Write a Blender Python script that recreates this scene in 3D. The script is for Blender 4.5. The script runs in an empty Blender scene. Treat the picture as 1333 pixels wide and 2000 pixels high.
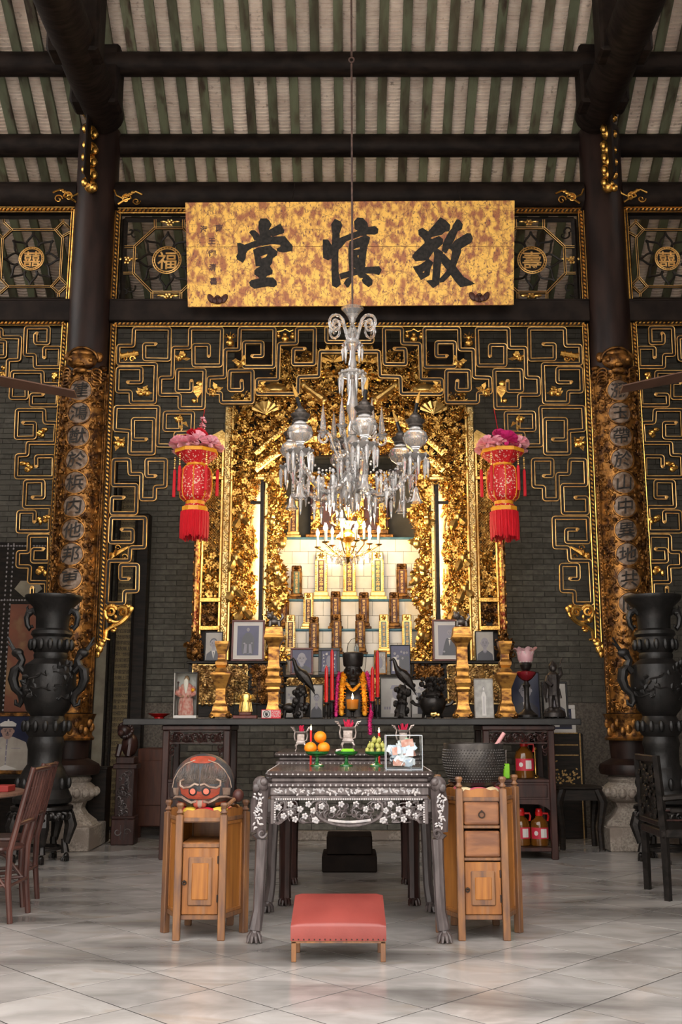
import bpy, math, random
from mathutils import Vector, Matrix
from mathutils.geometry import tessellate_polygon
SC = bpy.context.scene
COL = SC.collection
PI = math.pi
RN = random.Random(11)
# ------------------------------------------------------------------ camera
F, TILT, HC, CX = 1990.0, math.radians(11.5), 1.30, 683.0
SN, CS = math.sin(TILT), math.cos(TILT)
cam = bpy.data.objects.new('camera', bpy.data.cameras.new('camera'))
COL.objects.link(cam); SC.camera = cam
cam.location = (0, 0, HC); cam.rotation_euler = (PI/2 + TILT, 0, 0)
cam.data.sensor_fit = 'VERTICAL'; cam.data.sensor_height = 36; cam.data.sensor_width = 24
cam.data.lens = F/2000*36
cam.data.shift_x = -16.5/2000
cam.data.clip_end = 200
# ------------------------------------------------------------------ world and exposure
W = bpy.data.worlds.new('overcast_sky'); SC.world = W; W.use_nodes = True
bg = W.node_tree.nodes['Background']
bg.inputs[0].default_value = (1.0, 0.965, 0.93, 1); bg.inputs[1].default_value = 1.0
SC.view_settings.view_transform = 'Standard'; SC.view_settings.look = 'None'
SC.view_settings.gamma = 1.0; SC.view_settings.use_curve_mapping = False
SC.view_settings.exposure = 2.5
SC.cycles.max_bounces = 8; SC.cycles.transparent_max_bounces = 12
SC.cycles.sample_clamp_indirect = 6.0; SC.cycles.caustics_refractive = False; SC.cycles.caustics_reflective = False

def ray(py):
    v = py - 1000.0
    return F*CS + v*SN, F*SN - v*CS
def P(px, py, Y):
    """the place at depth Y that the photograph shows at a pixel"""
    a, b = ray(py)
    return Vector(((px-CX)*Y/a, Y, HC + Y*b/a))
def XZ(px, py, Y):
    p = P(px, py, Y); return (p.x, p.z)
def proj(p):
    d = p[1]*CS + (p[2]-HC)*SN; u = -p[1]*SN + (p[2]-HC)*CS
    return (CX + F*p[0]/d, 1000 - F*u/d)
def PM(Y): return ray(1300)[0]/Y   # pixels in a metre, roughly

# ------------------------------------------------------------------ mesh building
class MB:
    def __init__(s): s.V = []; s.F = []; s.M = []; s.m = 0
    def add(s, vs, fs):
        o = len(s.V); s.V.extend(Vector(v) for v in vs)
        for f in fs: s.F.append([i+o for i in f]); s.M.append(s.m)
        return s
    def box(s, x0, x1, y0, y1, z0, z1, b=0.0, mx=None):
        if b <= 0:
            vs = [(x, y, z) for z in (z0, z1) for y in (y0, y1) for x in (x0, x1)]
            fs = [(0,2,3,1), (4,5,7,6), (0,1,5,4), (2,6,7,3), (0,4,6,2), (1,3,7,5)]
        else:
            c = ((x0+x1)/2, (y0+y1)/2, (z0+z1)/2); h = (abs(x1-x0)/2, abs(y1-y0)/2, abs(z1-z0)/2)
            b = min(b, min(h)*.95); vs = []; ix = {}
            for sx in (-1, 1):
                for sy in (-1, 1):
                    for sz in (-1, 1):
                        for ax in range(3):
                            q = [sx*h[0], sy*h[1], sz*h[2]]; sg = (sx, sy, sz)
                            for k in range(3):
                                if k != ax: q[k] -= sg[k]*b
                            ix[(sx, sy, sz, ax)] = len(vs); vs.append([c[k]+q[k] for k in range(3)])
            fs = []
            for ax in range(3):
                u, w = (ax+1) % 3, (ax+2) % 3
                for sg in (-1, 1):
                    r = []
                    for (a_, b_) in ((-1,-1), (1,-1), (1,1), (-1,1)):
                        k = [0,0,0]; k[ax] = sg; k[u] = a_; k[w] = b_; r.append(ix[(k[0], k[1], k[2], ax)])
                    fs.append(r if sg > 0 else r[::-1])
                for a_ in (-1, 1):
                    for b_ in (-1, 1):
                        k0 = [0,0,0]; k0[u] = a_; k0[w] = b_; k1 = k0[:]; k0[ax] = -1; k1[ax] = 1
                        q = [ix[(*k0, u)], ix[(*k1, u)], ix[(*k1, w)], ix[(*k0, w)]]
                        fs.append(q if a_*b_ > 0 else q[::-1])
            for sx in (-1, 1):
                for sy in (-1, 1):
                    for sz in (-1, 1):
                        t = [ix[(sx, sy, sz, k)] for k in range(3)]
                        fs.append(t if sx*sy*sz > 0 else t[::-1])
        if mx is not None: vs = [mx @ Vector(v) for v in vs]
        return s.add(vs, fs)
    def tube(s, pts, r, n=6, closed=False, cap=True, flat=1.0):
        pts = [Vector(p) for p in pts]; N = len(pts)
        rr = r if isinstance(r, (list, tuple)) else [r]*N
        vs = []; prev = None
        for i, p in enumerate(pts):
            a = pts[(i-1) % N] if (closed or i > 0) else p
            b = pts[(i+1) % N] if (closed or i < N-1) else p
            t = b-a
            t = t.normalized() if t.length > 1e-9 else Vector((0,0,1))
            if prev is None:
                u = t.cross(Vector((0,1,0)))
                if u.length < 1e-3: u = t.cross(Vector((1,0,0)))
            else:
                u = prev - t*prev.dot(t)
                if u.length < 1e-6: u = t.cross(Vector((0,1,0)))
            u.normalize(); prev = u; w = t.cross(u)
            for k in range(n):
                an = 2*PI*k/n
                vs.append(p + (u*math.cos(an) + w*math.sin(an)*flat)*rr[i])
        fs = []
        for i in range(N if closed else N-1):
            j = (i+1) % N
            for k in range(n):
                l = (k+1) % n
                fs.append((i*n+k, i*n+l, j*n+l, j*n+k))
        if cap and not closed:
            fs.append(tuple(range(n))[::-1]); fs.append(tuple((N-1)*n+k for k in range(n)))
        return s.add(vs, fs)
    def lathe(s, prof, n=20, c=(0,0,0), sx=1.0, sy=1.0, a0=0.0, mx=None):
        vs = []; c = Vector(c)
        for (r, z) in prof:
            for k in range(n):
                a = a0 + 2*PI*k/n
                vs.append(Vector((r*math.cos(a)*sx, r*math.sin(a)*sy, z)))
        vs = [(mx @ v if mx is not None else v) + c for v in vs]
        fs = []
        for i in range(len(prof)-1):
            for k in range(n):
                l = (k+1) % n
                fs.append((i*n+k, i*n+l, (i+1)*n+l, (i+1)*n+k))
        if prof[0][0] > 1e-5: fs.append(tuple(range(n))[::-1])
        if prof[-1][0] > 1e-5: fs.append(tuple((len(prof)-1)*n+k for k in range(n)))
        return s.add(vs, fs)
    def ball(s, c, r, nu=8, nv=6, mx=None):
        if not isinstance(r, (list, tuple)): r = (r, r, r)
        c = Vector(c); vs = [(0,0,-1)]
        for j in range(1, nv):
            a = PI*j/nv - PI/2
            for k in range(nu):
                b = 2*PI*k/nu; vs.append((math.cos(a)*math.cos(b), math.cos(a)*math.sin(b), math.sin(a)))
        vs.append((0,0,1)); fs = []
        for k in range(nu):
            l = (k+1) % nu
            fs.append((0, 1+l, 1+k))
            for j in range(nv-2): fs.append((1+j*nu+k, 1+j*nu+l, 1+(j+1)*nu+l, 1+(j+1)*nu+k))
            fs.append((len(vs)-1, 1+(nv-2)*nu+k, 1+(nv-2)*nu+l))
        o = [Vector((v[0]*r[0], v[1]*r[1], v[2]*r[2])) for v in vs]
        return s.add([(mx @ v if mx is not None else v) + c for v in o], fs)
    def prism(s, poly, y0, y1, holes=(), fn=None):
        """outline in (x, z); front at y0, back at y1"""
        loops = [list(poly)] + [list(h) for h in holes]
        tri = tessellate_polygon([[Vector((p[0], p[1], 0)) for p in l] for l in loops])
        flat = [p for l in loops for p in l]; n = len(flat)
        f = fn or (lambda x, y, z: (x, y, z))
        vs = [f(p[0], y0, p[1]) for p in flat] + [f(p[0], y1, p[1]) for p in flat]
        fs = []
        for t in tri:
            a, b, c = [flat[i] for i in t]
            ar = (b[0]-a[0])*(c[1]-a[1]) - (b[1]-a[1])*(c[0]-a[0])
            t = list(t) if ar > 0 else list(t)[::-1]
            fs.append(tuple(t)); fs.append(tuple(i+n for i in t[::-1]))
        o = 0
        for li, l in enumerate(loops):
            ar = sum(l[i][0]*l[(i+1) % len(l)][1] - l[(i+1) % len(l)][0]*l[i][1] for i in range(len(l)))
            ccw = (ar > 0) == (li == 0)
            for i in range(len(l)):
                j = (i+1) % len(l)
                q = (o+i, o+i+n, o+j+n, o+j)
                fs.append(q if ccw else q[::-1])
            o += len(l)
        return s.add(vs, fs)
    def quad(s, a, b, c, d): return s.add([a, b, c, d], [(0,1,2,3)])
    def disc(s, c, rx, rz, n=20):
        """flat disc facing the camera"""
        return s.add([(c[0]+rx*math.cos(2*PI*k/n), c[1], c[2]+rz*math.sin(2*PI*k/n)) for k in range(n)], [tuple(range(n))])
    def text(s, body, size, fn, bold=0.0):
        vs, fs = glyphs(body, bold)
        return s.add([fn(v[0]*size, v[1]*size) for v in vs], fs)
    def xf(s, mx, i0=0):
        for i in range(i0, len(s.V)): s.V[i] = mx @ s.V[i]
        return s
    def mesh(s, name, mats, off=Vector((0,0,0)), smooth=35):
        me = bpy.data.meshes.new(name)
        me.from_pydata([v-off for v in s.V], [], s.F)
        ms = mats if isinstance(mats, (list, tuple)) else [mats]
        for m in ms: me.materials.append(m)
        if len(ms) > 1: me.polygons.foreach_set('material_index', s.M)
        if smooth:
            me.polygons.foreach_set('use_smooth', [True]*len(me.polygons))
            me.set_sharp_from_angle(angle=math.radians(smooth))
        me.update()
        return me
    def build(s, name, mats, parent=None, smooth=35, label=None):
        if parent is None:
            xs = [v.x for v in s.V]; ys = [v.y for v in s.V]; zs = [v.z for v in s.V]
            loc = Vector(((min(xs)+max(xs))/2, (min(ys)+max(ys))/2, min(zs))); off = loc
        else:
            loc = Vector((0,0,0)); off = wloc(parent)
        o = bpy.data.objects.new(name, s.mesh(name, mats, off, smooth))
        COL.objects.link(o); o.location = loc; o.parent = parent
        if label: o['label'] = label
        return o
def wloc(o):
    l = Vector((0,0,0))
    while o is not None: l = l + o.location; o = o.parent
    return l
GL = {}
def glyphs(body, bold=0.0):
    k = (body, bold)
    if k not in GL:
        c = bpy.data.curves.new('t', 'FONT'); c.body = body; c.offset = bold; c.resolution_u = 3
        c.align_x = 'CENTER'; c.space_line = 0.95
        o = bpy.data.objects.new('t', c); me = bpy.data.meshes.new_from_object(o)
        vs = [(v.co.x, v.co.y) for v in me.vertices]; fs = [tuple(p.vertices) for p in me.polygons]
        x0 = min(v[0] for v in vs); x1 = max(v[0] for v in vs); y0 = min(v[1] for v in vs); y1 = max(v[1] for v in vs)
        GL[k] = ([(v[0]-(x0+x1)/2, v[1]-(y0+y1)/2) for v in vs], fs)
        bpy.data.objects.remove(o); bpy.data.curves.remove(c); bpy.data.meshes.remove(me)
    return GL[k]
def tag(o, label=None, cat=None, group=None, kind=None):
    if label: o['label'] = label
    if cat: o['category'] = cat
    if group: o['group'] = group
    if kind: o['kind'] = kind
    return o
def thing(name, label, cat, loc, group=None, kind=None):
    o = bpy.data.objects.new(name, None); COL.objects.link(o); o.location = loc
    o.empty_display_size = .1
    return tag(o, label, cat, group, kind)
def struct(o): o['kind'] = 'structure'; return o
def stuff(o): o['kind'] = 'stuff'; return o
KIDS = {}
def copy_tree(o, parent=None):
    c = o.copy(); COL.objects.link(c); c.parent = parent
    for ch in list(o.children): copy_tree(ch, c)
    return c
def shared(name, me, parent, loc, rz=0.0, sx=1.0, rot=None):
    o = bpy.data.objects.new(name, me); COL.objects.link(o); o.parent = parent
    o.location = Vector(loc) - (wloc(parent) if parent else Vector((0,0,0)))
    o.rotation_euler = rot if rot else (0, 0, rz); o.scale = (sx, 1, 1)
    return o

# ------------------------------------------------------------------ materials
def mat(name, c1, c2=None, rough=.5, metal=0.0, scale=8.0, st=(1,1,1), bump=0.0, bscale=None, lo=.38, hi=.62,
        detail=4.0, spec=.5, trans=0.0, emit=0.0, ecol=None, coat=0.0, rnd=0.0, c3=None, s3=2.0, lo3=.5, hi3=.62, rvar=0.0, alpha=1.0, kind='noise', ior=1.45, dist=0.0, offs=0.0):
    m = bpy.data.materials.new(name); m.use_nodes = True
    nt = m.node_tree; N = nt.nodes; L = nt.links; b = N['Principled BSDF']
    c4 = lambda c: (c[0], c[1], c[2], 1)
    b.inputs['Base Color'].default_value = c4(c1); b.inputs['Roughness'].default_value = rough
    b.inputs['Metallic'].default_value = metal; b.inputs['Specular IOR Level'].default_value = spec
    b.inputs['Transmission Weight'].default_value = trans; b.inputs['Coat Weight'].default_value = coat
    b.inputs['IOR'].default_value = ior; b.inputs['Alpha'].default_value = alpha
    if coat: b.inputs['Coat Roughness'].default_value = .15
    if emit:
        b.inputs['Emission Color'].default_value = c4(ecol or c1); b.inputs['Emission Strength'].default_value = emit
    if c2 is None and not bump and not rnd: return m
    tc = N.new('ShaderNodeTexCoord'); mp = N.new('ShaderNodeMapping'); mp.inputs['Scale'].default_value = st
    L.new(tc.outputs['Object'], mp.inputs['Vector'])
    oi = N.new('ShaderNodeObjectInfo'); vec = mp.outputs[0]
    if offs:
        ad = N.new('ShaderNodeVectorMath'); ad.operation = 'ADD'
        mu = N.new('ShaderNodeVectorMath'); mu.operation = 'SCALE'; mu.inputs[0].default_value = (13.7, 7.3, 5.1)
        L.new(oi.outputs['Random'], mu.inputs['Scale']); L.new(vec, ad.inputs[0]); L.new(mu.outputs[0], ad.inputs[1]); vec = ad.outputs[0]
    def noise(sc, det=detail):
        if kind == 'wave' and sc == scale:
            n = N.new('ShaderNodeTexWave'); n.inputs['Scale'].default_value = sc; n.inputs['Distortion'].default_value = dist or 4; n.inputs['Detail'].default_value = 3
        elif kind == 'voronoi' and sc == scale:
            n = N.new('ShaderNodeTexVoronoi'); n.inputs['Scale'].default_value = sc
        else:
            n = N.new('ShaderNodeTexNoise'); n.inputs['Scale'].default_value = sc; n.inputs['Detail'].default_value = det; n.inputs['Distortion'].default_value = dist
        L.new(vec, n.inputs['Vector']); return n
    def ramp(n, lo_, hi_):
        r = N.new('ShaderNodeMapRange'); r.inputs[1].default_value = lo_; r.inputs[2].default_value = hi_
        L.new(n.outputs[0], r.inputs[0]); return r
    col = None
    def mix(fac, A, Bc):
        x = N.new('ShaderNodeMix'); x.data_type = 'RGBA'
        L.new(fac, x.inputs[0])
        if isinstance(A, tuple): x.inputs[6].default_value = A
        else: L.new(A, x.inputs[6])
        if isinstance(Bc, tuple): x.inputs[7].default_value = Bc
        else: L.new(Bc, x.inputs[7])
        return x.outputs[2]
    if c2 is not None:
        n1 = noise(scale); r1 = ramp(n1, lo, hi)
        col = mix(r1.outputs[0], c4(c1), c4(c2))
        if rvar:
            q = N.new('ShaderNodeMath'); q.operation = 'MULTIPLY_ADD'; q.inputs[1].default_value = rvar; q.inputs[2].default_value = rough
            L.new(r1.outputs[0], q.inputs[0]); L.new(q.outputs[0], b.inputs['Roughness'])
    if c3 is not None:
        r3 = ramp(noise(s3), lo3, hi3); col = mix(r3.outputs[0], col if col is not None else c4(c1), c4(c3))
    if rnd:
        hs = N.new('ShaderNodeHueSaturation')
        q = N.new('ShaderNodeMath'); q.operation = 'MULTIPLY_ADD'; q.inputs[1].default_value = 2*rnd; q.inputs[2].default_value = 1-rnd
        L.new(oi.outputs['Random'], q.inputs[0]); L.new(q.outputs[0], hs.inputs['Value'])
        if col is None: hs.inputs['Color'].default_value = c4(c1)
        else: L.new(col, hs.inputs['Color'])
        col = hs.outputs[0]
    if col is not None: L.new(col, b.inputs['Base Color'])
    if bump:
        nb = noise(bscale or scale*2); bn = N.new('ShaderNodeBump'); bn.inputs['Strength'].default_value = bump; bn.inputs['Distance'].default_value = .01
        L.new(nb.outputs[0], bn.inputs['Height']); L.new(bn.outputs[0], b.inputs['Normal'])
    return m
M = {}
M['gold'] = mat('gilded_wood', (.76,.43,.10), (.30,.12,.025), .27, .9, scale=22, lo=.45, hi=.75, bump=.25, bscale=60)
M['gold_bright'] = mat('bright_gilding', (.95,.62,.20), (.62,.33,.08), .28, .92, scale=18, lo=.4, hi=.75, bump=.2, bscale=50)
M['gold_old'] = mat('worn_gilding', (.33,.145,.032), (.060,.025,.010), .38, .75, scale=14, lo=.38, hi=.62, bump=.5, bscale=45)
M['gold_line'] = mat('gold_line', (.88,.54,.19), (.62,.33,.09), .42, .55, scale=12)
M['black_wood'] = mat('black_lacquer_wood', (.010,.008,.007), (.022,.016,.012), .45, spec=.25, scale=6, st=(1,1,6), bump=.15)
M['dark_beam'] = mat('dark_beam_wood', (.008,.005,.004), (.020,.013,.010), .6, spec=.2, scale=5, st=(1,4,1), bump=.2)
M['column'] = mat('lacquered_column', (.012,.006,.005), (.026,.013,.010), .45, spec=.3, scale=9, st=(1,1,.25), bump=.12, bscale=40)
M['brick'] = mat('grey_brick', (.150,.140,.116), (.098,.091,.076), .85, scale=14, bump=.35, bscale=60, rnd=.22, offs=1)
M['brickwork'] = mat('grey_brickwork', (.150,.140,.116), (.092,.085,.071), .85, scale=5, bump=.35, bscale=60, lo=.3, hi=.7)
M['mortar'] = mat('brick_mortar', (.105,.098,.085), (.065,.060,.052), .95, scale=9)
M['granite'] = mat('granite', (.34,.29,.24), (.17,.14,.115), .8, scale=45, lo=.35, hi=.65, bump=.4, bscale=70, c3=(.20,.16,.13), s3=4)
M['granite_dark'] = mat('dark_granite', (.20,.17,.14), (.10,.085,.07), .85, scale=45, lo=.35, hi=.65, bump=.4, bscale=70)  # same granite in a darker tone for the dado
M['tile'] = mat('marble_floor_tile', (.42,.395,.375), (.27,.252,.238), .11, scale=2.4, st=(1,1.6,1), lo=.35, hi=.7, detail=7, rnd=.10, offs=1, c3=(.31,.25,.20), s3=1.7, lo3=.55, hi3=.8, rvar=.14, dist=1.2, bump=.02, bscale=12)
def stain_shade(m):
    # floor stains, colour deepened to stand in for shade; not per tile
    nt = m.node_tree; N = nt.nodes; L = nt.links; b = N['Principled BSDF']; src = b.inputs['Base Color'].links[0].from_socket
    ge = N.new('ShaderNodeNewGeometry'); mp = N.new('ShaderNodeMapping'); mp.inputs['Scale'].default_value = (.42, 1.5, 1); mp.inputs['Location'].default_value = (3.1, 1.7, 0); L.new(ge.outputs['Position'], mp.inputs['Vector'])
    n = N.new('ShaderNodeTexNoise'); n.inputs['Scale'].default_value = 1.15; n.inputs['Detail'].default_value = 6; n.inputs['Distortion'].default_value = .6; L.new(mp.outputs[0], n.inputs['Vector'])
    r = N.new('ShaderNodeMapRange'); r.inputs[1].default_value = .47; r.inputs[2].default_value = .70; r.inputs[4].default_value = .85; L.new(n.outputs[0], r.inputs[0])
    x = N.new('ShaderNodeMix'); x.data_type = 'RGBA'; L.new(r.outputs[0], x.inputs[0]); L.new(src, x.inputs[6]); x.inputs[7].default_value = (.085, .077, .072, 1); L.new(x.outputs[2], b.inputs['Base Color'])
stain_shade(M['tile'])
M['grout'] = mat('floor_grout', (.035,.032,.03), (.02,.018,.017), .8, scale=6)
M['rafter'] = mat('green_rafter', (.15,.165,.10), (.085,.070,.042), .75, scale=7, st=(1,.3,.3), lo=.42, hi=.66, bump=.3, rnd=.25, offs=1, c3=(.055,.035,.022), s3=9, lo3=.58, hi3=.7)
M['rooftile'] = mat('clay_roof_tile', (.90,.79,.70), (.72,.60,.52), .85, scale=6, lo=.35, hi=.7, rnd=.12, offs=1, bump=.2, c3=(.34,.26,.21), s3=14, lo3=.62, hi3=.78)
M['plaster'] = mat('plaster_wall', (.42,.38,.33), (.32,.28,.24), .9, scale=3)
M['bounce_white'] = mat('bounce_white_wall', (.80,.77,.73), (.70,.67,.62), .9, scale=2)  # white raised so the unseen court wall bounces light inward
M['bounce_stone'] = mat('pale_bounce_stone', (.78,.75,.71), (.66,.63,.59), .8, scale=4)  # made pale so the unseen court floor bounces light upward
M['plaster_dim'] = mat('aged_plaster', (.16,.14,.12), (.10,.09,.08), .9, scale=3)
M['white_tile'] = mat('white_ceramic_tile', (.80,.74,.66), (.72,.65,.56), .12, scale=5, rnd=.06, offs=1)
M['blue_tile'] = mat('blue_ceramic_edge', (.06,.16,.22), (.10,.22,.28), .18, scale=10)

# ------------------------------------------------------------------ the setting: floor
floor = thing('floor', 'grey marble floor tiles laid diagonally', 'floor', (0,0,0), kind='structure')
mb = MB(); mb.box(-11, 11, -7, 14, -.15, -.0015); struct(mb.build('screed', M['grout'], floor, smooth=0))
mb = MB(); h = .3435
def tilepoly(g): return [(g, 0), (0, g), (-g, 0), (0, -g)]
g = .3475-.0065
vs = [(x, y, -.02) for x, y in tilepoly(g)] + [(x, y, -.0005) for x, y in tilepoly(g)] + [(x, y, 0) for x, y in tilepoly(g-.0008)]
mb.add(vs, [(8,9,10,11)] + [(k, (k+1) % 4, 4+(k+1) % 4, 4+k) for k in range(4)] + [(4+k, 4+(k+1) % 4, 8+(k+1) % 4, 8+k) for k in range(4)])
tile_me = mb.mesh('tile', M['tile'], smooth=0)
cand = []
for i in range(-34, 35):
    for j in range(-36, 26):
        if (i+j) % 2: continue
        x, y = .01+i*.3475, 5.03+j*.3475
        if abs(x) > 10.4 or y < -6.5 or y > 13.4: continue
        if y > 1: u, v = proj((x, y, 0)); vis = -120 < u < 1450 and v < 2120 and y < 12
        else: vis = False
        cand.append((0 if vis else 1, y, x))
cand.sort(); rest = MB(); court = MB()
for k, (nv, y, x) in enumerate(cand):
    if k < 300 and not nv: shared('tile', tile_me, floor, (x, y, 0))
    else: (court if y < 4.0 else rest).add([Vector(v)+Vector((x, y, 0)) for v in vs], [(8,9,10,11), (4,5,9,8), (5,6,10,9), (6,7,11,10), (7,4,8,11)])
stuff(rest.build('tile_field', M['tile'], floor, smooth=0)); stuff(court.build('bounce_paving', M['bounce_stone'], floor, smooth=0))  # unseen court paving, pale to throw light onto the roof

# back wall of grey brick over a granite dado
YW = 13.1
wall = thing('wall_back', 'grey brick wall with a granite base behind the shrine', 'wall', (0, YW, 0), kind='structure')
mb = MB(); mb.box(-9, 9, YW+.012, YW+.35, 0, 8); struct(mb.build('wall_core', M['mortar'], wall, smooth=0))
ZG = P(590, 1372, YW).z
x = -9.0; k = 0
while x < 9:
    w = RN.uniform(.9, 1.5); mb = MB(); mb.box(x+.004, min(9, x+w)-.004, YW-.03, YW+.012, 0, ZG-.004, .008)
    mb.build('granite_slab', M['granite_dark'], wall, smooth=0); x += w
BL, BH = .28, .0705
mb = MB(); mb.box(-BL/2+.004, BL/2-.004, 0, .05, .004, BH-.004, .003)
brick_me = [mb.mesh('brick', M['brick'], smooth=0)]
cand = []
nr = int((7.0-ZG)/BH)
for r in range(nr):
    z = ZG + r*BH
    for i in range(-24, 25):
        x = i*BL + (BL/2 if r % 2 else 0)
        u, v = proj((x, YW, z))
        d = 9
        if (288 < u < 372 and 860 < v < 1372) or (985 < u < 1112 and 840 < v < 1372): d = 0
        elif (0 < u < 130 and 780 < v < 1060) or (1230 < u < 1333 and 780 < v < 1060): d = 1
        elif 200 < u < 350 or 1000 < u < 1160: d = 2
        cand.append((d, -v if d == 2 else RN.random(), x, z))
cand.sort(); rest = MB()
for k, (d, _, x, z) in enumerate(cand):
    if k < 300 and d < 9: shared('brick', brick_me[0], wall, (x, YW+RN.uniform(-.003, .002), z))
    elif -9 < x < 9: rest.box(x-BL/2+.004, x+BL/2-.004, YW+RN.uniform(-.003, .002), YW+.02, z+.004, z+BH-.004)
stuff(rest.build('brickwork', M['brickwork'], wall, smooth=0))

# the brick podium that carries the shrine
YP = 11.72
ZP = 1.30
pod = thing('altar_podium', 'low grey brick podium under the gilded shrine', 'podium', (0, YP, 0), kind='structure')
mb = MB(); mb.box(-2.0, 2.0, YP+.012, YW-.03, 0, ZP); struct(mb.build('podium_core', M['mortar'], pod, smooth=0))
mb = MB(); mb.box(-2.03, 2.03, YP-.10, YP+.012, 0, .10, .01); mb.build('plinth_stone', M['granite'], pod, smooth=0)
mb = MB(); mb.box(-2.03, 2.03, YP-.03, YP+.4, ZP, ZP+.02, .005); mb.build('capping', M['granite'], pod, smooth=0)
for r in range(17):
    z = .10 + r*BH
    for i in range(-7, 8):
        x = i*BL + (BL/2 if r % 2 else 0)
        if abs(x) > 2.0-BL/2+.02: continue
        shared('brick', brick_me[0], pod, (x, YP+RN.uniform(-.006, .003), z))

# side walls out of frame, solid to keep the light frontal
# unseen wall behind the camera, added to block low sky and bounce light
mb = MB(); mb.box(-11, 11, -7.3, -7, 0, 5.0); struct(mb.build('court_light_wall', M['bounce_white'], smooth=0)); bpy.data.objects['court_light_wall']['label'] = 'unseen white wall across the front court, added to shape the light'
mb = MB(); mb.box(-8.6, -8.3, 4.0, YW, 0, 7.0); struct(mb.build('wall_left', M['plaster_dim'], smooth=0)); bpy.data.objects['wall_left']['label'] = 'plain plaster side wall on the left'
for nm, xa, xb, sd in (('shade_wall_left', -8.6, -3.6, 'left'), ('shade_wall_right', 2.7, 6.9, 'right')):  # unseen walls added to narrow the opening and favour light from the left
    mb = MB(); mb.box(xa, xb, 4.0, 4.3, 0, 6.6); o = struct(mb.build(nm, M['plaster_dim'], smooth=0)); o['label'] = 'unseen front wall on the %s, added to narrow the daylight' % sd
mb = MB(); mb.box(6.6, 6.9, 3.2, YW, 0, 8.6); struct(mb.build('wall_right', M['plaster_dim'], smooth=0)); bpy.data.objects['wall_right']['label'] = 'plain plaster side wall on the right'

# ------------------------------------------------------------------ roof
def ZR(Y): return 8.30 - .677*(Y-11.0)
ceil = thing('ceiling', 'open timber roof with clay tiles showing between green rafters', 'ceiling', (0, 10.5, 0), kind='structure')
SL = math.atan(.677)
y0, y1 = 9.0, 13.3
Lr = (y1-y0)/math.cos(SL)
RP = .2605
# one rafter and one run of pan tiles, laid along the slope (local x = across, y = down the slope)
mb = MB(); mb.box(-.052, .052, 0, Lr, -.055, 0, .004); rafter_me = mb.mesh('rafter', M['rafter'], smooth=0)
mb = MB(); nseg = int(Lr/.042); vs = []; fs = []
W2 = (RP-.104)/2 + .012
for i in range(nseg):
    for (yy, dz) in ((i*.042, 0.0), ((i+1)*.042-.004, .020)):
        for q in range(7):
            t = q/3.0-1; vs.append((t*W2, yy, .012 - .022*(1-t*t) + dz))
    o = i*14
    for q in range(6):
        fs.append((o+q, o+q+7, o+q+8, o+q+1))
        if i: fs.append((o+q-7, o+q, o+q+1, o+q-6))
mb.add(vs, fs); pan_me = mb.mesh('pan_tile_run', M['rooftile'], smooth=0)
for i in range(-24, 25):
    x = .13 + i*RP + RN.uniform(-.008, .008)
    shared('rafter', rafter_me, ceil, (x, y0, ZR(y0)+RN.uniform(-.006, .004)), rot=(-SL, 0, RN.uniform(-.004, .004)))
    shared('pan_tile_run', pan_me, ceil, (x+RP/2, y0, ZR(y0)), rot=(-SL, 0, 0))
mb = MB()
zr = ZR(7.0)+.08
ptsr = [(4.1, 6.8), (7.0, zr), (13.6, zr-.677*6.6)]
for a, b in ((0, 1), (1, 2)):
    (ya, za), (yb, zb) = ptsr[a], ptsr[b]
    mb.add([(-9.5, ya, za), (9.5, ya, za), (9.5, yb, zb), (-9.5, yb, zb), (-9.5, ya, za+.12), (9.5, ya, za+.12), (9.5, yb, zb+.12), (-9.5, yb, zb+.12)],
           [(0,3,2,1), (4,5,6,7), (0,1,5,4), (2,3,7,6), (0,4,7,3), (1,2,6,5)])
struct(mb.build('roof_deck', M['rooftile'], ceil, smooth=0))
for (y, py) in ((11.10, 285), (10.31, 127), (9.45, 0), (8.6, 0)):
    z = ZR(y)-.055-.135
    mb = MB(); mb.tube([(-9, y, z), (9, y, z)], .135, 16); mb.build('purlin', M['dark_beam'], ceil)
for s in (-1, 1):
    mb = MB(); mb.tube([(s*2.86, 10.75, 8.20), (s*2.86, 3.5, 8.20)], .225, 18); mb.build('tie_beam', M['dark_beam'], ceil)
    for ya, yb in ((9.3, 9.6), (10.2, 10.5)): MB().box(s*2.86-.27, s*2.86+.27, ya, yb, 8.05, ZR(ya)-.06, .03).build('strut_post', M['dark_beam'], ceil)
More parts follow.
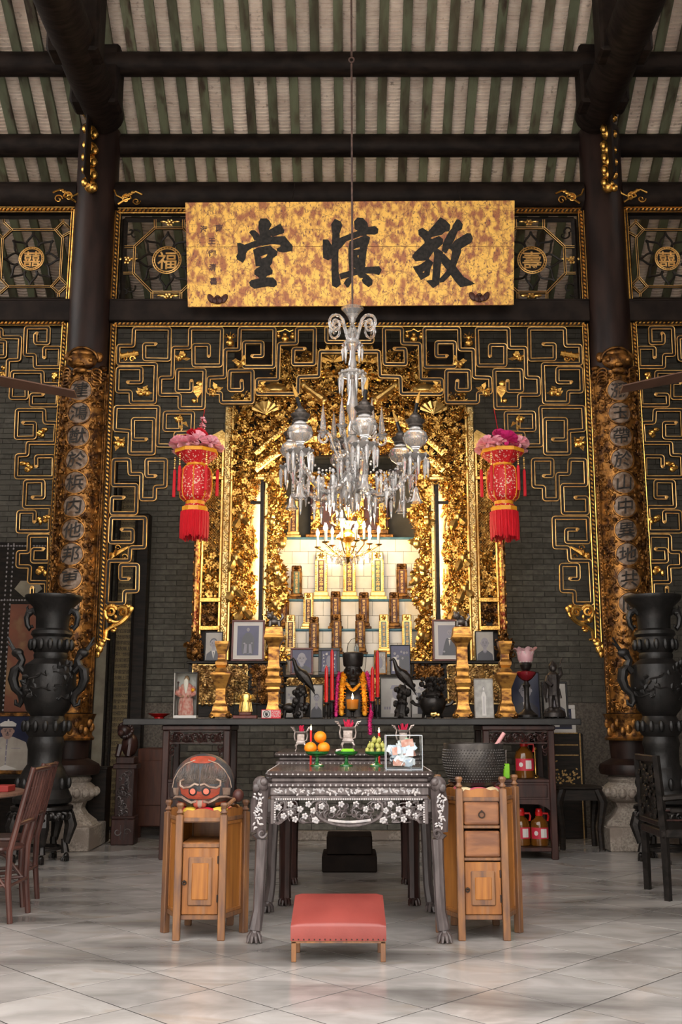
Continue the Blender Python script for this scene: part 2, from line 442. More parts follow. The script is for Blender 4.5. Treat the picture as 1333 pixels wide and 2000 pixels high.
# ------------------------------------------------------------------ columns, beams, screens
YS = 10.95                       # plane of the carved screens
XC, YC, RC = 2.97, 11.0, .24     # columns
def col_at(z): return Vector((0, 0, z))
for s in (-1, 1):
    side = 'left' if s < 0 else 'right'
    t = thing('column', 'round dark lacquered column on a granite base, on the %s of the altar' % side, 'column', (s*XC, YC, 0), 'columns beside the altar')
    mb = MB(); mb.lathe([(.215, .88), (.24, 1.2), (.245, 4), (.24, 8.15)], 32, (s*XC, YC, 0)); mb.build('shaft', M['column'], t)
    mb = MB(); mb.lathe([(.24, .72), (.335, .74), (.35, .79), (.335, .84), (.26, .88), (.22, .9)], 32, (s*XC, YC, 0)); mb.build('base_ring', M['column'], t)
    mb = MB(); mb.box(s*XC-.36, s*XC+.36, YC-.37, YC+.37, 0, .235, .012); mb.build('plinth_block', M['granite'], t, smooth=0)
    mb = MB(); mb.lathe([(.36, .235), (.34, .27), (.25, .34), (.21, .40), (.235, .46), (.30, .49)], 8, (s*XC, YC, 0), a0=PI/8); mb.build('octagonal_foot', M['granite'], t, smooth=0)
    mb = MB(); mb.lathe([(.22, .46), (.27, .475), (.31, .52), (.32, .56), (.30, .62), (.25, .66), (.27, .69), (.24, .73)], 32, (s*XC, YC, 0))
    for k in range(20):
        a = 2*PI*k/20; mb.ball((s*XC+.315*math.cos(a), YC+.315*math.sin(a), .56), (.045, .045, .05), 8, 6)
    mb.build('stone_drum', M['granite'], t)
    # carved bracket under the tie beam, standing out from the column towards the hall
    mb = MB()
    for (py0, py1, d) in ((190, 300, .30), (300, 365, .16)):
        z0 = P(180, py1, 10.6).z; z1 = P(180, py0, 10.6).z; n = 4 if py0 == 190 else 3
        for k in range(n):
            z = z0+(z1-z0)*(k+.5)/n; y = YC-.24-d*(.35+.6*k/n)
            c = Vector((s*XC, y, z))
            mb.ball(c, (.075, .07, .085), 9, 7); mb.ball(c+Vector((.055, -.05, -.05)), (.042, .04, .05), 8, 6); mb.ball(c+Vector((-.055, -.05, .02)), (.042, .04, .055), 8, 6)
            pts = [c+Vector((.01, -.02-.05*math.cos(a)*(1-a/9), .02+.05*math.sin(a)*(1-a/9))) for a in [q*.6 for q in range(12)]]
            mb.tube(pts, [.014-.0008*q for q in range(12)], 5)
    b2 = MB(); b2.box(s*XC-.014, s*XC+.014, YC-.60, YC-.2, P(180, 355, 10.6).z, P(180, 180, 10.6).z+.1, .02)
    br = b2.build('bracket', M['dark_beam'], t); mb.build('bracket_carving', M['gold'], br)

def zb(py): return P(683, py, YS).z
ar = thing('architrave', 'dark timber beams and gilt mouldings framing the altar screen', 'beam', (0, YS, 0), kind='structure')
for n, (pa, pb, d) in (('top_beam', (404, 352, .20)), ('lower_beam', (629, 590, .14)), ('transom_sill', (592, 586, .18))):
    for (xa, xb) in ((-2.74, 2.74), (-8.3, -3.18), (3.18, 6.6)):
        mb = MB()
        if n == 'top_beam':
            zc = (zb(pa)+zb(pb))/2; r = (zb(pb)-zb(pa))/2
            mb.tube([(xa, YS+.08, zc), (xb, YS+.08, zc)], r, 14)
        else: mb.box(xa, xb, YS-.05, YS+d, zb(pa), zb(pb), .01)
        mb.build(n, M['dark_beam'], ar)

def rounded(pts, r=.022, closed=False):
    out = []; n = len(pts)
    for i in range(n):
        p = Vector(pts[i])
        if not closed and i in (0, n-1): out.append(p); continue
        a = Vector(pts[i-1]); b = Vector(pts[(i+1) % n])
        da = a-p; db = b-p; q = min(r, da.length*.45, db.length*.45)
        pa = p+da.normalized()*q; pb = p+db.normalized()*q
        for k in range(5):
            t = k/4; out.append(pa*(1-t)**2 + p*2*t*(1-t) + pb*t*t)
    return out
def offset(pts, d, closed=False):
    out = []; n = len(pts)
    for i in range(n):
        a = pts[i-1] if (closed or i) else pts[i]; b = pts[(i+1) % n] if (closed or i < n-1) else pts[i]
        t1 = (pts[i]-a); t2 = (b-pts[i])
        if t1.length < 1e-7: t1 = t2
        if t2.length < 1e-7: t2 = t1
        t1 = t1.normalized(); t2 = t2.normalized(); t = t1+t2
        if t.length < 1e-6: t = t1
        t.normalize(); m = 1/max(.5, t.dot(t1))
        out.append(pts[i] + Vector((-t.y, t.x))*d*m)
    return out
def ribbon(parent, pts, y, w=.036, depth=.055, closed=False, curls=(), name='fret', rad=.022, gl=.0056, ends=True):
    """one band of the fretwork, black with a gilt bead along both edges; pts are (x, z)"""
    c = rounded(pts, rad, closed); l = offset(c, w/2, closed); r = offset(c, -w/2, closed); n = len(c)
    mb = MB(); vs = []
    for a, b in zip(l, r): vs += [(a.x, y, a.y), (b.x, y, b.y), (b.x, y+depth, b.y), (a.x, y+depth, a.y)]
    fs = []
    for i in range(n if closed else n-1):
        j = (i+1) % n
        for k in range(4): q = (k+1) % 4; fs.append((i*4+k, j*4+k, j*4+q, i*4+q))
    if not closed: fs += [(0,1,2,3), ((n-1)*4+3, (n-1)*4+2, (n-1)*4+1, (n-1)*4)]
    mb.add(vs, fs); o = mb.build(name, M['black_wood'], parent, smooth=0)
    g = MB()
    for e in (l, r): g.tube([(p.x, y-.003, p.y) for p in e], gl, 5, closed)
    if not closed and ends:
        for k in (0, -1): g.tube([(l[k].x, y-.003, l[k].y), (r[k].x, y-.003, r[k].y)], gl, 5)
    for cc in curls:
        sp = [(cc[0]+.02*(1-q/16)*math.cos(q*.75), y-.006, cc[1]+.02*(1-q/16)*math.sin(q*.75)) for q in range(14)]
        g.tube(sp, gl, 5)
    g.build('gilt_edge', M['gold_line'], o)
    return o
def T(ox, oy, s, pts): return [(ox+x/s, oy+y/s) for x, y in pts]
A5 = lambda p: T(210, 620, 5.554, p)
B5 = lambda p: T(440, 620, 5.127, p)
C6 = lambda p: T(180, 850, 6.06, p)
D6 = lambda p: T(170, 1060, 5.796, p)
R2 = lambda p: T(0, 600, 2.0, p)
frets = []   # (pixel path, curl at start, curl at end)
frets.append((A5([(525,292),(400,292),(400,455),(672,460),(678,122),(290,122),(283,308),(120,308),(115,505),(528,507),(515,925),(255,925),(252,805),(105,805),(112,552),(370,552),(370,705),(220,705)]), 1, 1))
frets.append((A5([(1102,425),(1102,300),(935,300),(935,522),(1232,522),(1245,122),(900,122),(895,330),(715,330),(707,652),(575,655),(570,840),(785,840),(785,985),(1042,985),(1055,570),(760,570),(752,800),(912,800),(912,690)]), 1, 1))
frets.append((B5([(270,388),(375,388),(375,250),(190,250),(185,495),(490,495),(495,110),(147,110),(142,322)]) + [(440.5,683),(439.6,737),(408,738),(407,767),(432,767.5),(432,786)] + B5([(275,850),(275,533),(45,535),(40,727),(172,727),(165,635)]), 1, 1))
frets.append((R2([(572,517),(520,517),(520,437),(603,437),(601,572),(506,572),(508,484),(448,480),(452,390),(620,390),(615,540),(685,541),(686,492),(752,490),(755,412),(645,412),(643,480),(706,480),(704,440)]), 1, 1))
frets.append((C6([(750,485),(645,485),(645,290),(875,290),(868,608),(745,612),(740,760),(580,760),(585,460),(445,460),(440,290),(255,292),(245,592),(530,592),(520,925),(228,925),(235,738),(375,740)]), 1, 1))
frets.append((C6([(350,1118),(480,1118),(480,1265),(212,1268),(225,978),(630,978),(622,1290)]) + D6([(650,52),(490,55),(480,203),(245,205),(220,690),(420,690),(425,552),(570,548),(575,252),(380,252),(378,412),(475,410)]), 1, 1))
Dfret = B5([(797,315),(685,315),(680,470),(895,468),(900,110),(720,112),(718,262),(540,265),(530,620),(320,622),(320,765),(730,765),(735,595),(940,590),(950,342)])
scr = thing('altar_screen', 'great black and gilt fretwork screen arching across the altar bay', 'screen', (0, YS, 1.9))
for pth, c0, c1 in frets:
    for s in (1, -1):
        w = [XZ(px, py, YS) for px, py in pth]; w = [(s*x, z) for x, z in w]
        ribbon(scr, w, YS, curls=[w[0], w[-1]])
w = [XZ(px, py, YS) for px, py in Dfret]
ribbon(scr, w + [(-x, z) for x, z in w[::-1]], YS, curls=[w[0], (-w[0][0], w[0][1])])
w = [XZ(px, py, YS) for px, py in ((638,640),(638,668))]
ribbon(scr, w + [(-x, z) for x, z in w[::-1]], YS)
def rope(mb, a, b, y, pitch=.046, wid=.034):
    a = Vector(a); b = Vector(b); d = b-a; n = max(1, int(d.length/pitch)); t = d.normalized(); nn = Vector((-t.y, t.x))
    for k in range(n):
        c = a+d*((k+.5)/n)
        q = [c - t*pitch*.42 - nn*wid/2 - t*.01, c + t*pitch*.30 - nn*wid/2 - t*.01, c + t*pitch*.42 + nn*wid/2 + t*.005, c - t*pitch*.30 + nn*wid/2 + t*.005]
        m = c
        vs = [(p.x, y, p.y) for p in q] + [((p.x+m.x)/2+(p.x-m.x)*.12, y-.014, (p.y+m.y)/2+(p.y-m.y)*.12) for p in q]
        mb.add(vs, [(4,5,6,7), (0,1,5,4), (1,2,6,5), (2,3,7,6), (3,0,4,7)])
def line(mb, pts, y, r=.006): mb.tube([(p[0], y, p[1]) for p in pts], r, 5)
def gilt_frame(parent, segs, y, dark=.10, beads=True, extra=()):
    """dark bars with rope moulding and fillets along the given (x, z) segments"""
    g = MB(); d = MB()
    for a, b in segs:
        a = Vector(a); b = Vector(b); t = (b-a).normalized(); nn = Vector((-t.y, t.x))
        q = [a+nn*.036, b+nn*.036, b-nn*.036, a-nn*.036]
        d.prism([(p.x, p.y) for p in q], y+.002, y+.07)
        if beads: rope(g, a, b, y)
        else: line(g, [a, b], y, .012)
        line(g, [a+nn*.030, b+nn*.030], y); line(g, [a-nn*.030, b-nn*.030], y)
    o = d.build('frame', M['black_wood'], parent, smooth=0); g.build('rope_moulding', M['gold'], o)
    return o
tl = XZ(223, 633, YS); bl_ = XZ(196, 1262, YS)
gilt_frame(scr, [((tl[0], tl[1]), (-tl[0], tl[1])), ((tl[0], tl[1]), bl_), ((-tl[0], tl[1]), (-bl_[0], bl_[1]))], YS-.01)
g = MB()
for k in range(120):
    x = -2.64+5.28*k/119; g.ball((x, YS-.02, zb(626)), (.012, .012, .012 if k % 2 else .018), 5, 4)
stuff(g.build('bead_row', M['gold'], scr))
# scroll brackets at the feet of the screen
def spiral(mb, c, r0, turns, y, a0=0, sgn=1, rr=.016, n=26, taper=.5):
    pts = [(c[0]+r0*(1-.85*q/n)*math.cos(a0+sgn*2*PI*turns*q/n), y-.01*math.sin(q*.4), c[1]+r0*(1-.85*q/n)*math.sin(a0+sgn*2*PI*turns*q/n)) for q in range(n)]
    mb.tube(pts, [rr*(1-taper*q/n) for q in range(n)], 6); return pts[0]
for s in (1, -1):
    mb = MB(); X = lambda px, py: (s*XZ(px, py, YS)[0], XZ(px, py, YS)[1])
    for (px, py, r, a0, sg) in ((217, 1193, .066, 0.2, 1), (240, 1195, .058, 2.8, -1)):
        spiral(mb, X(px, py), r, 1.7, YS, a0 if s > 0 else PI-a0, sg*s, .022)
    def stroke(pts, r0, r1):
        w = [X(*p) for p in pts]; c = rounded([Vector(p) for p in w], .06)
        mb.tube([(p.x, YS, p.y) for p in c], [r0+(r1-r0)*i/(len(c)-1) for i in range(len(c))], 7)
    stroke([(206,1192),(207,1207),(224,1216),(238,1214),(253,1203),(256,1192)], .022, .014)
    stroke([(250,1203),(236,1217),(218,1224),(206,1234),(207,1248),(215,1250)], .03, .012)
    stroke([(209,1230),(206,1250),(196,1262),(191,1276),(192,1284)], .02, .008)
    for (px, py, rx, rz) in ((197,1258,.05,.04), (194,1268,.045,.05), (188,1264,.03,.04), (191,1278,.03,.04), (203,1252,.03,.03), (256,1190,.03,.04), (250,1185,.03,.03), (222,1232,.03,.02), (226,1228,.02,.02), (214,1212,.03,.03), (226,1205,.02,.03)):
        x, z = X(px, py); mb.ball((x, YS-.01, z), (rx, .02, rz), 8, 6)
    mb.build('scroll_bracket', M['gold'], scr)
# gilded fruit, gourds and scrolls set into the openings
def blobs(parent, name, px, py, kind):
    for s in (1, -1):
        x, z = XZ(px, py, YS); x *= s; mb = MB(); y = YS+.02
        if kind == 'gourd':
            mb.ball((x, y, z-.03), (.05, .04, .048), 12, 8); mb.ball((x, y, z+.035), (.032, .028, .034), 10, 7); mb.tube([(x, y, z+.06), (x+.005, y, z+.11)], [.008, .003], 5)
            for q in (-1, 1): spiral(mb, (x+q*.05, z+.05), .03, 1.2, y, PI/2, q, .006, 14)
        elif kind == 'gourds':
            for (dx, dz, r) in ((0, -.03, .045), (-.075, .01, .028), (.085, .0, .030)):
                mb.ball((x+dx, y, z+dz), (r, r*.8, r), 10, 7); mb.ball((x+dx, y, z+dz+r*1.2), r*.6, 8, 6)
            line(mb, [(x-.09, z+.06), (x-.03, z+.07), (x, z+.09), (x+.05, z+.06), (x+.09, z+.08)], y, .007)
        elif kind == 'fan':
            pts = [(x, z-.07)] + [(x+s*.09*math.sin(a), z-.0+.075*math.cos(a)) for a in (-1.0, -.5, 0, .5, 1.0)]
            mb.prism(pts, y-.01, y+.02); line(mb, [(x, z-.07), (x, z-.12)], y, .008)
            mb.ball((x-s*.04, y, z-.10), (.03, .02, .03), 8, 6); mb.ball((x+.02, y, z+.10), (.05, .02, .04), 8, 6)
        elif kind == 'flute':
            d = Vector((s*.17, .10)); mb.tube([(x-d.x*.5, y, z-d.y*.5), (x, y, z), (x+d.x*.6, y, z+d.y*.6)], [.035, .028, .014], 8)
            for q in (.2, .5): mb.ball((x-d.x*q, y-.01, z-d.y*q+.01), (.02, .04, .045), 8, 6)
            spiral(mb, (x-s*.02, z+.05), .035, 1, y, 0, 1, .008, 14); spiral(mb, (x+s*.06, z-.05), .035, 1, y, 0, 1, .008, 14)
        elif kind == 'scroll':
            d = Vector((s*.20, .035)); mb.tube([(x-d.x*.5, y, z-d.y*.5), (x+d.x*.5, y, z+d.y*.5)], .033, 10)
            for q in (-.5, -.1, .25): mb.tube([(x+d.x*q, y, z+d.y*q), (x+d.x*(q+.06), y, z+d.y*(q+.06))], .045, 10)
            spiral(mb, (x+s*.03, z-.05), .035, 1.3, y, 0, s, .012, 16); spiral(mb, (x-s*.05, z-.05), .03, 1.2, y, 2, -s, .01, 16)
        else:
            rr = random.Random(int(px*7+py))
            for q in range(6):
                a = rr.uniform(0, 2*PI); e = rr.uniform(.015, .055)
                mb.ball((x+s*e*math.cos(a), y+rr.uniform(-.02, .01), z+e*math.sin(a)), (rr.uniform(.02, .042), .028, rr.uniform(.02, .042)), 8, 6)
            for q in range(4):
                a = rr.uniform(0, 2*PI); b = a+rr.uniform(-.5, .5); c = Vector((x, y, z))
                tip = c+Vector((s*.10*math.cos(a), -.01, .10*math.sin(a))); md = c+Vector((s*.055*math.cos(b), -.035, .055*math.sin(b)))
                w_ = Vector((-math.sin(a)*s, 0, math.cos(a)))*.022
                mb.add([c, md+w_, tip, md-w_], [(0,1,2,3), (3,2,1,0)])
        mb.build(name, M['gold'], parent)
for a in (('carved_scroll', 253, 692, 'scroll'), ('carved_book', 356, 700, 'x'), ('carved_gourd', 449, 664, 'gourd'), ('carved_gourds', 557, 656, 'gourds'),
          ('carved_drum', 281, 767, 'x'), ('carved_fan', 386, 765, 'fan'), ('carved_fruit', 233, 865, 'x'), ('carved_fruit', 353, 825, 'x'), ('carved_flute', 232, 1078, 'flute'),
          ('carved_fruit', 420, 762, 'x'), ('carved_fruit', 512, 758, 'x'), ('carved_fruit', 470, 705, 'x')):
    blobs(scr, *a)

# side screens (the same fretwork, cut by the frame) and their end frames
L5 = lambda p: T(0, 620, 5.554, p)
L6 = lambda p: T(0, 850, 6.06, p)
sidef = [L5([(400,175),(385,190),(385,280),(525,282),(530,110),(283,110),(270,407),(378,408),(380,540),(648,540),(655,330),(482,330),(482,440)]),
  L5([(-160,130),(18,130),(18,215),(222,218),(210,460),(88,465),(82,655),(-160,655)]), L5([(-160,262),(58,262),(55,425),(-60,425)]),
  L5([(470,838),(340,838),(335,955),(625,955),(637,725),(465,722),(462,592),(135,592),(115,875),(290,875),(290,712),(200,712)]),
  L5([(250,1145),(380,1145),(378,1305),(172,1308),(185,1005),(480,1005),(485,1142),(612,1145),(600,1290)]) + L6([(655,92),(330,92),(325,235),(200,240),(190,500),(635,500),(640,250),(430,252),(430,375)]),
  L6([(385,738),(515,738),(515,545),(300,548),(285,850),(605,850),(590,1140),(210,1140),(220,908),(412,905),(408,1030)]),
  L6([(515,1350),(388,1350),(380,1495),(578,1495),(585,1190),(345,1192),(340,1382),(215,1385),(208,1552),(355,1555),(345,1740),(550,1742),(545,1980),(375,1980),(380,1805)])]
for s in (1, -1):
    side = 'left' if s > 0 else 'right'
    t = thing('side_screen', 'black and gilt fretwork side screen at the %s edge of the picture' % side, 'screen', (-s*3.9, YS, 1.9), 'fretwork side screens')
    for pth in sidef:
        w = [XZ(px, py, YS) for px, py in pth]; w = [(s*x, z) for x, z in w]
        ribbon(t, w, YS, curls=[w[0], w[-1]])
    a = XZ(128, 631, YS); b = XZ(88, 1300, YS); e = XZ(-260, 631, YS)
    gilt_frame(t, [((s*e[0], a[1]), (s*a[0], a[1])), ((s*a[0], a[1]), (s*b[0], b[1])), ((s*e[0], a[1]), (s*e[0], b[1]))], YS-.01)
    for (px, py) in ((103, 735), (85, 845), (52, 910), (86, 1015), (80, 1115), (6, 725)):
        x, z = XZ(px, py, YS); x *= s; mb = MB(); rr = random.Random(px)
        for q in range(6):
            a_ = rr.uniform(0, 2*PI); e_ = rr.uniform(.015, .055)
            mb.ball((x+e_*math.cos(a_), YS+.02+rr.uniform(-.02, .01), z+e_*math.sin(a_)), (rr.uniform(.02, .042), .028, rr.uniform(.02, .04)), 8, 6)
        mb.build('carved_fruit', M['gold'], t)

# transom lights above the screens: octagon tracery with a round medallion
def medallion(parent, c, r, glyph):
    g = MB(); d = MB(); y = YS+.04
    d.lathe([(r*.99, 0), (r*.99, .02)], 32, mx=Matrix.Rotation(PI/2, 4, 'X').to_3x3(), c=(c[0], y+.03, c[1]))
    for q in (1.0, .86): g.tube([(c[0]+r*q*math.cos(2*PI*k/32), y, c[1]+r*q*math.sin(2*PI*k/32)) for k in range(32)], .007, 5, True)
    for k in range(28):
        a = 2*PI*k/28; g.ball((c[0]+r*.93*math.cos(a), y, c[1]+r*.93*math.sin(a)), .006, 5, 4)
    g.text(glyph, r*1.42, lambda a, b: (c[0]+a, y+.008, c[1]+b), .012)
    o = d.build('medallion', M['black_wood'], parent); g.build('medallion_character', M['gold_line'], o)
def lotus(parent, c, r):
    mb = MB()
    for k in range(8):
        a = 2*PI*k/8; 
        for sg in (-1, 1):
            pts = []
            for q in range(9):
                u = q/8; rad = r*(.50+.5*u); th = a+sg*(.36*(1-u)**.8 + .07*math.sin(u*PI*2))
                pts.append((c[0]+rad*math.cos(th), YS+.05, c[1]+rad*math.sin(th)))
            mb.tube(pts, .013, 5)
    mb.build('lotus_tracery', M['black_wood'], parent)
def flower_gold(mb, x, y, z, r, n=6):
    mb.ball((x, y-.02, z), r*.4, 7, 5)
    for k in range(n):
        a = 2*PI*k/n; mb.ball((x+r*.7*math.cos(a), y, z+r*.7*math.sin(a)), (r*.36, r*.3, r*.36), 7, 5)
V2 = lambda p: T(215, 400, 8.33, p)
for s in (1, -1):
    side = 'left' if s > 0 else 'right'
    t = thing('transom_light', 'gilt-edged tracery panel with a round character medallion, just %s of the signboard' % side, 'transom', (-s*1.9, YS, P(300, 590, YS).z), 'transom tracery panels')
    X = lambda pts: [(s*XZ(px, py, YS)[0], XZ(px, py, YS)[1]) for px, py in pts]
    octo = X(V2([(722,358),(395,655),(375,1100),(672,1405),(1150,1405),(1440,1120),(1440,650),(1190,358)]))
    ribbon(t, octo, YS+.03, .022, .03, True, name='octagon_bar', rad=.002, gl=.004)
    for pts in ([(728,358),(728,215)], [(1190,358),(1190,215)], [(395,665),(225,665)], [(378,1095),(205,1095)], [(675,1405),(675,1540)], [(1150,1405),(1150,1540)]):
        ribbon(t, X(V2(pts)), YS+.03, .022, .03, name='tracery_bar', gl=.004, ends=False)
    c = X([(325, 505)])[0]
    medallion(t, c, .165, '福' if s > 0 else '壽'); lotus(t, c, .36)
    for (px, py) in ((331, 431), (246, 505), (327, 577)):
        x, z = X([(px, py)])[0]; mb = MB(); flower_gold(mb, x, YS+.04, z, .05); mb.ball((x-.08, YS+.05, z+.02), (.05, .015, .02), 8, 5); mb.ball((x+.08, YS+.05, z+.02), (.05, .015, .02), 8, 5)
        mb.build('carved_bat', M['gold_bright'], t)
    mb = MB()
    for (px, py, q) in ((262, 455, 1), (252, 560, -1)):
        x, z = X([(px, py)])[0]
        mb = MB(); spiral(mb, (x, z), .07, .8, YS+.05, .5, q*s, .012, 16); spiral(mb, (x-s*.06, z+q*.05), .06, .8, YS+.05, .5+PI, q*s, .012, 16)
        mb.build('corner_scroll', M['black_wood'], t)
    a, b, d = X([(231, 412), (222, 590), (390, 412)]); e = X([(390, 590)])[0]
    gilt_frame(t, [(a, d), (a, b)], YS-.01); gilt_frame(t, [(b, e)], YS-.01, beads=False)
    a2, b2_, d2 = X([(243, 425), (236, 584), (390, 425)]); mb = MB()
    for p, q in ((a2, b2_), (a2, d2)):
        mb.tube([(p[0], YS+.05, p[1]), (q[0], YS+.05, q[1])], .035, 4)
    mb.build('inner_frame', M['black_wood'], t)
W8 = lambda p: T(0, 400, 8.33, p)
for s in (1, -1):
    side = 'left' if s > 0 else 'right'
    t = thing('transom_light', 'tracery panel with a double happiness medallion at the far %s' % side, 'transom', (-s*3.75, YS, P(60, 590, YS).z), 'transom tracery panels')
    X = lambda pts: [(s*XZ(px, py, YS)[0], XZ(px, py, YS)[1]) for px, py in pts]
    for pts in ([(180,385),(890,385)], [(1010,515),(968,1165)], [(110,1310),(820,1310)], [(30,525),(-5,1190)], [(1015,250),(1015,215)], [(50,262),(50,215)], [(945,1415),(945,1480)],
                [(1000,500),(1140,420)], [(1130,370),(1018,262),(893,385),(1010,520)], [(960,1165),(830,1312),(945,1420),(1060,1310)], [(960,1165),(1070,1275)], [(50,265),(178,388),(30,525),(-90,400)], [(0,1190),(112,1310),(-10,1420)]):
        ribbon(t, X(W8(pts)), YS+.03, .020, .03, name='tracery_bar', rad=.002, gl=.0035, ends=False)
    c = X([(59.5, 502)])[0]
    medallion(t, c, .142, '囍'); lotus(t, c, .33)
    a, b, d, e = X([(146, 410), (135, 590), (-230, 410), (-230, 590)])
    gilt_frame(t, [(d, a)], YS-.01); gilt_frame(t, [(a, b), (e, b), (d, e)], YS-.01, beads=False)
    a, b, d, e = X([(138, 420), (131, 582), (-225, 420), (-225, 582)]); mb = MB()
    for p, q in ((a, b), (a, d), (b, e)): mb.tube([(p[0], YS+.05, p[1]), (q[0], YS+.05, q[1])], .03, 4)
    mb.build('inner_frame', M['black_wood'], t)

# gilt clouds on the top beam, either side of each column
for k, (px, py, fl) in enumerate(((250, 380, 1), (128, 376, -1), (1114, 378, -1), (1240, 376, 1))):
    mb = MB(); c = P(px, py, YS-.14); y = YS-.10
    spiral(mb, (c.x-fl*.03, c.z-.03), .06, 1.3, y, 0 if fl > 0 else PI, fl, .012, 18); spiral(mb, (c.x+fl*.09, c.z-.06), .05, 1.4, y, 0, -fl, .010, 18)
    line(mb, [(c.x-fl*.17, c.z+.08), (c.x-fl*.14, c.z+.01), (c.x-fl*.06, c.z-.03), (c.x+fl*.0, c.z+.02), (c.x+fl*.08, c.z+.06), (c.x+fl*.16, c.z+.02)], y, .012)
    line(mb, [(c.x-fl*.12, c.z-.10), (c.x-fl*.05, c.z-.05), (c.x+fl*.02, c.z-.03)], y, .012)
    for q in range(4): mb.ball((c.x-fl*(.0+.03*q)+.05*fl, y, c.z+.05-.02*q), (.03, .015, .02), 7, 5)
    tag(mb.build('cloud_ornament', M['gold']), ('small gilt cloud scroll on the top beam, %s' % ('right of the left column', 'left of the left column', 'left of the right column', 'right of the right column')[k]), 'ornament', 'gilt clouds on the top beam')

# ------------------------------------------------------------------ signboard with three large characters
def board_mat():
    m = mat('worn_gold_leaf', (.86,.50,.10), (.36,.13,.05), .42, .3, scale=11, st=(1.3,1,.8), lo=.43, hi=.60, detail=9, bump=.25, bscale=30, c3=(.17,.06,.045), s3=38, lo3=.56, hi3=.68)
    nt = m.node_tree; N = nt.nodes; L = nt.links; b = N['Principled BSDF']
    src = b.inputs['Base Color'].links[0].from_socket
    tc = N.new('ShaderNodeTexCoord'); nz = N.new('ShaderNodeTexNoise'); nz.inputs['Scale'].default_value = 3; nz.inputs['Detail'].default_value = 5
    L.new(tc.outputs['Object'], nz.inputs['Vector'])
    mx = N.new('ShaderNodeMix'); mx.data_type = 'VECTOR'; mx.inputs[0].default_value = .22
    L.new(tc.outputs['Object'], mx.inputs[4]); L.new(nz.outputs[1], mx.inputs[5])
    vo = N.new('ShaderNodeTexVoronoi'); vo.feature = 'DISTANCE_TO_EDGE'; vo.inputs['Scale'].default_value = 10
    L.new(mx.outputs[1], vo.inputs['Vector'])
    r = N.new('ShaderNodeMapRange'); r.inputs[1].default_value = .008; r.inputs[2].default_value = .030; r.inputs[3].default_value = .55; r.inputs[4].default_value = 0
    L.new(vo.outputs[0], r.inputs[0])
    x = N.new('ShaderNodeMix'); x.data_type = 'RGBA'; L.new(r.outputs[0], x.inputs[0]); L.new(src, x.inputs[6]); x.inputs[7].default_value = (.13,.045,.03,1)
    L.new(x.outputs[2], b.inputs['Base Color'])
    return m
M['board'] = board_mat()
M['ink'] = mat('charcoal_ink', (.020,.018,.017), (.038,.033,.029), .6, spec=.2, scale=30, bump=.2)
M['maroon'] = mat('maroon_wood', (.05,.014,.011), (.09,.03,.02), .5, scale=20)
A0 = P(CX, 393, 10.40); B0 = P(CX, 598, 10.68)
bt = (B0-A0).normalized(); bn = bt.cross(Vector((1,0,0))).normalized()
if bn.y > 0: bn = -bn
CAMP = Vector((0, 0, HC))
def SBD(px, py, off=0.0):
    d = P(px, py, 1.0)-CAMP; t = bn.dot(A0-CAMP)/bn.dot(d); return CAMP+d*t+bn*off
sb = thing('signboard', 'large gilded board with three black brush characters above the altar', 'sign', SBD(684, 598))
mb = MB()
for (pa, pb) in ((0, 1), (1, 2)):
    rows = [[(363, 397), (1005, 393)], [(365.3, 483.5), (1004.2, 482.5)], [(368, 600), (1003, 596)]]
    f = []; g = .0
    for (u, v) in (rows[pa][0], rows[pa][1], rows[pb][1], rows[pb][0]): f.append((u, v+(.6 if (u, v) in rows[1] and pa == 0 else 0)*-1))
    fr = [SBD(u, v, .03) for u, v in f]; bk = [p-bn*.05 for p in fr]
    mb = MB(); mb.add(fr+bk, [(0,3,2,1), (4,5,6,7), (0,1,5,4), (1,2,6,5), (2,3,7,6), (3,0,4,7)])
    mb.build('board_plank', M['board'], sb, smooth=0)
def char(name, ox, oy, s, polys):
    mb = MB()
    for i, p in enumerate(polys):
        holes = []
        if isinstance(p, tuple): p, holes = p
        for h0, h1 in ((.024, .0345+.0004*i),):
            pts = T(ox, oy, s, p); hs = [T(ox, oy, s, h) for h in holes]
            fn = lambda x, y, z: SBD(x, z, y)
            # outline in pixel space, y runs down, so flip for the tessellation
            mb.prism([(x, -y) for x, y in pts], .0345+.0004*i, .02, [[(x, -y) for x, y in h] for h in hs], fn=lambda x, y, z: SBD(x, -z, y))
    mb.build(name, M['ink'], sb, smooth=0)
char('character', 440, 400, 8.33, [
 [(580,235),(680,232),(725,270),(762,335),(720,410),(750,530),(760,650),(600,680),(570,600),(565,480),(545,400),(550,290)],
 [(395,460),(430,425),(490,425),(560,490),(590,600),(480,590),(450,530)],
 [(720,420),(905,318),(968,430),(960,470),(780,530),(725,500)],
 [(200,635),(250,628),(320,660),(480,600),(600,580),(600,670),(440,715),(370,760),(345,800),(340,880),(295,955),(200,900),(185,850),(215,790)],
 [(590,560),(760,530),(975,520),(1030,590),(1105,680),(1100,760),(960,785),(880,775),(850,760),(840,725),(905,690),(900,660),(740,648),(600,670)],
 ([(460,745),(540,705),(740,670),(790,720),(860,770),(850,830),(780,880),(770,960),(730,1010),(500,1010),(490,900)], [[(580,850),(690,808),(690,830),(660,865),(595,885)]]),
 [(520,1040),(600,1000),(735,1010),(778,1080),(775,1130),(690,1165),(660,1200),(560,1200),(480,1140),(480,1080)],
 [(395,1270),(430,1235),(560,1205),(600,1180),(680,1190),(780,1190),(840,1250),(848,1310),(800,1350),(700,1335),(480,1375),(410,1330)]])
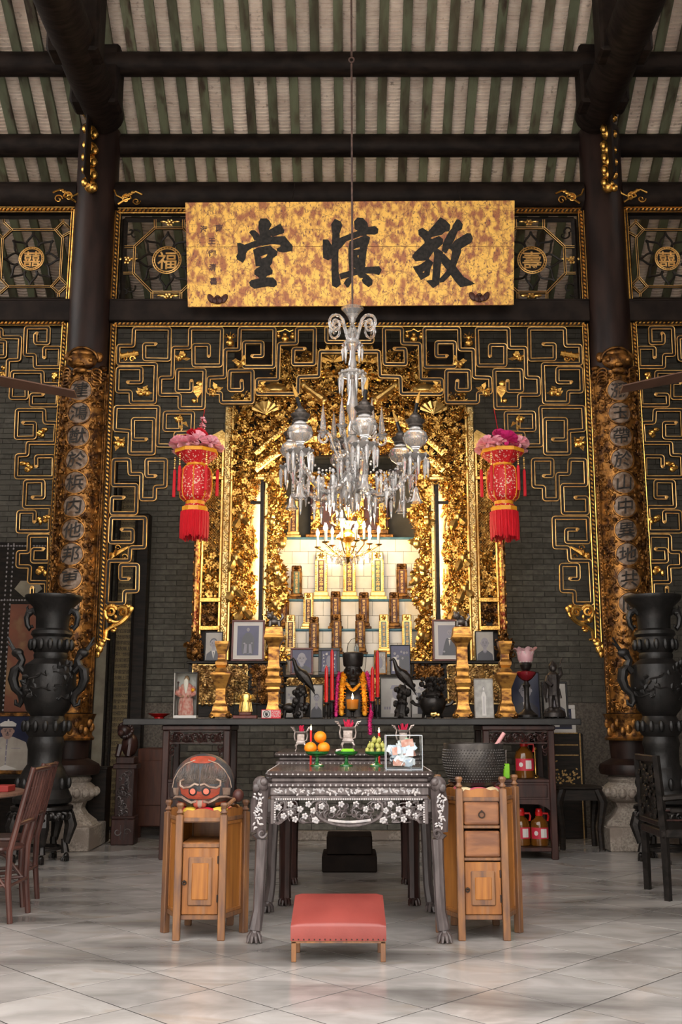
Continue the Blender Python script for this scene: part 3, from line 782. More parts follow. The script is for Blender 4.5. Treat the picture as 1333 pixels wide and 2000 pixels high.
char('character', 610, 410, 8.33, [
 [(310,245),(370,155),(470,200),(495,265),(450,390),(450,460),(430,700),(430,1000),(470,1220),(400,1278),(325,1240),(315,1000),(320,560),(330,400)],
 [(175,490),(260,490),(320,580),(320,800),(260,830),(180,790),(175,700)],
 [(440,470),(640,390),(760,345),(780,440),(560,520),(480,620),(430,660)],
 [(680,200),(740,135),(830,145),(900,220),(915,290),(1020,272),(1080,320),(1070,390),(1020,412),(890,410),(880,440),(780,430),(740,350),(690,320)],
 ([(610,520),(680,495),(880,420),(945,460),(930,530),(895,620),(860,940),(860,1030),(750,1060),(640,1090),(610,1090),(600,950),(590,800),(590,640)], [[(675,650),(775,615),(770,650),(680,660)], [(735,755),(760,745),(750,800)], [(675,945),(710,960),(690,970)]]),
 [(440,1050),(600,1000),(640,1090),(470,1140)],
 [(855,940),(1090,925),(1135,985),(1090,1070),(1000,1045),(850,1040)],
 [(560,1130),(640,1080),(650,1170),(600,1260),(570,1275),(515,1200)],
 [(740,1060),(850,1030),(920,1080),(985,1150),(980,1220),(920,1265),(840,1210),(805,1150),(830,1120),(770,1110)]])
char('character', 790, 410, 7.405, [
 [(200,300),(260,268),(345,320),(520,115),(600,160),(665,230),(650,320),(590,325),(540,370),(400,400),(300,480),(270,430),(205,370)],
 [(290,380),(400,430),(500,385),(560,430),(555,500),(480,570),(430,600),(350,720),(300,740),(160,750),(110,690),(140,630),(290,490)],
 ([(120,830),(210,810),(300,750),(330,700),(420,770),(380,850),(365,950),(240,1025),(200,960)], [[(265,905),(290,888),(285,915),(268,918)]]),
 [(430,680),(420,600),(480,570),(560,620),(530,780),(505,1080),(415,1140),(310,1030),(400,1020),(420,760)],
 [(700,230),(755,145),(800,155),(845,220),(830,290),(770,320),(720,450),(600,640),(540,600),(560,480),(640,330),(690,270)],
 [(730,450),(905,345),(960,350),(990,420),(970,480),(820,570),(820,620),(740,830),(660,960),(570,1050),(510,1060),(510,1000),(600,900),(670,720),(690,600),(640,560)],
 [(480,590),(590,660),(740,820),(850,970),(1020,1075),(940,1100),(810,1125),(740,1050),(670,950),(540,780)]])
mb = MB()
for ch, px, py in (('南', 429, 447), ('海', 399, 449), ('王', 415, 472), ('國', 416, 497), ('清', 416, 523), ('書', 418, 550)):
    mb = MB(); mb.text(ch, 14.5, lambda a, b: SBD(px+a, py-b, .0325), .03); mb.build('small_character', M['maroon'], sb, smooth=0)
for (px, py) in ((426, 587), (936, 583)):
    mb = MB(); c = SBD(px, py, .03)
    mb.ball(c, (.055, .03, .05), 12, 8)
    for q in (-1, 1): mb.ball(c+Vector((q*.075, -.01, .015)), (.035, .02, .06), 10, 7, Matrix.Rotation(q*.5, 3, 'Y')); mb.ball(c+Vector((q*.03, -.025, -.015)), (.03, .02, .035), 8, 6)
    mb.ball(c+Vector((0, -.02, .03)), (.03, .02, .02), 8, 6)
    tag(mb.build('hanging_cleat', M['maroon']), 'dark wooden lotus cleat at the lower %s corner of the signboard' % ('left' if px < 600 else 'right'), 'cleat', 'cleats under the signboard')

# ------------------------------------------------------------------ couplet boards wrapped round the columns
def couplet(s, chars, label):
    R0 = .262; cx = s*XC
    t = thing('couplet_board', label, 'plaque', (cx, YC-R0, 1.25), 'couplet boards on the columns')
    def cyl(u, z, d=0.0):
        a = u/R0; r = R0+d
        return Vector((cx + r*math.sin(a), YC - r*math.cos(a), z))
    def zpy(py): return P(683-s*0, py, YC-R0).z
    z0, z1 = zpy(1392), zpy(722); um = .33
    mb = MB(); n = 18; vs = []; fs = []
    for k in range(n+1):
        u = -um+2*um*k/n; e = .012*(1 if abs(u) > um*.9 else 0)
        vs += [cyl(u, z0, e), cyl(u, z1, e), cyl(u, z0, -.015), cyl(u, z1, -.015)]
    for k in range(n):
        a, b = k*4, k*4+4
        fs += [(a, b, b+1, a+1), (a+2, a+3, b+3, b+2), (a+1, b+1, b+3, a+3), (a, a+2, b+2, b)]
    fs += [(0, 1, 3, 2), (n*4, n*4+2, n*4+3, n*4+1)]
    mb.add(vs, fs); mb.build('backing', M['gold_old'], t)
    # rope edges
    mb = MB()
    for q in (-1, 1):
        for uu, r in ((um-.012, .010), (um-.045, .006)):
            mb.tube([cyl(q*uu, z0+(z1-z0)*k/30, .012) for k in range(31)], r, 6)
        for k in range(90):
            mb.ball(cyl(q*(um-.028), z0+(z1-z0)*(k+.5)/90, .012), (.010, .008, .012), 5, 4)
    mb.build('edge_moulding', M['gold_old'], t)
    pys = [762.5, 806.5, 851.5, 897, 942.5, 988.5, 1035.5, 1082.5, 1130.5, 1179, 1228, 1277, 1327][:len(chars)]
    rr = random.Random(5+s); cv = MB(); rd = .125
    for i in range(900):
        z = rr.uniform(z0+.02, z1); u = rr.uniform(-um+.06, um-.06)
        if any((u*u + (z-zpy(p))**2) < (rd+.012)**2 for p in pys): continue
        c = cyl(u, z, .012); a = rr.uniform(0, 2*PI); k = rr.random()
        if k < .5:
            r0 = rr.uniform(.02, .04); pts = [cyl(u+r0*(1-q/9)*math.cos(a+q*.7), z+r0*(1-q/9)*math.sin(a+q*.7), .012+.006*math.sin(q)) for q in range(8)]
            cv.tube(pts, [.009-.0007*q for q in range(8)], 4)
        else:
            cv.ball(c, (rr.uniform(.012, .03), .016, rr.uniform(.012, .03)), 6, 4)
    stuff(cv.build('carved_clouds', M['gold_old'], t))
    for ch, py in zip(chars, pys):
        z = zpy(py); mb = MB(); nn = 22
        ring = [cyl(rd*.93*math.cos(2*PI*k/nn), z+rd*.93*math.sin(2*PI*k/nn), .010) for k in range(nn)]
        mb.add([cyl(0, z, .012)] + [cyl(rd*.5*math.cos(2*PI*k/nn), z+rd*.5*math.sin(2*PI*k/nn), .012) for k in range(nn)] + ring,
               [(0, 1+k, 1+(k+1) % nn) for k in range(nn)] + [(1+k, 1+nn+k, 1+nn+(k+1) % nn, 1+(k+1) % nn) for k in range(nn)])
        d = mb.build('character_disc', M['disc'], t)
        mb = MB(); mb.tube([cyl(rd*math.cos(2*PI*k/nn), z+rd*math.sin(2*PI*k/nn), .014) for k in range(nn)], .010, 5, True); mb.build('disc_rim', M['gold_old'], d)
        mb = MB(); mb.text(ch, .185, lambda a, b: cyl(a+b*.08, z+b+a*.10, .023), .010); mb.build('character', M['ink'], d, smooth=0)
    # lion mask on top and bracket foot
    mb = MB(); zt = z1
    mb.ball(cyl(0, zt+.10, .0), (.17, .07, .10), 16, 10); mb.ball(cyl(0, zt+.19, .0), (.12, .05, .05), 14, 8)
    for q in (-1, 1):
        mb.ball(cyl(q*.19, zt+.17, -.01), (.05, .04, .06), 10, 7); mb.ball(cyl(q*.09, zt+.10, .06), .032, 8, 6); mb.ball(cyl(q*.25, zt+.05, .0), (.05, .05, .03), 8, 6); mb.ball(cyl(q*.27, zt-.06, .0), (.05, .05, .03), 8, 6)
        for k in range(4): spiral_c = [cyl(q*(.16+.05*math.cos(a)), zt-.04*k-.02+.04*math.sin(a), .03) for a in [w*.6 for w in range(10)]]; mb.tube(spiral_c, .012, 5)
    mb.ball(cyl(0, zt+.04, .06), (.05, .035, .03), 8, 6); mb.ball(cyl(0, zt-.02, .05), (.08, .03, .035), 10, 6)
    pts = [cyl(.16*math.cos(a), zt+.13+.12*math.sin(a), .03) for a in [PI*k/12 for k in range(13)]]; mb.tube(pts, .014, 6)
    mb.build('lion_mask', M['gold_old'], t)
    mb = MB()
    mb.lathe([(.27, 0), (.28, .02), (.255, .05), (.25, .10), (.26, .16), (.27, .22), (.29, .27)], 20, (cx, YC-.03, z0-.28), sy=1.0)
    for q in range(14):
        a = PI*(q+.5)/14; mb.ball((cx+.26*math.cos(a), YC-.04-.24*math.sin(a), z0-.15+.05*math.sin(q*2)), (.035, .025, .05), 7, 5)
    mb.build('carved_foot', M['gold_old'], t)
M['disc'] = mat('pale_worn_disc', (.22,.155,.11), (.11,.06,.03), .5, .25, scale=18, lo=.4, hi=.62, bump=.4, bscale=40)
couplet(-1, '建鴻猷於梹内他邦更有', 'gilded couplet board with black characters on the left column')
couplet(1, '瀰玉帶於山中異地共同', 'gilded couplet board with black characters on the right column')
# ------------------------------------------------------------------ the gilded shrine
YF = 12.0                       # face of the shrine
def leaf(mb, c, a, L, w, y, tilt, curl=.4):
    """one carved leaf: a folded, curling blade"""
    d = Vector((math.cos(a), 0, math.sin(a))); n = Vector((-math.sin(a), 0, math.cos(a)))
    up = Vector((0, -1, 0)); vs = []
    for i, (t, ww, h) in enumerate(((0, .25, 0), (.35, 1, .28), (.7, .8, .34), (1.0, .05, .34-curl))):
        m = Vector(c) + d*L*t + up*L*h*tilt
        vs += [m - n*w*ww - up*w*.35*ww, m + up*w*.1, m + n*w*ww - up*w*.35*ww]
    fs = []
    for i in range(3):
        o = i*3; fs += [(o, o+1, o+4, o+3), (o+1, o+2, o+5, o+4)]
    mb.add(vs, fs)
def curl_(mb, c, r, a, sg, th):
    n = 9; pts = [(c[0]+r*(1-.8*q/n)*math.cos(a+sg*q*.75), c[1]-.012*math.sin(q*.5), c[2]+r*(1-.8*q/n)*math.sin(a+sg*q*.75)) for q in range(n)]
    mb.tube(pts, [th*(1-.5*q/n) for q in range(n)], 4)
def rosette(mb, c, r, n, rr):
    a0 = rr.uniform(0, PI); y = c[1]
    for k in range(n):
        a = a0+2*PI*k/n; b = PI/n*.9
        mb.add([(c[0], y-.3*r, c[2]), (c[0]+r*.7*math.cos(a-b), y-.1*r, c[2]+r*.7*math.sin(a-b)), (c[0]+r*math.cos(a), y-.35*r, c[2]+r*math.sin(a)), (c[0]+r*.7*math.cos(a+b), y-.1*r, c[2]+r*.7*math.sin(a+b))], [(0,1,2,3)])
    mb.ball((c[0], y-.25*r, c[2]), r*.28, 6, 4)
def spray(mb, c, r, rr, n=7):
    a0 = rr.uniform(0, 2*PI)
    for k in range(n):
        a = a0+2*PI*k/n; d = Vector((math.cos(a)*r, -r*rr.uniform(.1, .5), math.sin(a)*r)); w = Vector((-math.sin(a), 0, math.cos(a)))*r*.10
        mb.add([Vector(c), Vector(c)+d*.5+w, Vector(c)+d, Vector(c)+d*.5-w], [(0,1,2,3)])
def carve(mb, inside, box, n, y, rr, size=(.03, .06), depth=.06, mix=(.42, .2, .14, .14, .1)):
    x0, x1, z0, z1 = box; k = 0; tries = 0
    while k < n and tries < n*12:
        tries += 1
        x = rr.uniform(x0, x1); z = rr.uniform(z0, z1)
        if not inside(x, z): continue
        k += 1; yy = y - rr.uniform(0, depth); s = rr.uniform(*size); u = rr.random(); a = rr.uniform(0, 2*PI)
        if u < mix[0]:
            for q in range(2): leaf(mb, (x, yy, z), a+q*rr.uniform(.6, 1.6), s*rr.uniform(.8, 1.3), s*.30, yy, rr.uniform(.4, 1.3), rr.uniform(.2, .7))
        elif u < mix[0]+mix[1]: curl_(mb, (x, yy, z), s*.6, a, rr.choice((-1, 1)), s*.16)
        elif u < sum(mix[:3]): rosette(mb, (x, yy, z), s*.7, rr.choice((5, 6)), rr)
        elif u < sum(mix[:4]): mb.ball((x, yy, z), (s*rr.uniform(.25, .5), s*.35, s*rr.uniform(.25, .5)), 6, 5)
        else: spray(mb, (x, yy, z), s*.9, rr)
def stem(mb, pts, y, r, rr):
    c = rounded([Vector(p) for p in pts], .12); mb.tube([(p.x, y-.02*math.sin(i*.6), p.y) for i, p in enumerate(c)], [r*(1-.5*i/len(c)) for i in range(len(c))], 6)
M['shrine_black'] = mat('shrine_back', (.010,.007,.005), (.03,.016,.008), .6, scale=8)
M['white_board'] = mat('white_painted_board', (.84,.76,.60), (.74,.64,.46), .4, scale=6)
M['red_gold'] = mat('red_and_gold_post', (.62,.34,.09), (.22,.04,.02), .32, .8, scale=26, lo=.42, hi=.6, bump=.5, bscale=40)
M['pale_gold'] = mat('pale_gilding', (.92,.68,.30), (.72,.46,.15), .34, .75, scale=26, bump=.3, bscale=60)
M['tube_light'] = mat('warm_lamp_tube', (1,.8,.5), emit=7.0, ecol=(1,.72,.38))
M['plaster_dark'] = mat('dark_plaster', (.10,.09,.075), (.07,.062,.05), .9, scale=4)
def zf(py, Y=YF): return P(CX, py, Y).z
def xf(px, py, Y=YF): return XZ(px, py, Y)[0]
shr = thing('shrine', 'towering gilded shrine front densely carved with leaves, birds and flowers', 'shrine', (0, YF+.1, ZP+.02))
rr = random.Random(3)
XO = [abs(xf(p, 1100)) for p in (378, 392, 433, 450, 505, 508, 516, 522, 560)]   # key half-widths
zb0 = ZP+.02
def zz(py): return zf(py)
# wings at the outside: posts, mesh panel with carving, small panels
for s in (-1, 1):
    X = lambda px: -s*xf(px, 1100)*-1 if False else s*abs(xf(px, 1100))
    def bx(name, pa, pb, ya, yb, y0, y1, m, b=.006):
        mb = MB(); xa, xb = sorted((X(pa), X(pb))); mb.box(xa, xb, y0, y1, zz(yb), zz(ya), b); return mb.build(name, M[m], shr, smooth=0)
    # outer post with a small lion at its foot
    mb = MB(); xa = X(385); mb.tube([(xa, YF, zz(1245)), (xa, YF, zz(880))], .042, 10)
    for k in range(46):
        z = zz(1240)+(zz(885)-zz(1240))*k/46; a = k*1.9
        mb.ball((xa+.036*math.cos(a), YF-abs(.036*math.sin(a)), z), (.018, .018, .022), 6, 4)
    mb.build('outer_post', M['red_gold'], shr)
    mb = MB()
    for (px, py, r) in ((385, 1272, .09), (380, 1262, .06), (392, 1262, .06), (385, 1252, .06), (378, 1280, .05), (394, 1282, .05), (386, 1240, .045)):
        mb.ball((X(px), YF-.02, zz(py)), (r*.9, r*.7, r), 9, 7)
        for q in range(5): curl_(mb, (X(px)+rr.uniform(-r, r), YF-.02-r*.6, zz(py)+rr.uniform(-r, r)), .03, rr.uniform(0, 6), 1, .01)
    mb.build('guardian_lion', M['gold_old'], shr)
    bx('wing_back', 392, 434, 872, 1290, YF+.10, YF+.13, 'shrine_black')
    for (pa, pb, ya, yb) in ((392, 396, 872, 1240), (428, 433, 872, 1240)): bx('wing_stile', pa, pb, ya, yb, YF+.0, YF+.05, 'gold_bright')
    for (ya, yb) in ((866, 876), (930, 937), (1167, 1176), (1222, 1231)): bx('wing_rail', 392, 433, ya, yb, YF-.01, YF+.06, 'gold')
    mb = MB(); x0, x1 = sorted((X(396), X(428)))
    carve(mb, lambda x, z: True, (x0, x1, zz(1165), zz(940)), 330, YF+.09, rr, (.04, .075), .07); stuff(mb.build('wing_carving', M['gold'], shr))
    mb = MB(); carve(mb, lambda x, z: True, (x0, x1, zz(1220), zz(1178)), 110, YF+.08, rr, (.03, .06), .06); stuff(mb.build('wing_carving', M['gold_old'], shr))
    mb = MB(); carve(mb, lambda x, z: True, (x0, x1, zz(928), zz(878)), 110, YF+.08, rr, (.03, .06), .06); stuff(mb.build('wing_carving', M['gold'], shr))
    # fine wire mesh over the upper panel
    mb = MB(); zt, zl = zz(938), zz(1080); n = 26
    for k in range(-8, n):
        za = zl+(zt-zl)*k/n
        for sg in (1, -1):
            pts = []
            for q in range(9):
                x = x0+(x1-x0)*q/8; z = za+sg*((q-4)/8)*.22+.1
                if zl <= z <= zt: pts.append((x, YF+.012, z))
            if len(pts) > 1: mb.tube(pts, .0022, 3, cap=False)
    stuff(mb.build('wire_mesh', M['gold_line'], shr))
    # curved pediment over the wing
    mb = MB(); pts = [(X(388), zz(876)), (X(393), zz(855)), (X(410), zz(850)), (X(428), zz(840)), (X(447), zz(862)), (X(450), zz(876))]
    mb.prism(pts if s < 0 else pts[::-1], YF-.02, YF+.06); o = mb.build('wing_pediment', M['gold_bright'], shr, smooth=0)
    # pilaster and inner fillet
    mb = MB(); xa, xb = sorted((X(434), X(447))); mb.box(xa, xb, YF-.03, YF+.06, zz(1290), zz(795), .01)
    for k in range(130):
        mb.ball((rr.uniform(xa+.01, xb-.01), YF-.03, zz(1288)+(zz(800)-zz(1288))*k/130), (.018, .010, .022), 6, 4)
    mb.build('pilaster', M['pale_gold'], shr)
    bx('inner_fillet', 448, 452, 795, 1290, YF-.05, YF+.06, 'gold_bright', .004)
    # carved panel on a pale board, the dark post with its cross-piece, the dotted pale strip
    bx('panel_back', 452, 480, 940, 1290, YF+.13, YF+.16, 'shrine_black')
    bx('panel_board', 480, 507, 940, 1290, YF+.11, YF+.14, 'white_board')
    mb = MB(); x0, x1 = sorted((X(453), X(504)))
    xi = X(504)
    def ins(x, z):
        e = .20 + .10*math.sin(z*9) + .05*math.sin(z*23)
        f = abs(x-xi)/abs(x1-x0)
        return f > e*(.8 if z < zz(1120) else 1.1)-.02
    carve(mb, ins, (x0, x1, zz(1215), zz(935)), 1250, YF+.10, rr, (.025, .065), .13)
    for k in range(6): stem(mb, [(rr.uniform(x0, x1), zz(1210-40*k)), (rr.uniform(x0, x1), zz(1180-40*k)), (rr.uniform(x0, x1), zz(1140-40*k)), (rr.uniform(x0, x1), zz(1110-40*k))], YF+.02, .018, rr)
    stuff(mb.build('panel_carving', M['gold'], shr))
    mb = MB()
    for (px, py) in ((462, 1090), (478, 1190), (470, 1010), (460, 1150)):
        c = Vector((X(px), YF-.03, zz(py))); mb.ball(c, (.05, .04, .065), 10, 7); mb.ball(c+Vector((.03, -.02, .07)), .03, 8, 6); leaf(mb, c+Vector((-.02, -.03, -.03)), -2.0, .16, .05, 0, .5); leaf(mb, c+Vector((.02, -.03, -.02)), -.8, .13, .045, 0, .5)
        mb.build('carved_bird', M['gold_bright'], shr); mb = MB()
    bx('dark_post', 507.5, 515, 938, 1290, YF-.06, YF-.02, 'black_wood', .004)
    bx('cross_piece', 488, 508, 980, 986, YF-.05, YF-.03, 'black_wood', .003)
    bx('pale_strip', 516, 522, 943, 1290, YF-.03, YF+.05, 'pale_gold', .004)
    mb = MB()
    for k in range(22): mb.ball((X(519), YF-.032, zz(1285)+(zz(950)-zz(1285))*k/22), (.007, .004, .007), 5, 4)
    stuff(mb.build('strip_studs', M['gold_old'], shr))
    mb = MB(); xc = X(511)
    mb.box(xc-.09, xc+.09, YF-.08, YF+.04, zz(940), zz(934), .006); mb.box(xc-.06, xc+.06, YF-.07, YF+.03, zz(934), zz(928), .006); mb.build('post_capital', M['gold_bright'], shr, smooth=0)
    # slim lamp tubes behind the dark posts that light the carving
    mb = MB(); mb.tube([(X(511), YF+.02, zz(1200)), (X(511), YF+.02, zz(960))], .013, 8); mb.build('lamp_tube', M['tube_light'], shr) if 'tube_light' in M else None
    # inner carved hanging, a ragged edge towards the opening
    mb = MB(); xo, xn = abs(X(523)), abs(X(562))
    def ins2(x, z):
        e = .80 + .20*math.sin(z*7.0+.6) + .10*math.sin(z*19)
        return (xo-abs(x))/(xo-xn) < e
    x0, x1 = sorted((X(523), X(566)))
    carve(mb, ins2, (x0, x1, zz(1300), zz(930)), 760, YF+.10, rr, (.03, .08), .15, (.40, .17, .1, .13, .2))
    for k in range(5): stem(mb, [(X(527), zz(1290-75*k)), (X(552), zz(1260-75*k)), (X(530), zz(1225-75*k)), (X(548), zz(1190-75*k))], YF+.02, .026, rr)
    stuff(mb.build('hanging_carving', M['gold'], shr))
    mb = MB()
    for k, (px, py) in enumerate(((551, 1063), (553, 1133), (540, 1110), (545, 1240), (540, 1180), (530, 1020))):
        c = Vector((X(px), YF-.03, zz(py))); mb.ball(c, (.05, .04, .06), 10, 7); leaf(mb, c, 1.2+k, .12, .04, 0, .6); leaf(mb, c, 2.8+k, .12, .04, 0, .6)
        mb.build('carved_fruit', M['gold_bright'], shr); mb = MB()

# arch carving across the top
def arch_lo(px):      # lower edge of the carving in pixels
    d = abs(px-CX)
    if d > 175: return 945
    if d > 125: return 945
    return 985 - .0011*(125-d)**2*2.2 - (0 if d > 60 else 8)
ux = abs(xf(452, 850))
def insA(x, z):
    u, v = proj((x, YF, z)); d = abs(u-CX)
    top = 800 if d > 225 else (770 if d > 150 else 690)
    return d < 228 and top < v < min(945, 885+.0006*d*d) if d < 125 else (d < 228 and top < v < 945)
mb = MB(); carve(mb, insA, (-ux, ux, zz(950), zz(690)), 4600, YF+.08, rr, (.025, .068), .20)
stuff(mb.build('arch_carving', M['gold'], shr))
mb = MB(); mb.box(-ux, ux, YF+.14, YF+.17, zz(945), zz(660), .0)
# leave the middle open below the arch
bk = MB(); bk.box(-ux, ux, YF+.14, YF+.17, zz(885), zz(660), .0)
for s in (-1, 1):
    xa, xb = sorted((s*abs(xf(558, 900)), s*ux)); bk.box(xa, xb, YF+.14, YF+.17, zz(1290 if False else 945), zz(885))
bk.build('arch_back', M['shrine_black'], shr, smooth=0)
for s in (-1, 1):
    for (ya, yb, ra) in ((856, 822, .035), (888, 860, .04)):
        mb = MB(); pts = []
        for k in range(15):
            t = k/14; px = 500+ (620-500)*t; py = ya+34-(yb*0+ (ya-yb+34))*math.sin(t*PI/2)
            x, z = XZ(px, py, YF); pts.append((s*abs(x), YF-.09, z))
        mb.tube(pts, ra, 6, flat=.5)
        for k in range(1, 14): mb.ball(Vector(pts[k])+Vector((0, -.02, 0)), (.022, .015, .022), 6, 4)
        mb.build('arch_rib', M['gold_bright'], shr)
    mb = MB(); c = XZ(520, 808, YF); c = (s*abs(c[0]), c[1]); vs = [(c[0], YF-.12, c[1]-.04)]
    for k in range(13):
        a = .35+(PI-.7)*k/12; r = .17*(1 if k % 2 else .93); vs.append((c[0]+r*1.1*math.cos(a), YF-.12-.01*(k % 2), c[1]-.04+r*math.sin(a)))
    mb.add(vs, [(0, 1+k, 2+k) for k in range(12)]); mb.build('fan_ornament', M['gold_bright'], shr, smooth=0)
    # crossed scrolls, leaves and clouds high in the middle
    mb = MB(); a = P(592, 752, YF-.1); b = P(632, 782, YF-.1); a.x = s*abs(a.x); b.x = s*abs(b.x)
    mb.tube([a, b], .04, 10); mb.tube([a+(b-a)*.7, a+(b-a)*.95], .055, 10); mb.ball(a, (.05, .05, .05), 8, 6); mb.ball(b, (.06, .05, .06), 8, 6); mb.build('crossed_scroll', M['gold_bright'], shr)
    mb = MB(); c = P(652, 705, YF-.1); c.x = s*abs(c.x)
    for k in range(6): leaf(mb, c, (.3+k*.45) if s > 0 else PI-(.3+k*.45), .24, .06, 0, .3)
    mb.build('carved_leaves', M['gold'], shr)
    mb = MB(); c = P(655, 728, YF-.1); c.x = s*abs(c.x)
    for k in range(5): curl_(mb, (c.x+s*.05*k, c.y, c.z-.01*k), .06, k, s, .02)
    mb.tube([P(600, 735, YF-.1), P(640, 728, YF-.1), P(665, 740, YF-.1)] if s < 0 else [Vector((-p.x, p.y, p.z)) for p in (P(600, 735, YF-.1), P(640, 728, YF-.1), P(665, 740, YF-.1))], .018, 6)
    mb.build('carved_cloud', M['gold'], shr)
    mb = MB(); c = P(536, 768, YF-.1); c.x = s*abs(c.x)
    mb.lathe([(.01, 0), (.16, .02), (.17, .06), (.12, .10), (.02, .13)], 12, c, sy=.4); mb.build('carved_shell', M['gold_bright'], shr)

# ------------------------------------------------------------------ stepped tile altar inside the shrine
stp = thing('tiled_altar', 'stepped altar of white tiles with blue edges inside the shrine', 'altar', (0, 12.4, ZP+.02))
steps = [(1276, 12.10), (1226, 12.28), (1168, 12.46), (1047, 12.66)]   # ledge pixel row, depth of its riser
zprev = ZP+.021
hw = 1.02
LEDGE = []
for i, (py, y) in enumerate(steps):
    z = P(CX, py+2, y).z; LEDGE.append((z, y))
    yn = steps[i+1][1] if i < 3 else 13.03
    mb = MB(); mb.box(-hw, hw, y+.01, yn+.02 if i < 3 else 13.03, zprev-.0, z-.02); mb.build('step_core', M['mortar'], stp, smooth=0)
    mb = MB(); mb.box(-hw, hw, y-.012, yn+.012, z-.03, z, .010); mb.build('blue_edge', M['blue_tile'], stp, smooth=0)
    rows = max(1, round((z-.03-zprev)/.16)); rh = (z-.03-zprev)/rows
    for r in range(rows):
        k = 0; x = -hw-(.10 if r % 2 else 0)
        while x < hw:
            a, b = max(-hw, x), min(hw, x+.2)
            if b-a > .02:
                mb = MB(); mb.box(a+.0015, b-.0015, y, y+.012, zprev+r*rh+.0015, zprev+(r+1)*rh-.0015, .002); mb.build('tile', M['white_tile'], stp, smooth=0)
            x += .2
    zprev = z
mb = MB(); mb.box(-hw, hw, 13.03, 13.06, zprev, zz(880)); mb.build('niche_back', M['plaster_dark'], stp, smooth=0)

# ancestral tablets standing on the steps
def tablet_mesh(h, w, frame, face, glyphs_=True, wide=1.6, pedestal=False):
    """parts of one tablet about its base centre; returns [(name, mesh)]"""
    mb = MB(); fh = h*.16
    mb.box(-w*wide/2, w*wide/2, -.05, .04, 0, fh*.45, .006); mb.box(-w*wide*.40, w*wide*.40, -.04, .035, fh*.45, fh, .006)
    foot = mb.mesh('foot', M[frame], smooth=0)
    mb = MB(); mb.box(-w/2, w/2, -.015, .02, fh, h, .005); z1 = h-h*.17
    mb.box(-w/2-.006, w/2+.006, -.02, .02, z1, h, .012)
    for q in (-1, 1): mb.box(q*w*.5-.010, q*w*.5+.010, -.024, 0, fh, z1, .004)
    rosette(mb, (0, -.022, h-h*.085), w*.34, 6, random.Random(2))
    for k in range(14):
        for q in (-1, 1): mb.ball((q*w*.5, -.026, fh+(z1-fh)*(k+.5)/14), (.006, .005, .008), 5, 4)
    body = mb.mesh('carved_frame', M[frame], smooth=0)
    mb = MB(); mb.box(-w*.32, w*.32, -.019, -.01, fh+.01, z1-.005); face_m = mb.mesh('inscribed_face', M[face], smooth=0)
    mb = MB()
    txt = '顯考府君之神位'; hh = (z1-fh-.03)/len(txt)
    for k, ch in enumerate(txt): mb.text(ch, min(hh, w*.6)*.95, lambda a, b: (a, -.0205, z1-.015-hh*(k+.5)+b), .01)
    let = mb.mesh('inscription', M['gold_line'], smooth=0)
    return [('foot', foot), ('carved_frame', body), ('inscribed_face', face_m), ('inscription', let)]
M['tab_red'] = mat('tablet_red', (.10,.022,.012), (.05,.012,.008), .45, scale=15)
M['tab_green'] = mat('tablet_green', (.10,.16,.11), (.06,.10,.07), .5, scale=15)
M['tab_blue'] = mat('tablet_blue', (.20,.30,.30), (.13,.20,.20), .5, scale=15)
tabs = []
for (row, items) in ((0, ((568, 1201, 'pale_gold', 'tab_red', 'pale gilded'), (614, 1205, 'gold_old', 'tab_red', 'dark narrow'), (658, 1200, 'gold_old', 'tab_red', 'dark rosette-topped'), (704, 1200, 'gold_old', 'tab_red', 'dark gold'), (750, 1200, 'gold_bright', 'tab_blue', 'blue-faced gilt'), (795, 1200, 'gold_bright', 'tab_blue', 'blue-faced gilt'))),
                     (1, ((556, 1160, 'gold_old', 'tab_red', 'dark'), (603, 1158, 'gold_bright', 'tab_red', 'bright gilt'), (656, 1155, 'gold_old', 'tab_red', 'brown and gilt'), (711, 1157, 'gold_old', 'tab_red', 'dark brown'), (770, 1157, 'gold_old', 'tab_red', 'broad-footed brown'))),
                     (2, ((580, 1105, 'gold_old', 'tab_green', 'green-faced'), (628, 1078, 'gold_bright', 'tab_red', 'tall gilt'), (683, 1078, 'gold_bright', 'tab_red', 'tall central'), (738, 1078, 'gold_bright', 'tab_green', 'tall gilt green-faced'), (785, 1101, 'gold_old', 'tab_red', 'short brown'))),
                     (3, ((574, 978, 'gold_bright', 'tab_red', 'lone red'),))):
    for i, (px, pyt, fr, fc, ds) in enumerate(items):
        z, yr = LEDGE[row]; y = yr+.085
        x = P(px, pyt, y).x; h_ = P(px, pyt, y).z-z
        lab = '%s ancestral tablet, %s from the left on the %s step' % (ds, ('first', 'second', 'third', 'fourth', 'fifth', 'sixth')[i], ('lowest', 'second', 'third', 'top')[row])
        t = thing('ancestral_tablet', lab, 'tablet', (x, y, z+.001), 'ancestral tablets on the tiled steps')
        w_ = .10 if row == 0 else (.105 if row == 1 else (.115 if 'tall' not in ds else .13))
        for n_, me in tablet_mesh(h_, w_, fr, fc, wide=1.75): shared(n_, me, t, (x, y, z+.001))
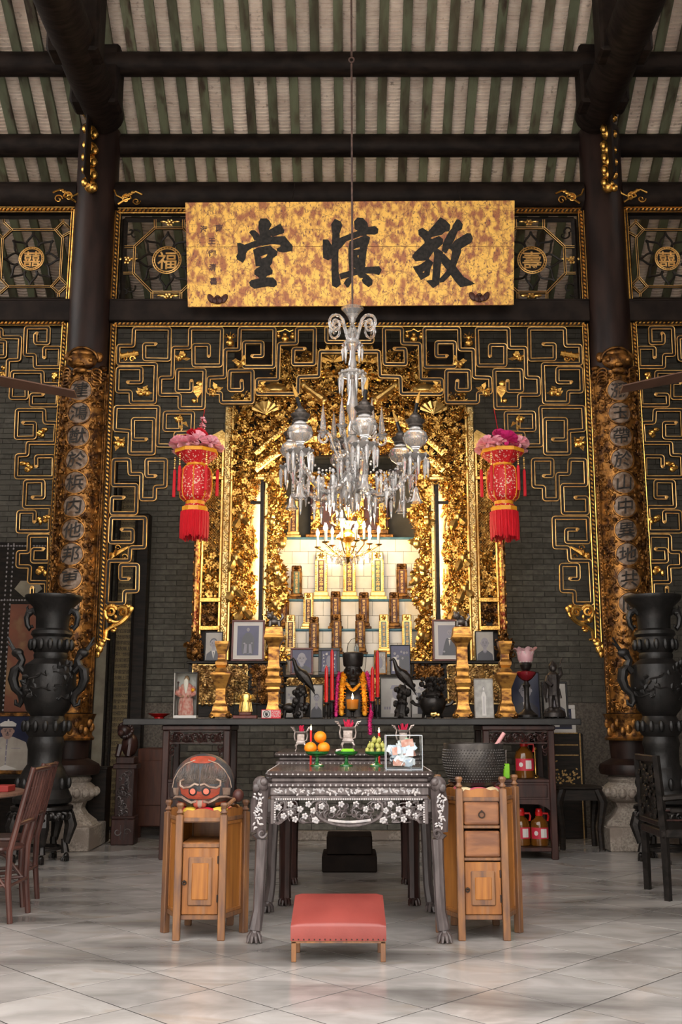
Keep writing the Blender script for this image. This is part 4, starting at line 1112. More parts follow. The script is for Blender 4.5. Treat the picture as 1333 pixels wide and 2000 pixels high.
# gilded cabinet of honour on the top step
z, yr = LEDGE[3]; y = yr+.16
t = thing('tablet_cabinet', 'carved gilt and red cabinet of tablets on the top step behind the chandeliers', 'cabinet', (0, y, z+.001))
mb = MB(); mb.box(-.56, .56, y-.12, y+.12, z, z+.05, .01); mb.box(-.50, .50, y-.10, y+.10, z+.05, z+.11, .01); mb.build('base', M['gold_old'], t, smooth=0)
mb = MB(); mb.box(-.50, .50, y-.02, y+.06, z+.11, z+.75, .01); mb.build('back', M['tab_red'], t, smooth=0)
for xx in (-.42, -.14, .14, .42):
    mb = MB(); mb.box(xx-.05, xx+.05, y-.06, y, z+.11, z+.72, .01); carve(mb, lambda a, b: True, (xx-.05, xx+.05, z+.12, z+.70), 40, y-.05, rr, (.03, .06), .03); mb.build('carved_pillar', M['gold'], t)
mb = MB(); carve(mb, lambda a, b: True, (-.5, .5, z+.66, z+.85), 160, y-.03, rr, (.04, .08), .05); stuff(mb.build('cresting', M['gold'], t))
# ------------------------------------------------------------------ furniture
M['rosewood'] = mat('dark_rosewood', (.050,.020,.016), (.022,.010,.009), .35, scale=7, st=(3,3,.5), bump=.1, spec=.4)
M['ebony'] = mat('black_tabletop', (.022,.021,.021), (.012,.011,.011), .38, scale=5)
M['table_wood'] = mat('weathered_inlaid_wood', (.10,.080,.078), (.050,.039,.038), .33, scale=9, st=(4,4,.6), bump=.15, spec=.5)
M['table_top'] = mat('polished_table_top', (.060,.045,.042), (.035,.026,.025), .16, scale=6, spec=.6)
M['pearl'] = mat('mother_of_pearl', (.40,.36,.345), (.27,.26,.265), .22, scale=40, spec=.7)
M['oak'] = mat('orange_teak', (.30,.118,.028), (.17,.060,.016), .38, scale=5, st=(5,5,.5), lo=.35, hi=.65, detail=7, bump=.12, c3=(.20,.105,.06), s3=3, lo3=.58, hi3=.75, spec=.45)
M['oak_dark'] = mat('worn_teak_edge', (.22,.098,.036), (.11,.056,.036), .5, scale=9, st=(3,3,.5), lo=.35, hi=.65, bump=.2)
M['oak_panel'] = mat('teak_panel', (.36,.142,.028), (.21,.074,.016), .32, scale=4, st=(7,7,.5), lo=.32, hi=.68, detail=8, bump=.1, spec=.5)
M['iron'] = mat('dark_iron', (.03,.024,.02), (.06,.035,.025), .5, .7, scale=30)
M['leather'] = mat('salmon_vinyl', (.225,.043,.034), (.175,.032,.026), .34, scale=3, bump=.05, bscale=90, spec=.5)
M['dark_hole'] = mat('dark_interior', (.05,.022,.01), rough=.8)

def panel(mb, x0, x1, y, z0, z1, d=.012):
    """raised-and-fielded panel facing the camera, frame proud of a bevelled field"""
    mb.box(x0, x1, y, y+.01, z0, z1, .002)
    mb.box(x0+.022, x1-.022, y-d*.6, y+.005, z0+.03, z1-.03, .006)
    mb.box(x0+.04, x1-.04, y-d, y+.005, z0+.05, z1-.05, .005)
# long black plank table at the back
YK = 10.0; ZK = P(683, 1403.5, YK).z; zk0 = P(683, 1416, YK).z
xk0, xk1 = P(240, 1408, YK).x, P(1136, 1408, YK).x
tag(MB().box(xk0, xk1, YK, 11.0, zk0, ZK, .006).build('altar_plank', M['ebony'], smooth=0), 'long black plank altar table spanning the two rosewood stands', 'table')
# the two rosewood stands
def stand(s, x0, x1, label):
    y0, y1 = 10.06, 10.75; zt = zk0-.002
    t = thing('altar_stand', label, 'stand', ((x0+x1)/2, (y0+y1)/2, 0), 'rosewood stands under the plank')
    lw = .065
    for (a, b) in ((x0, y0), (x1-lw, y0), (x0, y1-lw), (x1-lw, y1-lw)):
        MB().box(a, a+lw, b, b+lw, 0, zt-.05, .008).build('leg', M['rosewood'], t, smooth=0)
    mb = MB(); mb.box(x0-.01, x1+.01, y0-.01, y1, zt-.05, zt, .01); mb.build('top', M['rosewood'], t, smooth=0)
    zs = P(1000, 1522, y0).z; zd = P(1000, 1562, y0).z; zl = P(1000, 1656, y0).z
    mb = MB(); mb.box(x0+lw, x1-lw, y0+.005, y1-.005, zs-.03, zs, .004); mb.build('shelf', M['rosewood'], t, smooth=0)
    mb = MB(); mb.box(x0+lw, x1-lw, y0+.005, y1-.005, zl-.035, zl, .004); mb.build('shelf', M['rosewood'], t, smooth=0)
    mb = MB(); mb.box(x0+lw, x1-lw, y0+.012, y0+.05, zd, zs-.03, .003); mb.box(x0+lw+.02, x1-lw-.02, y0+.006, y0+.02, zd+.02, zs-.05, .005); mb.build('drawer', M['rosewood'], t, smooth=0)
    mb = MB(); pts = [(x0+lw, zd), (x0+lw, zd-.10), (x0+lw+.03, zd-.075), (x0+lw+.10, zd-.045), ((x0+x1)/2, zd-.04), (x1-lw-.10, zd-.045), (x1-lw-.03, zd-.075), (x1-lw, zd-.10), (x1-lw, zd)]
    mb.prism(pts, y0+.015, y0+.035); mb.build('apron', M['rosewood'], t, smooth=0)
    mb = MB(); rr = random.Random(4); za, zb_ = P(1000, 1450, y0).z, zt-.065
    mb.box(x0+lw, x1-lw, y0+.02, y0+.035, za-.012, za, .0); mb.box(x0+lw, x1-lw, y0+.02, y0+.035, zb_, zb_+.012)
    n = 12
    for k in range(n):
        c = (x0+lw+(x1-x0-2*lw)*(k+.5)/n, y0+.028, (za+zb_)/2)
        curl_(mb, c, .045, k*1.3, 1 if k % 2 else -1, .009); curl_(mb, (c[0]+.01, c[1], c[2]-.02), .035, k*2.1, -1, .008); mb.ball((c[0], c[1], c[2]+.02), (.015, .01, .012), 6, 4)
    for q, xx in ((1, x0+lw), (-1, x1-lw)):
        for k in range(3): curl_(mb, (xx+q*.03, y0+.028, za-.04-.035*k), .035-.007*k, k, q, .009)
    mb.build('fretwork', M['rosewood'], t)
    mb = MB(); mb.box(x0+.02, x1-.02, y1-.015, y1-.005, zl, zd); mb.build('back_panel', M['dark_beam'], t, smooth=0)
    for xx in (x0+.01, x1-.02):
        mb = MB(); mb.box(xx, xx+.01, y0+lw, y1-lw, zd, zs-.03); mb.build('side_rail', M['rosewood'], t, smooth=0)
    return dict(zs=zs, zl=zl, y0=y0)
SL_ = stand(-1, P(312, 1600, 10.06).x, P(446, 1600, 10.06).x, 'dark rosewood stand behind the wooden fish drum, under the left of the plank')
SR_ = stand(1, P(948, 1600, 10.06).x, P(1090, 1600, 10.06).x, 'dark rosewood stand holding cooking oil, under the right of the plank')

# ------------------------------------------------------------------ front altar table with mother-of-pearl
def z6(py): return P(683, py, 6.45).z
def claw(mb, x, y, z=0.0, s=1.0):
    mb.ball((x, y, z+.045*s), (.035*s, .04*s, .05*s), 10, 7)
    for k in range(4):
        a = -PI/2+(k-1.5)*.55
        mb.tube([(x+.015*s*math.cos(a), y+.015*s*math.sin(a), z+.06*s), (x+.045*s*math.cos(a), y+.05*s*math.sin(a), z+.035*s), (x+.055*s*math.cos(a), y+.062*s*math.sin(a), z+.006*s)], [.016*s, .014*s, .007*s], 6)
ft = thing('altar_table', 'dark offering table inlaid with mother-of-pearl, on claw feet in front', 'table', (0, 6.95, 0))
y0, y1 = 6.43, 7.50; hx = .515; zt = z6(1506)
mb = MB(); mb.box(-hx, hx, y0-.02, y1, zt-.035, zt, .014); mb.build('table_top', M['table_top'], ft, smooth=0)
mb = MB(); mb.box(-hx+.03, hx-.03, y0+.005, y1-.03, zt-.07, zt-.035, .012); mb.build('moulding', M['table_wood'], ft, smooth=0)
mb = MB(); mb.box(-hx+.01, hx-.01, y0-.008, y1-.02, zt-.095, zt-.07, .010); mb.build('moulding', M['table_wood'], ft, smooth=0)
mb = MB(); mb.box(-hx+.03, hx-.03, y0+.012, y1-.04, z6(1553), zt-.095, .004); mb.build('frieze', M['table_wood'], ft, smooth=0)
mb = MB()
for k in range(30):
    x = -hx+.02+(2*hx-.04)*(k+.5)/30
    mb.ball((x, y0-.02, zt-.018), (.006, .004, .006), 6, 4); mb.ball((x, y0-.008, zt-.083), (.006, .004, .007), 6, 4)
for k in range(26):
    for q in (-1, 1): mb.ball((q*(hx-.012), y0+.02+(y1-y0-.05)*k/26, zt-.001), (.006, .006, .003), 6, 4)
for k in range(40): mb.ball((-hx+.02+(2*hx-.04)*k/39, y0+.012, zt-.001), (.004, .004, .002), 5, 4)
stuff(mb.build('pearl_studs', M['pearl'], ft))
mb = MB(); rr = random.Random(8); zc = (z6(1553)+zt-.095)/2
for k in range(16):
    x = -hx+.07+(2*hx-.14)*(k+.5)/16
    for q in range(9):
        leaf(mb, (x+rr.uniform(-.03, .03), y0+.0105, zc+rr.uniform(-.018, .018)), rr.uniform(0, 6.28), rr.uniform(.012, .024), .006, 0, .02, .0)
stuff(mb.build('pearl_inlay', M['pearl'], ft))
za, zl = z6(1554), z6(1606)
mb = MB(); mb.box(-hx+.035, hx-.035, y0+.0, y0+.03, za-.02, za, .004)
for q in (-1, 1):
    xa, xb = sorted((q*(hx-.035), q*(hx-.06))); mb.box(xa, xb, y0, y0+.03, zl-.01, za-.02, .004)
o = mb.build('apron_frame', M['table_wood'], ft, smooth=0)
mb = MB()
for k in range(64): mb.box(-hx+.065+(2*hx-.13)*k/64, -hx+.065+(2*hx-.13)*(k+.7)/64, y0-.003, y0, za-.024, za-.014)
for k in range(9):
    for q in (-1, 1): mb.box(q*(hx-.062)-.005, q*(hx-.062)+.005, y0-.003, y0, zl+(za-.03-zl)*k/9, zl+(za-.03-zl)*(k+.7)/9)
stuff(mb.build('pearl_border', M['pearl'], o, smooth=0))
mb = MB()
for k in range(34):
    s = 1 if k % 2 else -1; x = rr.uniform(.14, hx-.08)*s; z = rr.uniform(zl+.01, za-.04)
    pts = [(x, y0+.012, z)]; a = rr.uniform(0, 6.28)
    for q in range(7): a += rr.uniform(.2, .7); pts.append((pts[-1][0]+.022*math.cos(a), y0+.012, min(za-.03, max(zl, pts[-1][2]+.022*math.sin(a)))))
    mb.tube(pts, [.007-.0005*q for q in range(8)], 5); leaf(mb, pts[3], a, .04, .010, 0, .3)
for s in (-1, 1):
    for q in range(5): curl_(mb, (s*(hx-.08-.02*q), y0+.012, zl+.02+.01*q), .03, q, s, .008)
    curl_(mb, (s*(hx-.075), y0+.012, zl+.02), .035, 1, s, .012)
for k in range(26): curl_(mb, (rr.uniform(-.17, .17), y0+.005, rr.uniform(zl+.02, za-.05)), rr.uniform(.02, .035), rr.uniform(0, 6), rr.choice((1, -1)), .006)
cx_ = [(.20*math.cos(a), y0-.002, (zl+za)/2-.01+.085*math.sin(a)) for a in [PI*1.02+PI*.96*k/20 for k in range(21)]]
mb.tube(cx_, .011, 6); mb.tube([(-.20, y0, (zl+za)/2-.01), (-.20, y0, za-.05), (-.17, y0, za-.03)], .009, 6); mb.tube([(.20, y0, (zl+za)/2-.01), (.20, y0, za-.05), (.17, y0, za-.03)], .009, 6)
stuff(mb.build('carved_vines', M['table_wood'], ft))
mb = MB(); n = 9
for k in range(5):
    a = 2*PI*k/5; mb.ball((.0125*math.cos(a), 0, .0125*math.sin(a)), (.0085, .005, .0085), 7, 5)
mb.ball((0, -.004, 0), (.005, .004, .005), 6, 4); fl_me = mb.mesh('pearl_flower', M['pearl_flower'] if 'pearl_flower' in M else M['pearl'])
for (fx, fz) in ((-.43,.7),(-.40,.3),(-.36,.85),(-.36,.45),(-.33,.15),(-.30,.62),(-.27,.30),(-.25,.85),(-.22,.55),(-.21,.12),(-.17,.75),(-.10,.6),(-.05,.85),(.04,.85),(.1,.62),(.2,.1)):
    for s in ((1, -1) if abs(fx) > .15 else (1,)):
        shared('pearl_flower', fl_me, ft, (fx*s, y0+.0, zl+(za-.03-zl)*fz))
mb = MB(); pts = [(-.13+.26*k/12, zl-.004-.012*math.sin(PI*k/12)) for k in range(13)]; mb.tube([(x, y0-.012, z+.02) for x, z in pts], .008, 6, flat=.5); mb.build('pearl_garland', M['pearl'], ft)
for s in (-1, 1):
    for (yy, fr) in ((y0+.03, True), (y1-.06, False)):
        x = s*.542; mb = MB()
        zk = z6(1632); ztop = z6(1538)
        path = [(x, yy, ztop), (x+s*.012, yy, ztop-.10), (x+s*.012, yy, zk+.02), (x-s*.008, yy, zk-.02), (x-s*.004, yy, .45), (x+s*.004, yy, .18), (x+s*.022, yy-.01, .07)]
        mb.tube([path[0], path[1], path[2]], [.045, .052, .046], 4, flat=1.0); mb.tube(path[3:], [.038, .035, .034, .040], 8); mb.tube([path[2], path[3]], [.046, .030], 8)
        claw(mb, x+s*.022, yy-.01)
        spiral(mb, (x-s*.012, zk+.015), .028, 1.2, yy-.04, 0, s, .010, 14)
        mb.ball((x, yy-.01, ztop+.02), (.05, .045, .05), 10, 7); mb.ball((x-s*.02, yy-.045, ztop+.035), (.025, .02, .025), 8, 6); mb.ball((x+s*.025, yy-.035, ztop+.0), (.025, .02, .03), 8, 6)
        o = mb.build('leg', M['table_wood'], ft)
        if fr:
            mb = MB()
            for k in range(34):
                leaf(mb, (x+s*.012+rr.uniform(-.022, .022), yy-.054, zk+.05+(ztop-zk-.08)*(k+.5)/34), rr.uniform(0, 6.28), rr.uniform(.014, .028), .006, 0, .05, 0)
            stuff(mb.build('pearl_inlay', M['pearl'], o))
for s in (-1, 1): MB().box(s*.49-.015, s*.49+.015, y0+.05, y1-.05, za-.10, za-.02, .003).build('side_rail', M['table_wood'], ft, smooth=0)

# second, slightly higher table behind it
bt_ = thing('altar_table', 'narrower dark inlaid altar table standing behind the front table, holding the incense burners', 'table', (0, 8.1, 0))
y2, y3 = 7.60, 8.70; zt2 = P(683, 1470, y2).z; hx2 = P(830, 1470, y2).x
mb = MB(); mb.box(-hx2, hx2, y2, y3, zt2-.03, zt2, .012); mb.build('table_top', M['table_top'], bt_, smooth=0)
mb = MB(); mb.box(-hx2+.03, hx2-.03, y2+.02, y3-.02, zt2-.06, zt2-.03, .01); mb.build('moulding', M['table_wood'], bt_, smooth=0)
mb = MB(); mb.box(-hx2+.01, hx2-.01, y2+.005, y3-.01, zt2-.09, zt2-.06, .01); mb.build('moulding', M['table_wood'], bt_, smooth=0)
mb = MB(); mb.box(-hx2+.04, hx2-.04, y2+.03, y3-.03, zt2-.26, zt2-.09, .006); mb.build('frieze', M['rosewood'], bt_, smooth=0)
mb = MB()
for k in range(34):
    x = -hx2+.02+(2*hx2-.04)*(k+.5)/34; mb.ball((x, y2+.001, zt2-.015), (.006, .004, .006), 6, 4); mb.ball((x, y2+.006, zt2-.075), (.006, .004, .006), 6, 4)
stuff(mb.build('pearl_studs', M['pearl'], bt_))
for s in (-1, 1):
    for yy in (y2+.09, y3-.06):
        mb = MB(); x = s*(hx2-.085); mb.tube([(x, yy, zt2-.2), (x, yy, .15), (x, yy-.01, .05)], [.05, .042, .045], 8); claw(mb, x, yy-.01); mb.build('leg', M['rosewood'], bt_)
tag(MB().box(-.2, .2, 9.3, 9.7, .14, .30, .01).box(-.24, .24, 9.26, 9.74, 0, .14, .01).build('pedestal_block', M['dark_beam'], smooth=0), 'low dark stepped pedestal in the shade beneath the altar tables', 'pedestal')

# ------------------------------------------------------------------ hexagonal teak cabinets
def hexcab(cx, label, left):
    yf = 6.50; yc = yf+.235; pts = [(-.135, yf), (.135, yf), (.245, yc), (.135, yc+.235), (-.135, yc+.235), (-.245, yc)]
    t = thing('hexagonal_cabinet', label, 'cabinet', (cx, yc, 0), 'hexagonal teak cabinets')
    V = lambda k: Vector((cx+pts[k % 6][0], pts[k % 6][1], 0))
    ctr = Vector((cx, yc, 0))
    zP = .80; zf_ = P(683, 1567 if left else 1516, yf).z; zr_ = P(683, 1597 if left else 1557, yf).z; zb_ = P(683, 1797, yf).z
    for k in range(6):
        p = V(k); an = math.atan2(p.y-yc, p.x-cx); mb = MB()
        mx = Matrix.Translation(p) @ Matrix.Rotation(0 if k in (0, 1, 3, 4) else PI/4, 4, 'Z')
        mb.box(-.022, .022, -.022, .022, 0, zf_-.075, .004, mx=mx)
        mb.lathe([(.022, 0), (.014, .008), (.024, .018), (.015, .03), (.013, .038), (.025, .062), (.02, .075), (0, .078)], 8, p+Vector((0, 0, zf_-.078)))
        mb.build('post', M['oak_dark'], t)
    for k in range(6):
        a, b = V(k), V(k+1); d = (b-a); L = d.length; u = d.normalized(); nrm = Vector((u.y, -u.x, 0))
        if nrm.dot((a+b)/2-ctr) < 0: nrm = -nrm
        mx = Matrix((( u.x, -nrm.x, 0, a.x), (u.y, -nrm.y, 0, a.y), (0, 0, 1, 0), (0, 0, 0, 1)))
        # local x along the face, local y inwards
        x0, x1 = .022, L-.022
        for q0, q1 in ((zb_, zb_+.028), (zr_-.025, zr_)): MB().box(x0, x1, .004, .028, q0, q1, .003, mx=mx).build('rail', M['oak_dark'], t, smooth=0)
        # wavy crest board
        cr = [(x0, zr_), (x1, zr_), (x1, zr_+.03), (x1-.02, zr_+.045), (x1-.05, zr_+.04), (x1-.09 if L > .25 else x1-.06, zr_+.052), (x0+.09 if L > .25 else x0+.06, zr_+.052), (x0+.05, zr_+.04), (x0+.02, zr_+.045), (x0, zr_+.03)]
        mb = MB(); mb.prism(cr, .010, .022, fn=lambda x, y, z: mx @ Vector((x, y, z))); mb.build('crest_board', M['oak'], t, smooth=0)
        if k == 0:
            if left:
                zo0, zo1 = P(683, 1646, yf).z, P(683, 1607, yf).z
                MB().box(x0, x1, .004, .03, zo0-.03, zo0-.006, .003, mx=mx).build('rail', M['oak_dark'], t, smooth=0)
                MB().box(x0, x1, .01, .35, zo0-.008, zo0, mx=mx).build('shelf', M['oak'], t, smooth=0)
                dz0, dz1 = zb_+.03, zo0-.032
            else:
                for (ya, yb, knob) in ((1566, 1611, True), (1623, 1674, False)):
                    z0_, z1_ = P(683, yb, yf).z, P(683, ya+0, yf).z
                    if ya == 1566: z1_ = zr_-.03
                    mb = MB(); mb.box(x0+.004, x1-.004, -.008, .02, z0_, z1_, .008, mx=mx); mb.box(x0+.016, x1-.016, -.010, .02, z0_+.012, z1_-.012, .002, mx=mx); o = mb.build('drawer', M['oak_drawer'], t, smooth=0)
                    if knob:
                        mb = MB(); c = mx @ Vector(((x0+x1)/2, -.018, (z0_+z1_)/2)); mb.tube([c+Vector((.018*math.cos(q), -.004, -.006+.018*math.sin(q))) for q in [2*PI*w/14 for w in range(14)]], .004, 6, True); mb.ball(c+Vector((0, .004, .014)), .007, 7, 5); mb.build('ring_pull', M['iron'], o)
                    MB().box(x0, x1, .004, .03, z0_-.022, z0_-.003, .003, mx=mx).build('rail', M['oak_dark'], t, smooth=0)
                dz0, dz1 = zb_+.03, P(683, 1684, yf).z
            mb = MB(); mb.box(x0+.003, x1-.003, -.002, .02, dz0, dz1, .004, mx=mx); o = mb.build('door', M['oak'], t, smooth=0)
            mb = MB(); mb.box(x0+.038, x1-.038, -.012, .01, dz0+.05, dz1-.05, .008, mx=mx); f1 = mb.build('door_panel', M['oak_dark'], o, smooth=0)
            mb = MB(); mb.box(x0+.062, x1-.062, -.016, .01, dz0+.085, dz1-.085, .005, mx=mx); mb.build('door_field', M['oak_panel'], o, smooth=0)
            for zz_ in (dz0+.07, dz1-.09):
                MB().box(x1-.012, x1-.002, -.006, .0, zz_, zz_+.045, .002, mx=mx).build('hinge', M['iron'], o, smooth=0)
            mb = MB(); c = mx @ Vector((x0+.018, -.008, (dz0+dz1)/2)); mb.tube([c+Vector((.011*math.cos(q), -.004, -.008+.011*math.sin(q))) for q in [2*PI*w/12 for w in range(12)]], .004, 6, True); mb.ball(c, .008, 7, 5); mb.build('latch', M['iron'], o)
        else:
            mb = MB(); mb.box(x0, x1, .014, .022, zb_+.028, zr_-.025, mx=mx); o = mb.build('side_panel', M['oak_panel'], t, smooth=0)
            mb = MB(); w = .018
            for (a_, b_, c_, d_) in ((x0, x0+w, zb_+.028, zr_-.025), (x1-w, x1, zb_+.028, zr_-.025), (x0, x1, zb_+.028, zb_+.05), (x0, x1, zr_-.047, zr_-.025)): mb.box(a_, b_, .006, .018, c_, d_, .003, mx=mx)
            mb.build('panel_moulding', M['oak'], o, smooth=0)
    inner = [(cx+p[0]*.93, yc+(p[1]-yc)*.93) for p in pts]
    for nm, z0_, z1_ in (('top_board', zr_-.03, zr_-.015), ('bottom_board', zb_+.005, zb_+.02)):
        mb = MB(); n = 6; mb.add([(x, y, z0_) for x, y in inner]+[(x, y, z1_) for x, y in inner], [tuple(range(6))[::-1], tuple(range(6, 12))]+[(k, (k+1) % 6, 6+(k+1) % 6, 6+k) for k in range(6)]); mb.build(nm, M['oak_dark'], t, smooth=0)
    return zr_, zf_, yc
M['oak_drawer'] = mat('teak_drawer_front', (.22,.088,.034), (.13,.05,.023), .4, scale=7, st=(.8,2,3), detail=7, bump=.15)
HXL, HXR = P(388, 1837, 6.5).x, P(947, 1837, 6.5).x
zcr, zcf, ycab = hexcab(HXL, 'hexagonal teak cabinet with an open niche, under the painted wooden fish', True)
zcr2, zcf2, _ = hexcab(HXR, 'hexagonal teak cabinet with two drawers, under the bronze bowl gong', False)

# ------------------------------------------------------------------ kneeling stool
ks = thing('kneeling_stool', 'low sloping kneeling stool with salmon red vinyl pad before the table', 'stool', (-.06, 6.07, 0))
xa, xb = P(568, 1820, 5.94).x, P(755, 1820, 5.94).x
yF, yB = 5.935, 6.20; zfb, zft = P(683, 1838, yF).z, P(683, 1806, yF).z; zbb, zbt = zfb+.10, P(683, 1743, yB).z
def padpt(u, v, w):   # u across, v depth, w height
    x = xa+(xb-xa)*u; x = (xa+xb)/2+(x-(xa+xb)/2)*(1-.04*v)
    y = yF+(yB-yF)*v; lo = zfb+(zbb-zfb)*v; hi = zft+(zbt-zft)*v + .018*math.sin(PI*u)*math.sin(PI*min(1, v+.02))
    return Vector((x, y, lo+(hi-lo)*w))
mb = MB(); n = 14; vs = []
ring = [(0, .0), (0, .85), (.012, .96), (.05, 1.0), (.35, 1.0), (.65, 1.0), (.95, 1.0), (.988, .96), (1, .85), (1, 0)]
for i in range(n+1):
    u = i/n; eb = .0
    for (v, w) in ring:
        e = 1.0
        if i in (0, n) : w_ = min(w, .88)
        else: w_ = w
        vs.append(padpt(u, v, w_))
fs = []; m = len(ring)
for i in range(n):
    for j in range(m-1): fs.append((i*m+j, (i+1)*m+j, (i+1)*m+j+1, i*m+j+1))
fs += [tuple(range(m)), tuple(n*m+j for j in range(m))[::-1]]
fs += [tuple([0, (m-1)]+[]) ] if False else []
mb.add(vs, fs); mb.build('pad', M['leather'], ks, smooth=50)
mb = MB()
for k in range(18): mb.ball(padpt((k+.5)/18, 0, .10)+Vector((0, -.002, 0)), .004, 6, 4)
stuff(mb.build('upholstery_nails', M['iron'], ks))
mb = MB(); mb.add([padpt(0, 0, 0)+Vector((.004, .004, -.012)), padpt(1, 0, 0)+Vector((-.004, .004, -.012)), padpt(1, 1, 0)+Vector((-.004, -.004, -.012)), padpt(0, 1, 0)+Vector((.004, -.004, -.012)), padpt(0, 0, 0)+Vector((.004, .004, .01)), padpt(1, 0, 0)+Vector((-.004, .004, .01)), padpt(1, 1, 0)+Vector((-.004, -.004, .01)), padpt(0, 1, 0)+Vector((.004, -.004, .01))], [(0,3,2,1), (4,5,6,7), (0,1,5,4), (1,2,6,5), (2,3,7,6), (3,0,4,7)]); mb.build('frame', M['oak_dark'], ks, smooth=0)
for (u, v) in ((0, 0), (1, 0), (0, 1), (1, 1)):
    p = padpt(u, v, 0); x = p.x + (.018 if u == 0 else -.018); y = p.y+(.018 if v == 0 else -.018)
    MB().box(x-.014, x+.014, y-.014, y+.014, 0, p.z-.004 if v == 0 else p.z-.012, .003).build('leg', M['oak_dark'], ks, smooth=0)

M['gold_dim'] = mat('dull_gilding', (.50,.30,.10), (.20,.10,.035), .36, .75, scale=16, lo=.4, hi=.65, bump=.4, bscale=50)
# ------------------------------------------------------------------ photo shelf cabinet on the podium
YB = 11.76; zt_ = P(683, 1291, YB).z; zm_ = P(683, 1318, YB).z
sh = thing('altar_shelf', 'black shelf cabinet with gilt carved panels on the brick podium behind the plank', 'cabinet', (0, YB+.15, ZP+.02))
def shelfunit(pa, pb, zt, panels, y):
    x0, x1 = P(pa, 1340, y).x, P(pb, 1340, y).x; zb_ = ZP+.022
    MB().box(x0, x1, y+.03, y+.24, zb_, zt-.03, .004).build('body', M['black_wood'], sh, smooth=0)
    MB().box(x0-.02, x1+.02, y-.015, y+.25, zt-.03, zt, .006).build('shelf_board', M['black_wood'], sh, smooth=0)
    for (a, b, ya, yb, m, cm) in panels:
        xa, xb, za, zb2 = P(a, 1340, y).x, P(b, 1340, y).x, P(683, yb, y).z, P(683, ya, y).z
        mb = MB(); mb.box(xa, xb, y+.018, y+.034, za, zb2); o = mb.build('panel', M[m], sh, smooth=0)
        mb = MB(); w = .022
        for q in ((xa, xa+w, za, zb2), (xb-w, xb, za, zb2), (xa, xb, za, za+w), (xa, xb, zb2-w, zb2)): mb.box(q[0], q[1], y+.004, y+.03, q[2], q[3], .004)
        mb.build('panel_frame', M['pale_gold'] if cm == 'gold_dim' else M['black_wood'], o, smooth=0)
        mb = MB(); carve(mb, lambda x, z: True, (xa+w, xb-w, za+w, zb2-w), int(420*(xb-xa)*(zb2-za)/.2)+20, y+.02, random.Random(int(a)), (.03, .06), .02); stuff(mb.build('panel_carving', M[cm], o))
shelfunit(367, 556, zt_, ((374, 484, 1297, 1376, 'shrine_black', 'gold_dim'), (490, 553, 1297, 1376, 'shrine_black', 'gold_old')), YB)
shelfunit(806, 1000, zt_, ((809, 866, 1297, 1376, 'shrine_black', 'gold_old'), (874, 985, 1297, 1376, 'shrine_black', 'gold_dim')), YB)
shelfunit(558, 804, zm_, ((560, 640, 1323, 1376, 'shrine_black', 'gold_dim'), (722, 802, 1323, 1376, 'shrine_black', 'gold_dim')), YB-.0)
# ------------------------------------------------------------------ large glass chandelier
M['glass'] = mat('clear_cut_glass', (.96,.94,.93), rough=.03, trans=.82, ior=1.45, spec=.8)
M['crystal'] = mat('crystal_drop', (.97,.95,.94), rough=.02, trans=.76, ior=1.55, spec=.9)
M['pewter_dark'] = mat('dark_burner_metal', (.06,.055,.05), (.12,.10,.09), .45, .6, scale=30, bump=.3)
M['black_plastic'] = mat('black_sleeve', (.008,.008,.009), rough=.3)
M['amber'] = mat('amber_flame_bulb', (.75,.42,.10), rough=.12, trans=.35, spec=.7)
M['rusty_rod'] = mat('rusty_iron_rod', (.14,.085,.07), (.07,.045,.04), .6, .3, scale=20)
YH = 8.3; CHX = P(689, 900, YH).x
def zh(py): return P(683, py, YH).z
def ph(px): return P(px, 900, YH).x
ch = thing('glass_chandelier', 'large clear glass chandelier with six oil-lamp fonts hanging on a long rod', 'chandelier', (CHX, YH, zh(1004)))
c0 = Vector((CHX, YH, 0))
mb = MB(); mb.tube([c0+Vector((0, 0, zh(618))), c0+Vector((-.006, 0, zh(125)))], .009, 8); mb.tube([c0+Vector((-.006, 0, zh(110))), c0+Vector((-.016, 0, ZR(YH)-.05))], .009, 8); mb.build('rod', M['rusty_rod'], ch)
mb = MB(); mb.tube([c0+Vector((-.006+.022*math.cos(a), 0, zh(117)+.026*math.sin(a))) for a in [2*PI*k/16 for k in range(16)]], .008, 6, True); mb.build('hook_ring', M['rusty_rod'], ch)
px2m = YH/ray(800)[0]
def lat(name, prof, m='glass', n=20, c=None, parent=ch):
    """profile given as (pixel radius, pixel row)"""
    mb = MB(); mb.lathe([(r*px2m, zh(py)) for r, py in prof], n, c or c0); return mb.build(name, M[m], parent)
lat('top_bowl', [(5,632),(8,622),(14,612),(20,606),(23,603),(19,607),(12,615),(6,626),(4,634)])
lat('stem', [(4,634),(10,645),(13,655),(8,662),(17,668),(20,674),(12,680),(6,686),(6,700),(9,712),(7,722),(6,726)])
lat('drip_bowl', [(6,722),(16,723),(25,728),(27,733),(20,733),(10,738),(5,742)])
lat('stem', [(6,740),(8,770),(12,790),(12,800),(8,812),(6,825),(9,835),(9,850)])
lat('hub', [(6,850),(14,858),(20,868),(14,880),(9,886),(22,896),(30,900),(22,904),(12,910),(14,925),(24,935),(26,945),(16,955),(9,965),(12,975),(6,985),(3,1000),(0,1004)])
def prism_mesh(L, w):
    mb = MB(); mb.lathe([(0, 0), (w, -L*.18), (w*.8, -L*.5), (w*.35, -L*.92), (0, -L)], 6); mb.ball((0, 0, w*.9), w*.8, 6, 5); return mb.mesh('prism', M['crystal'], smooth=0)
pm_s = prism_mesh(.13, .016); pm_l = prism_mesh(.17, .018); pm_d = prism_mesh(.09, .013)
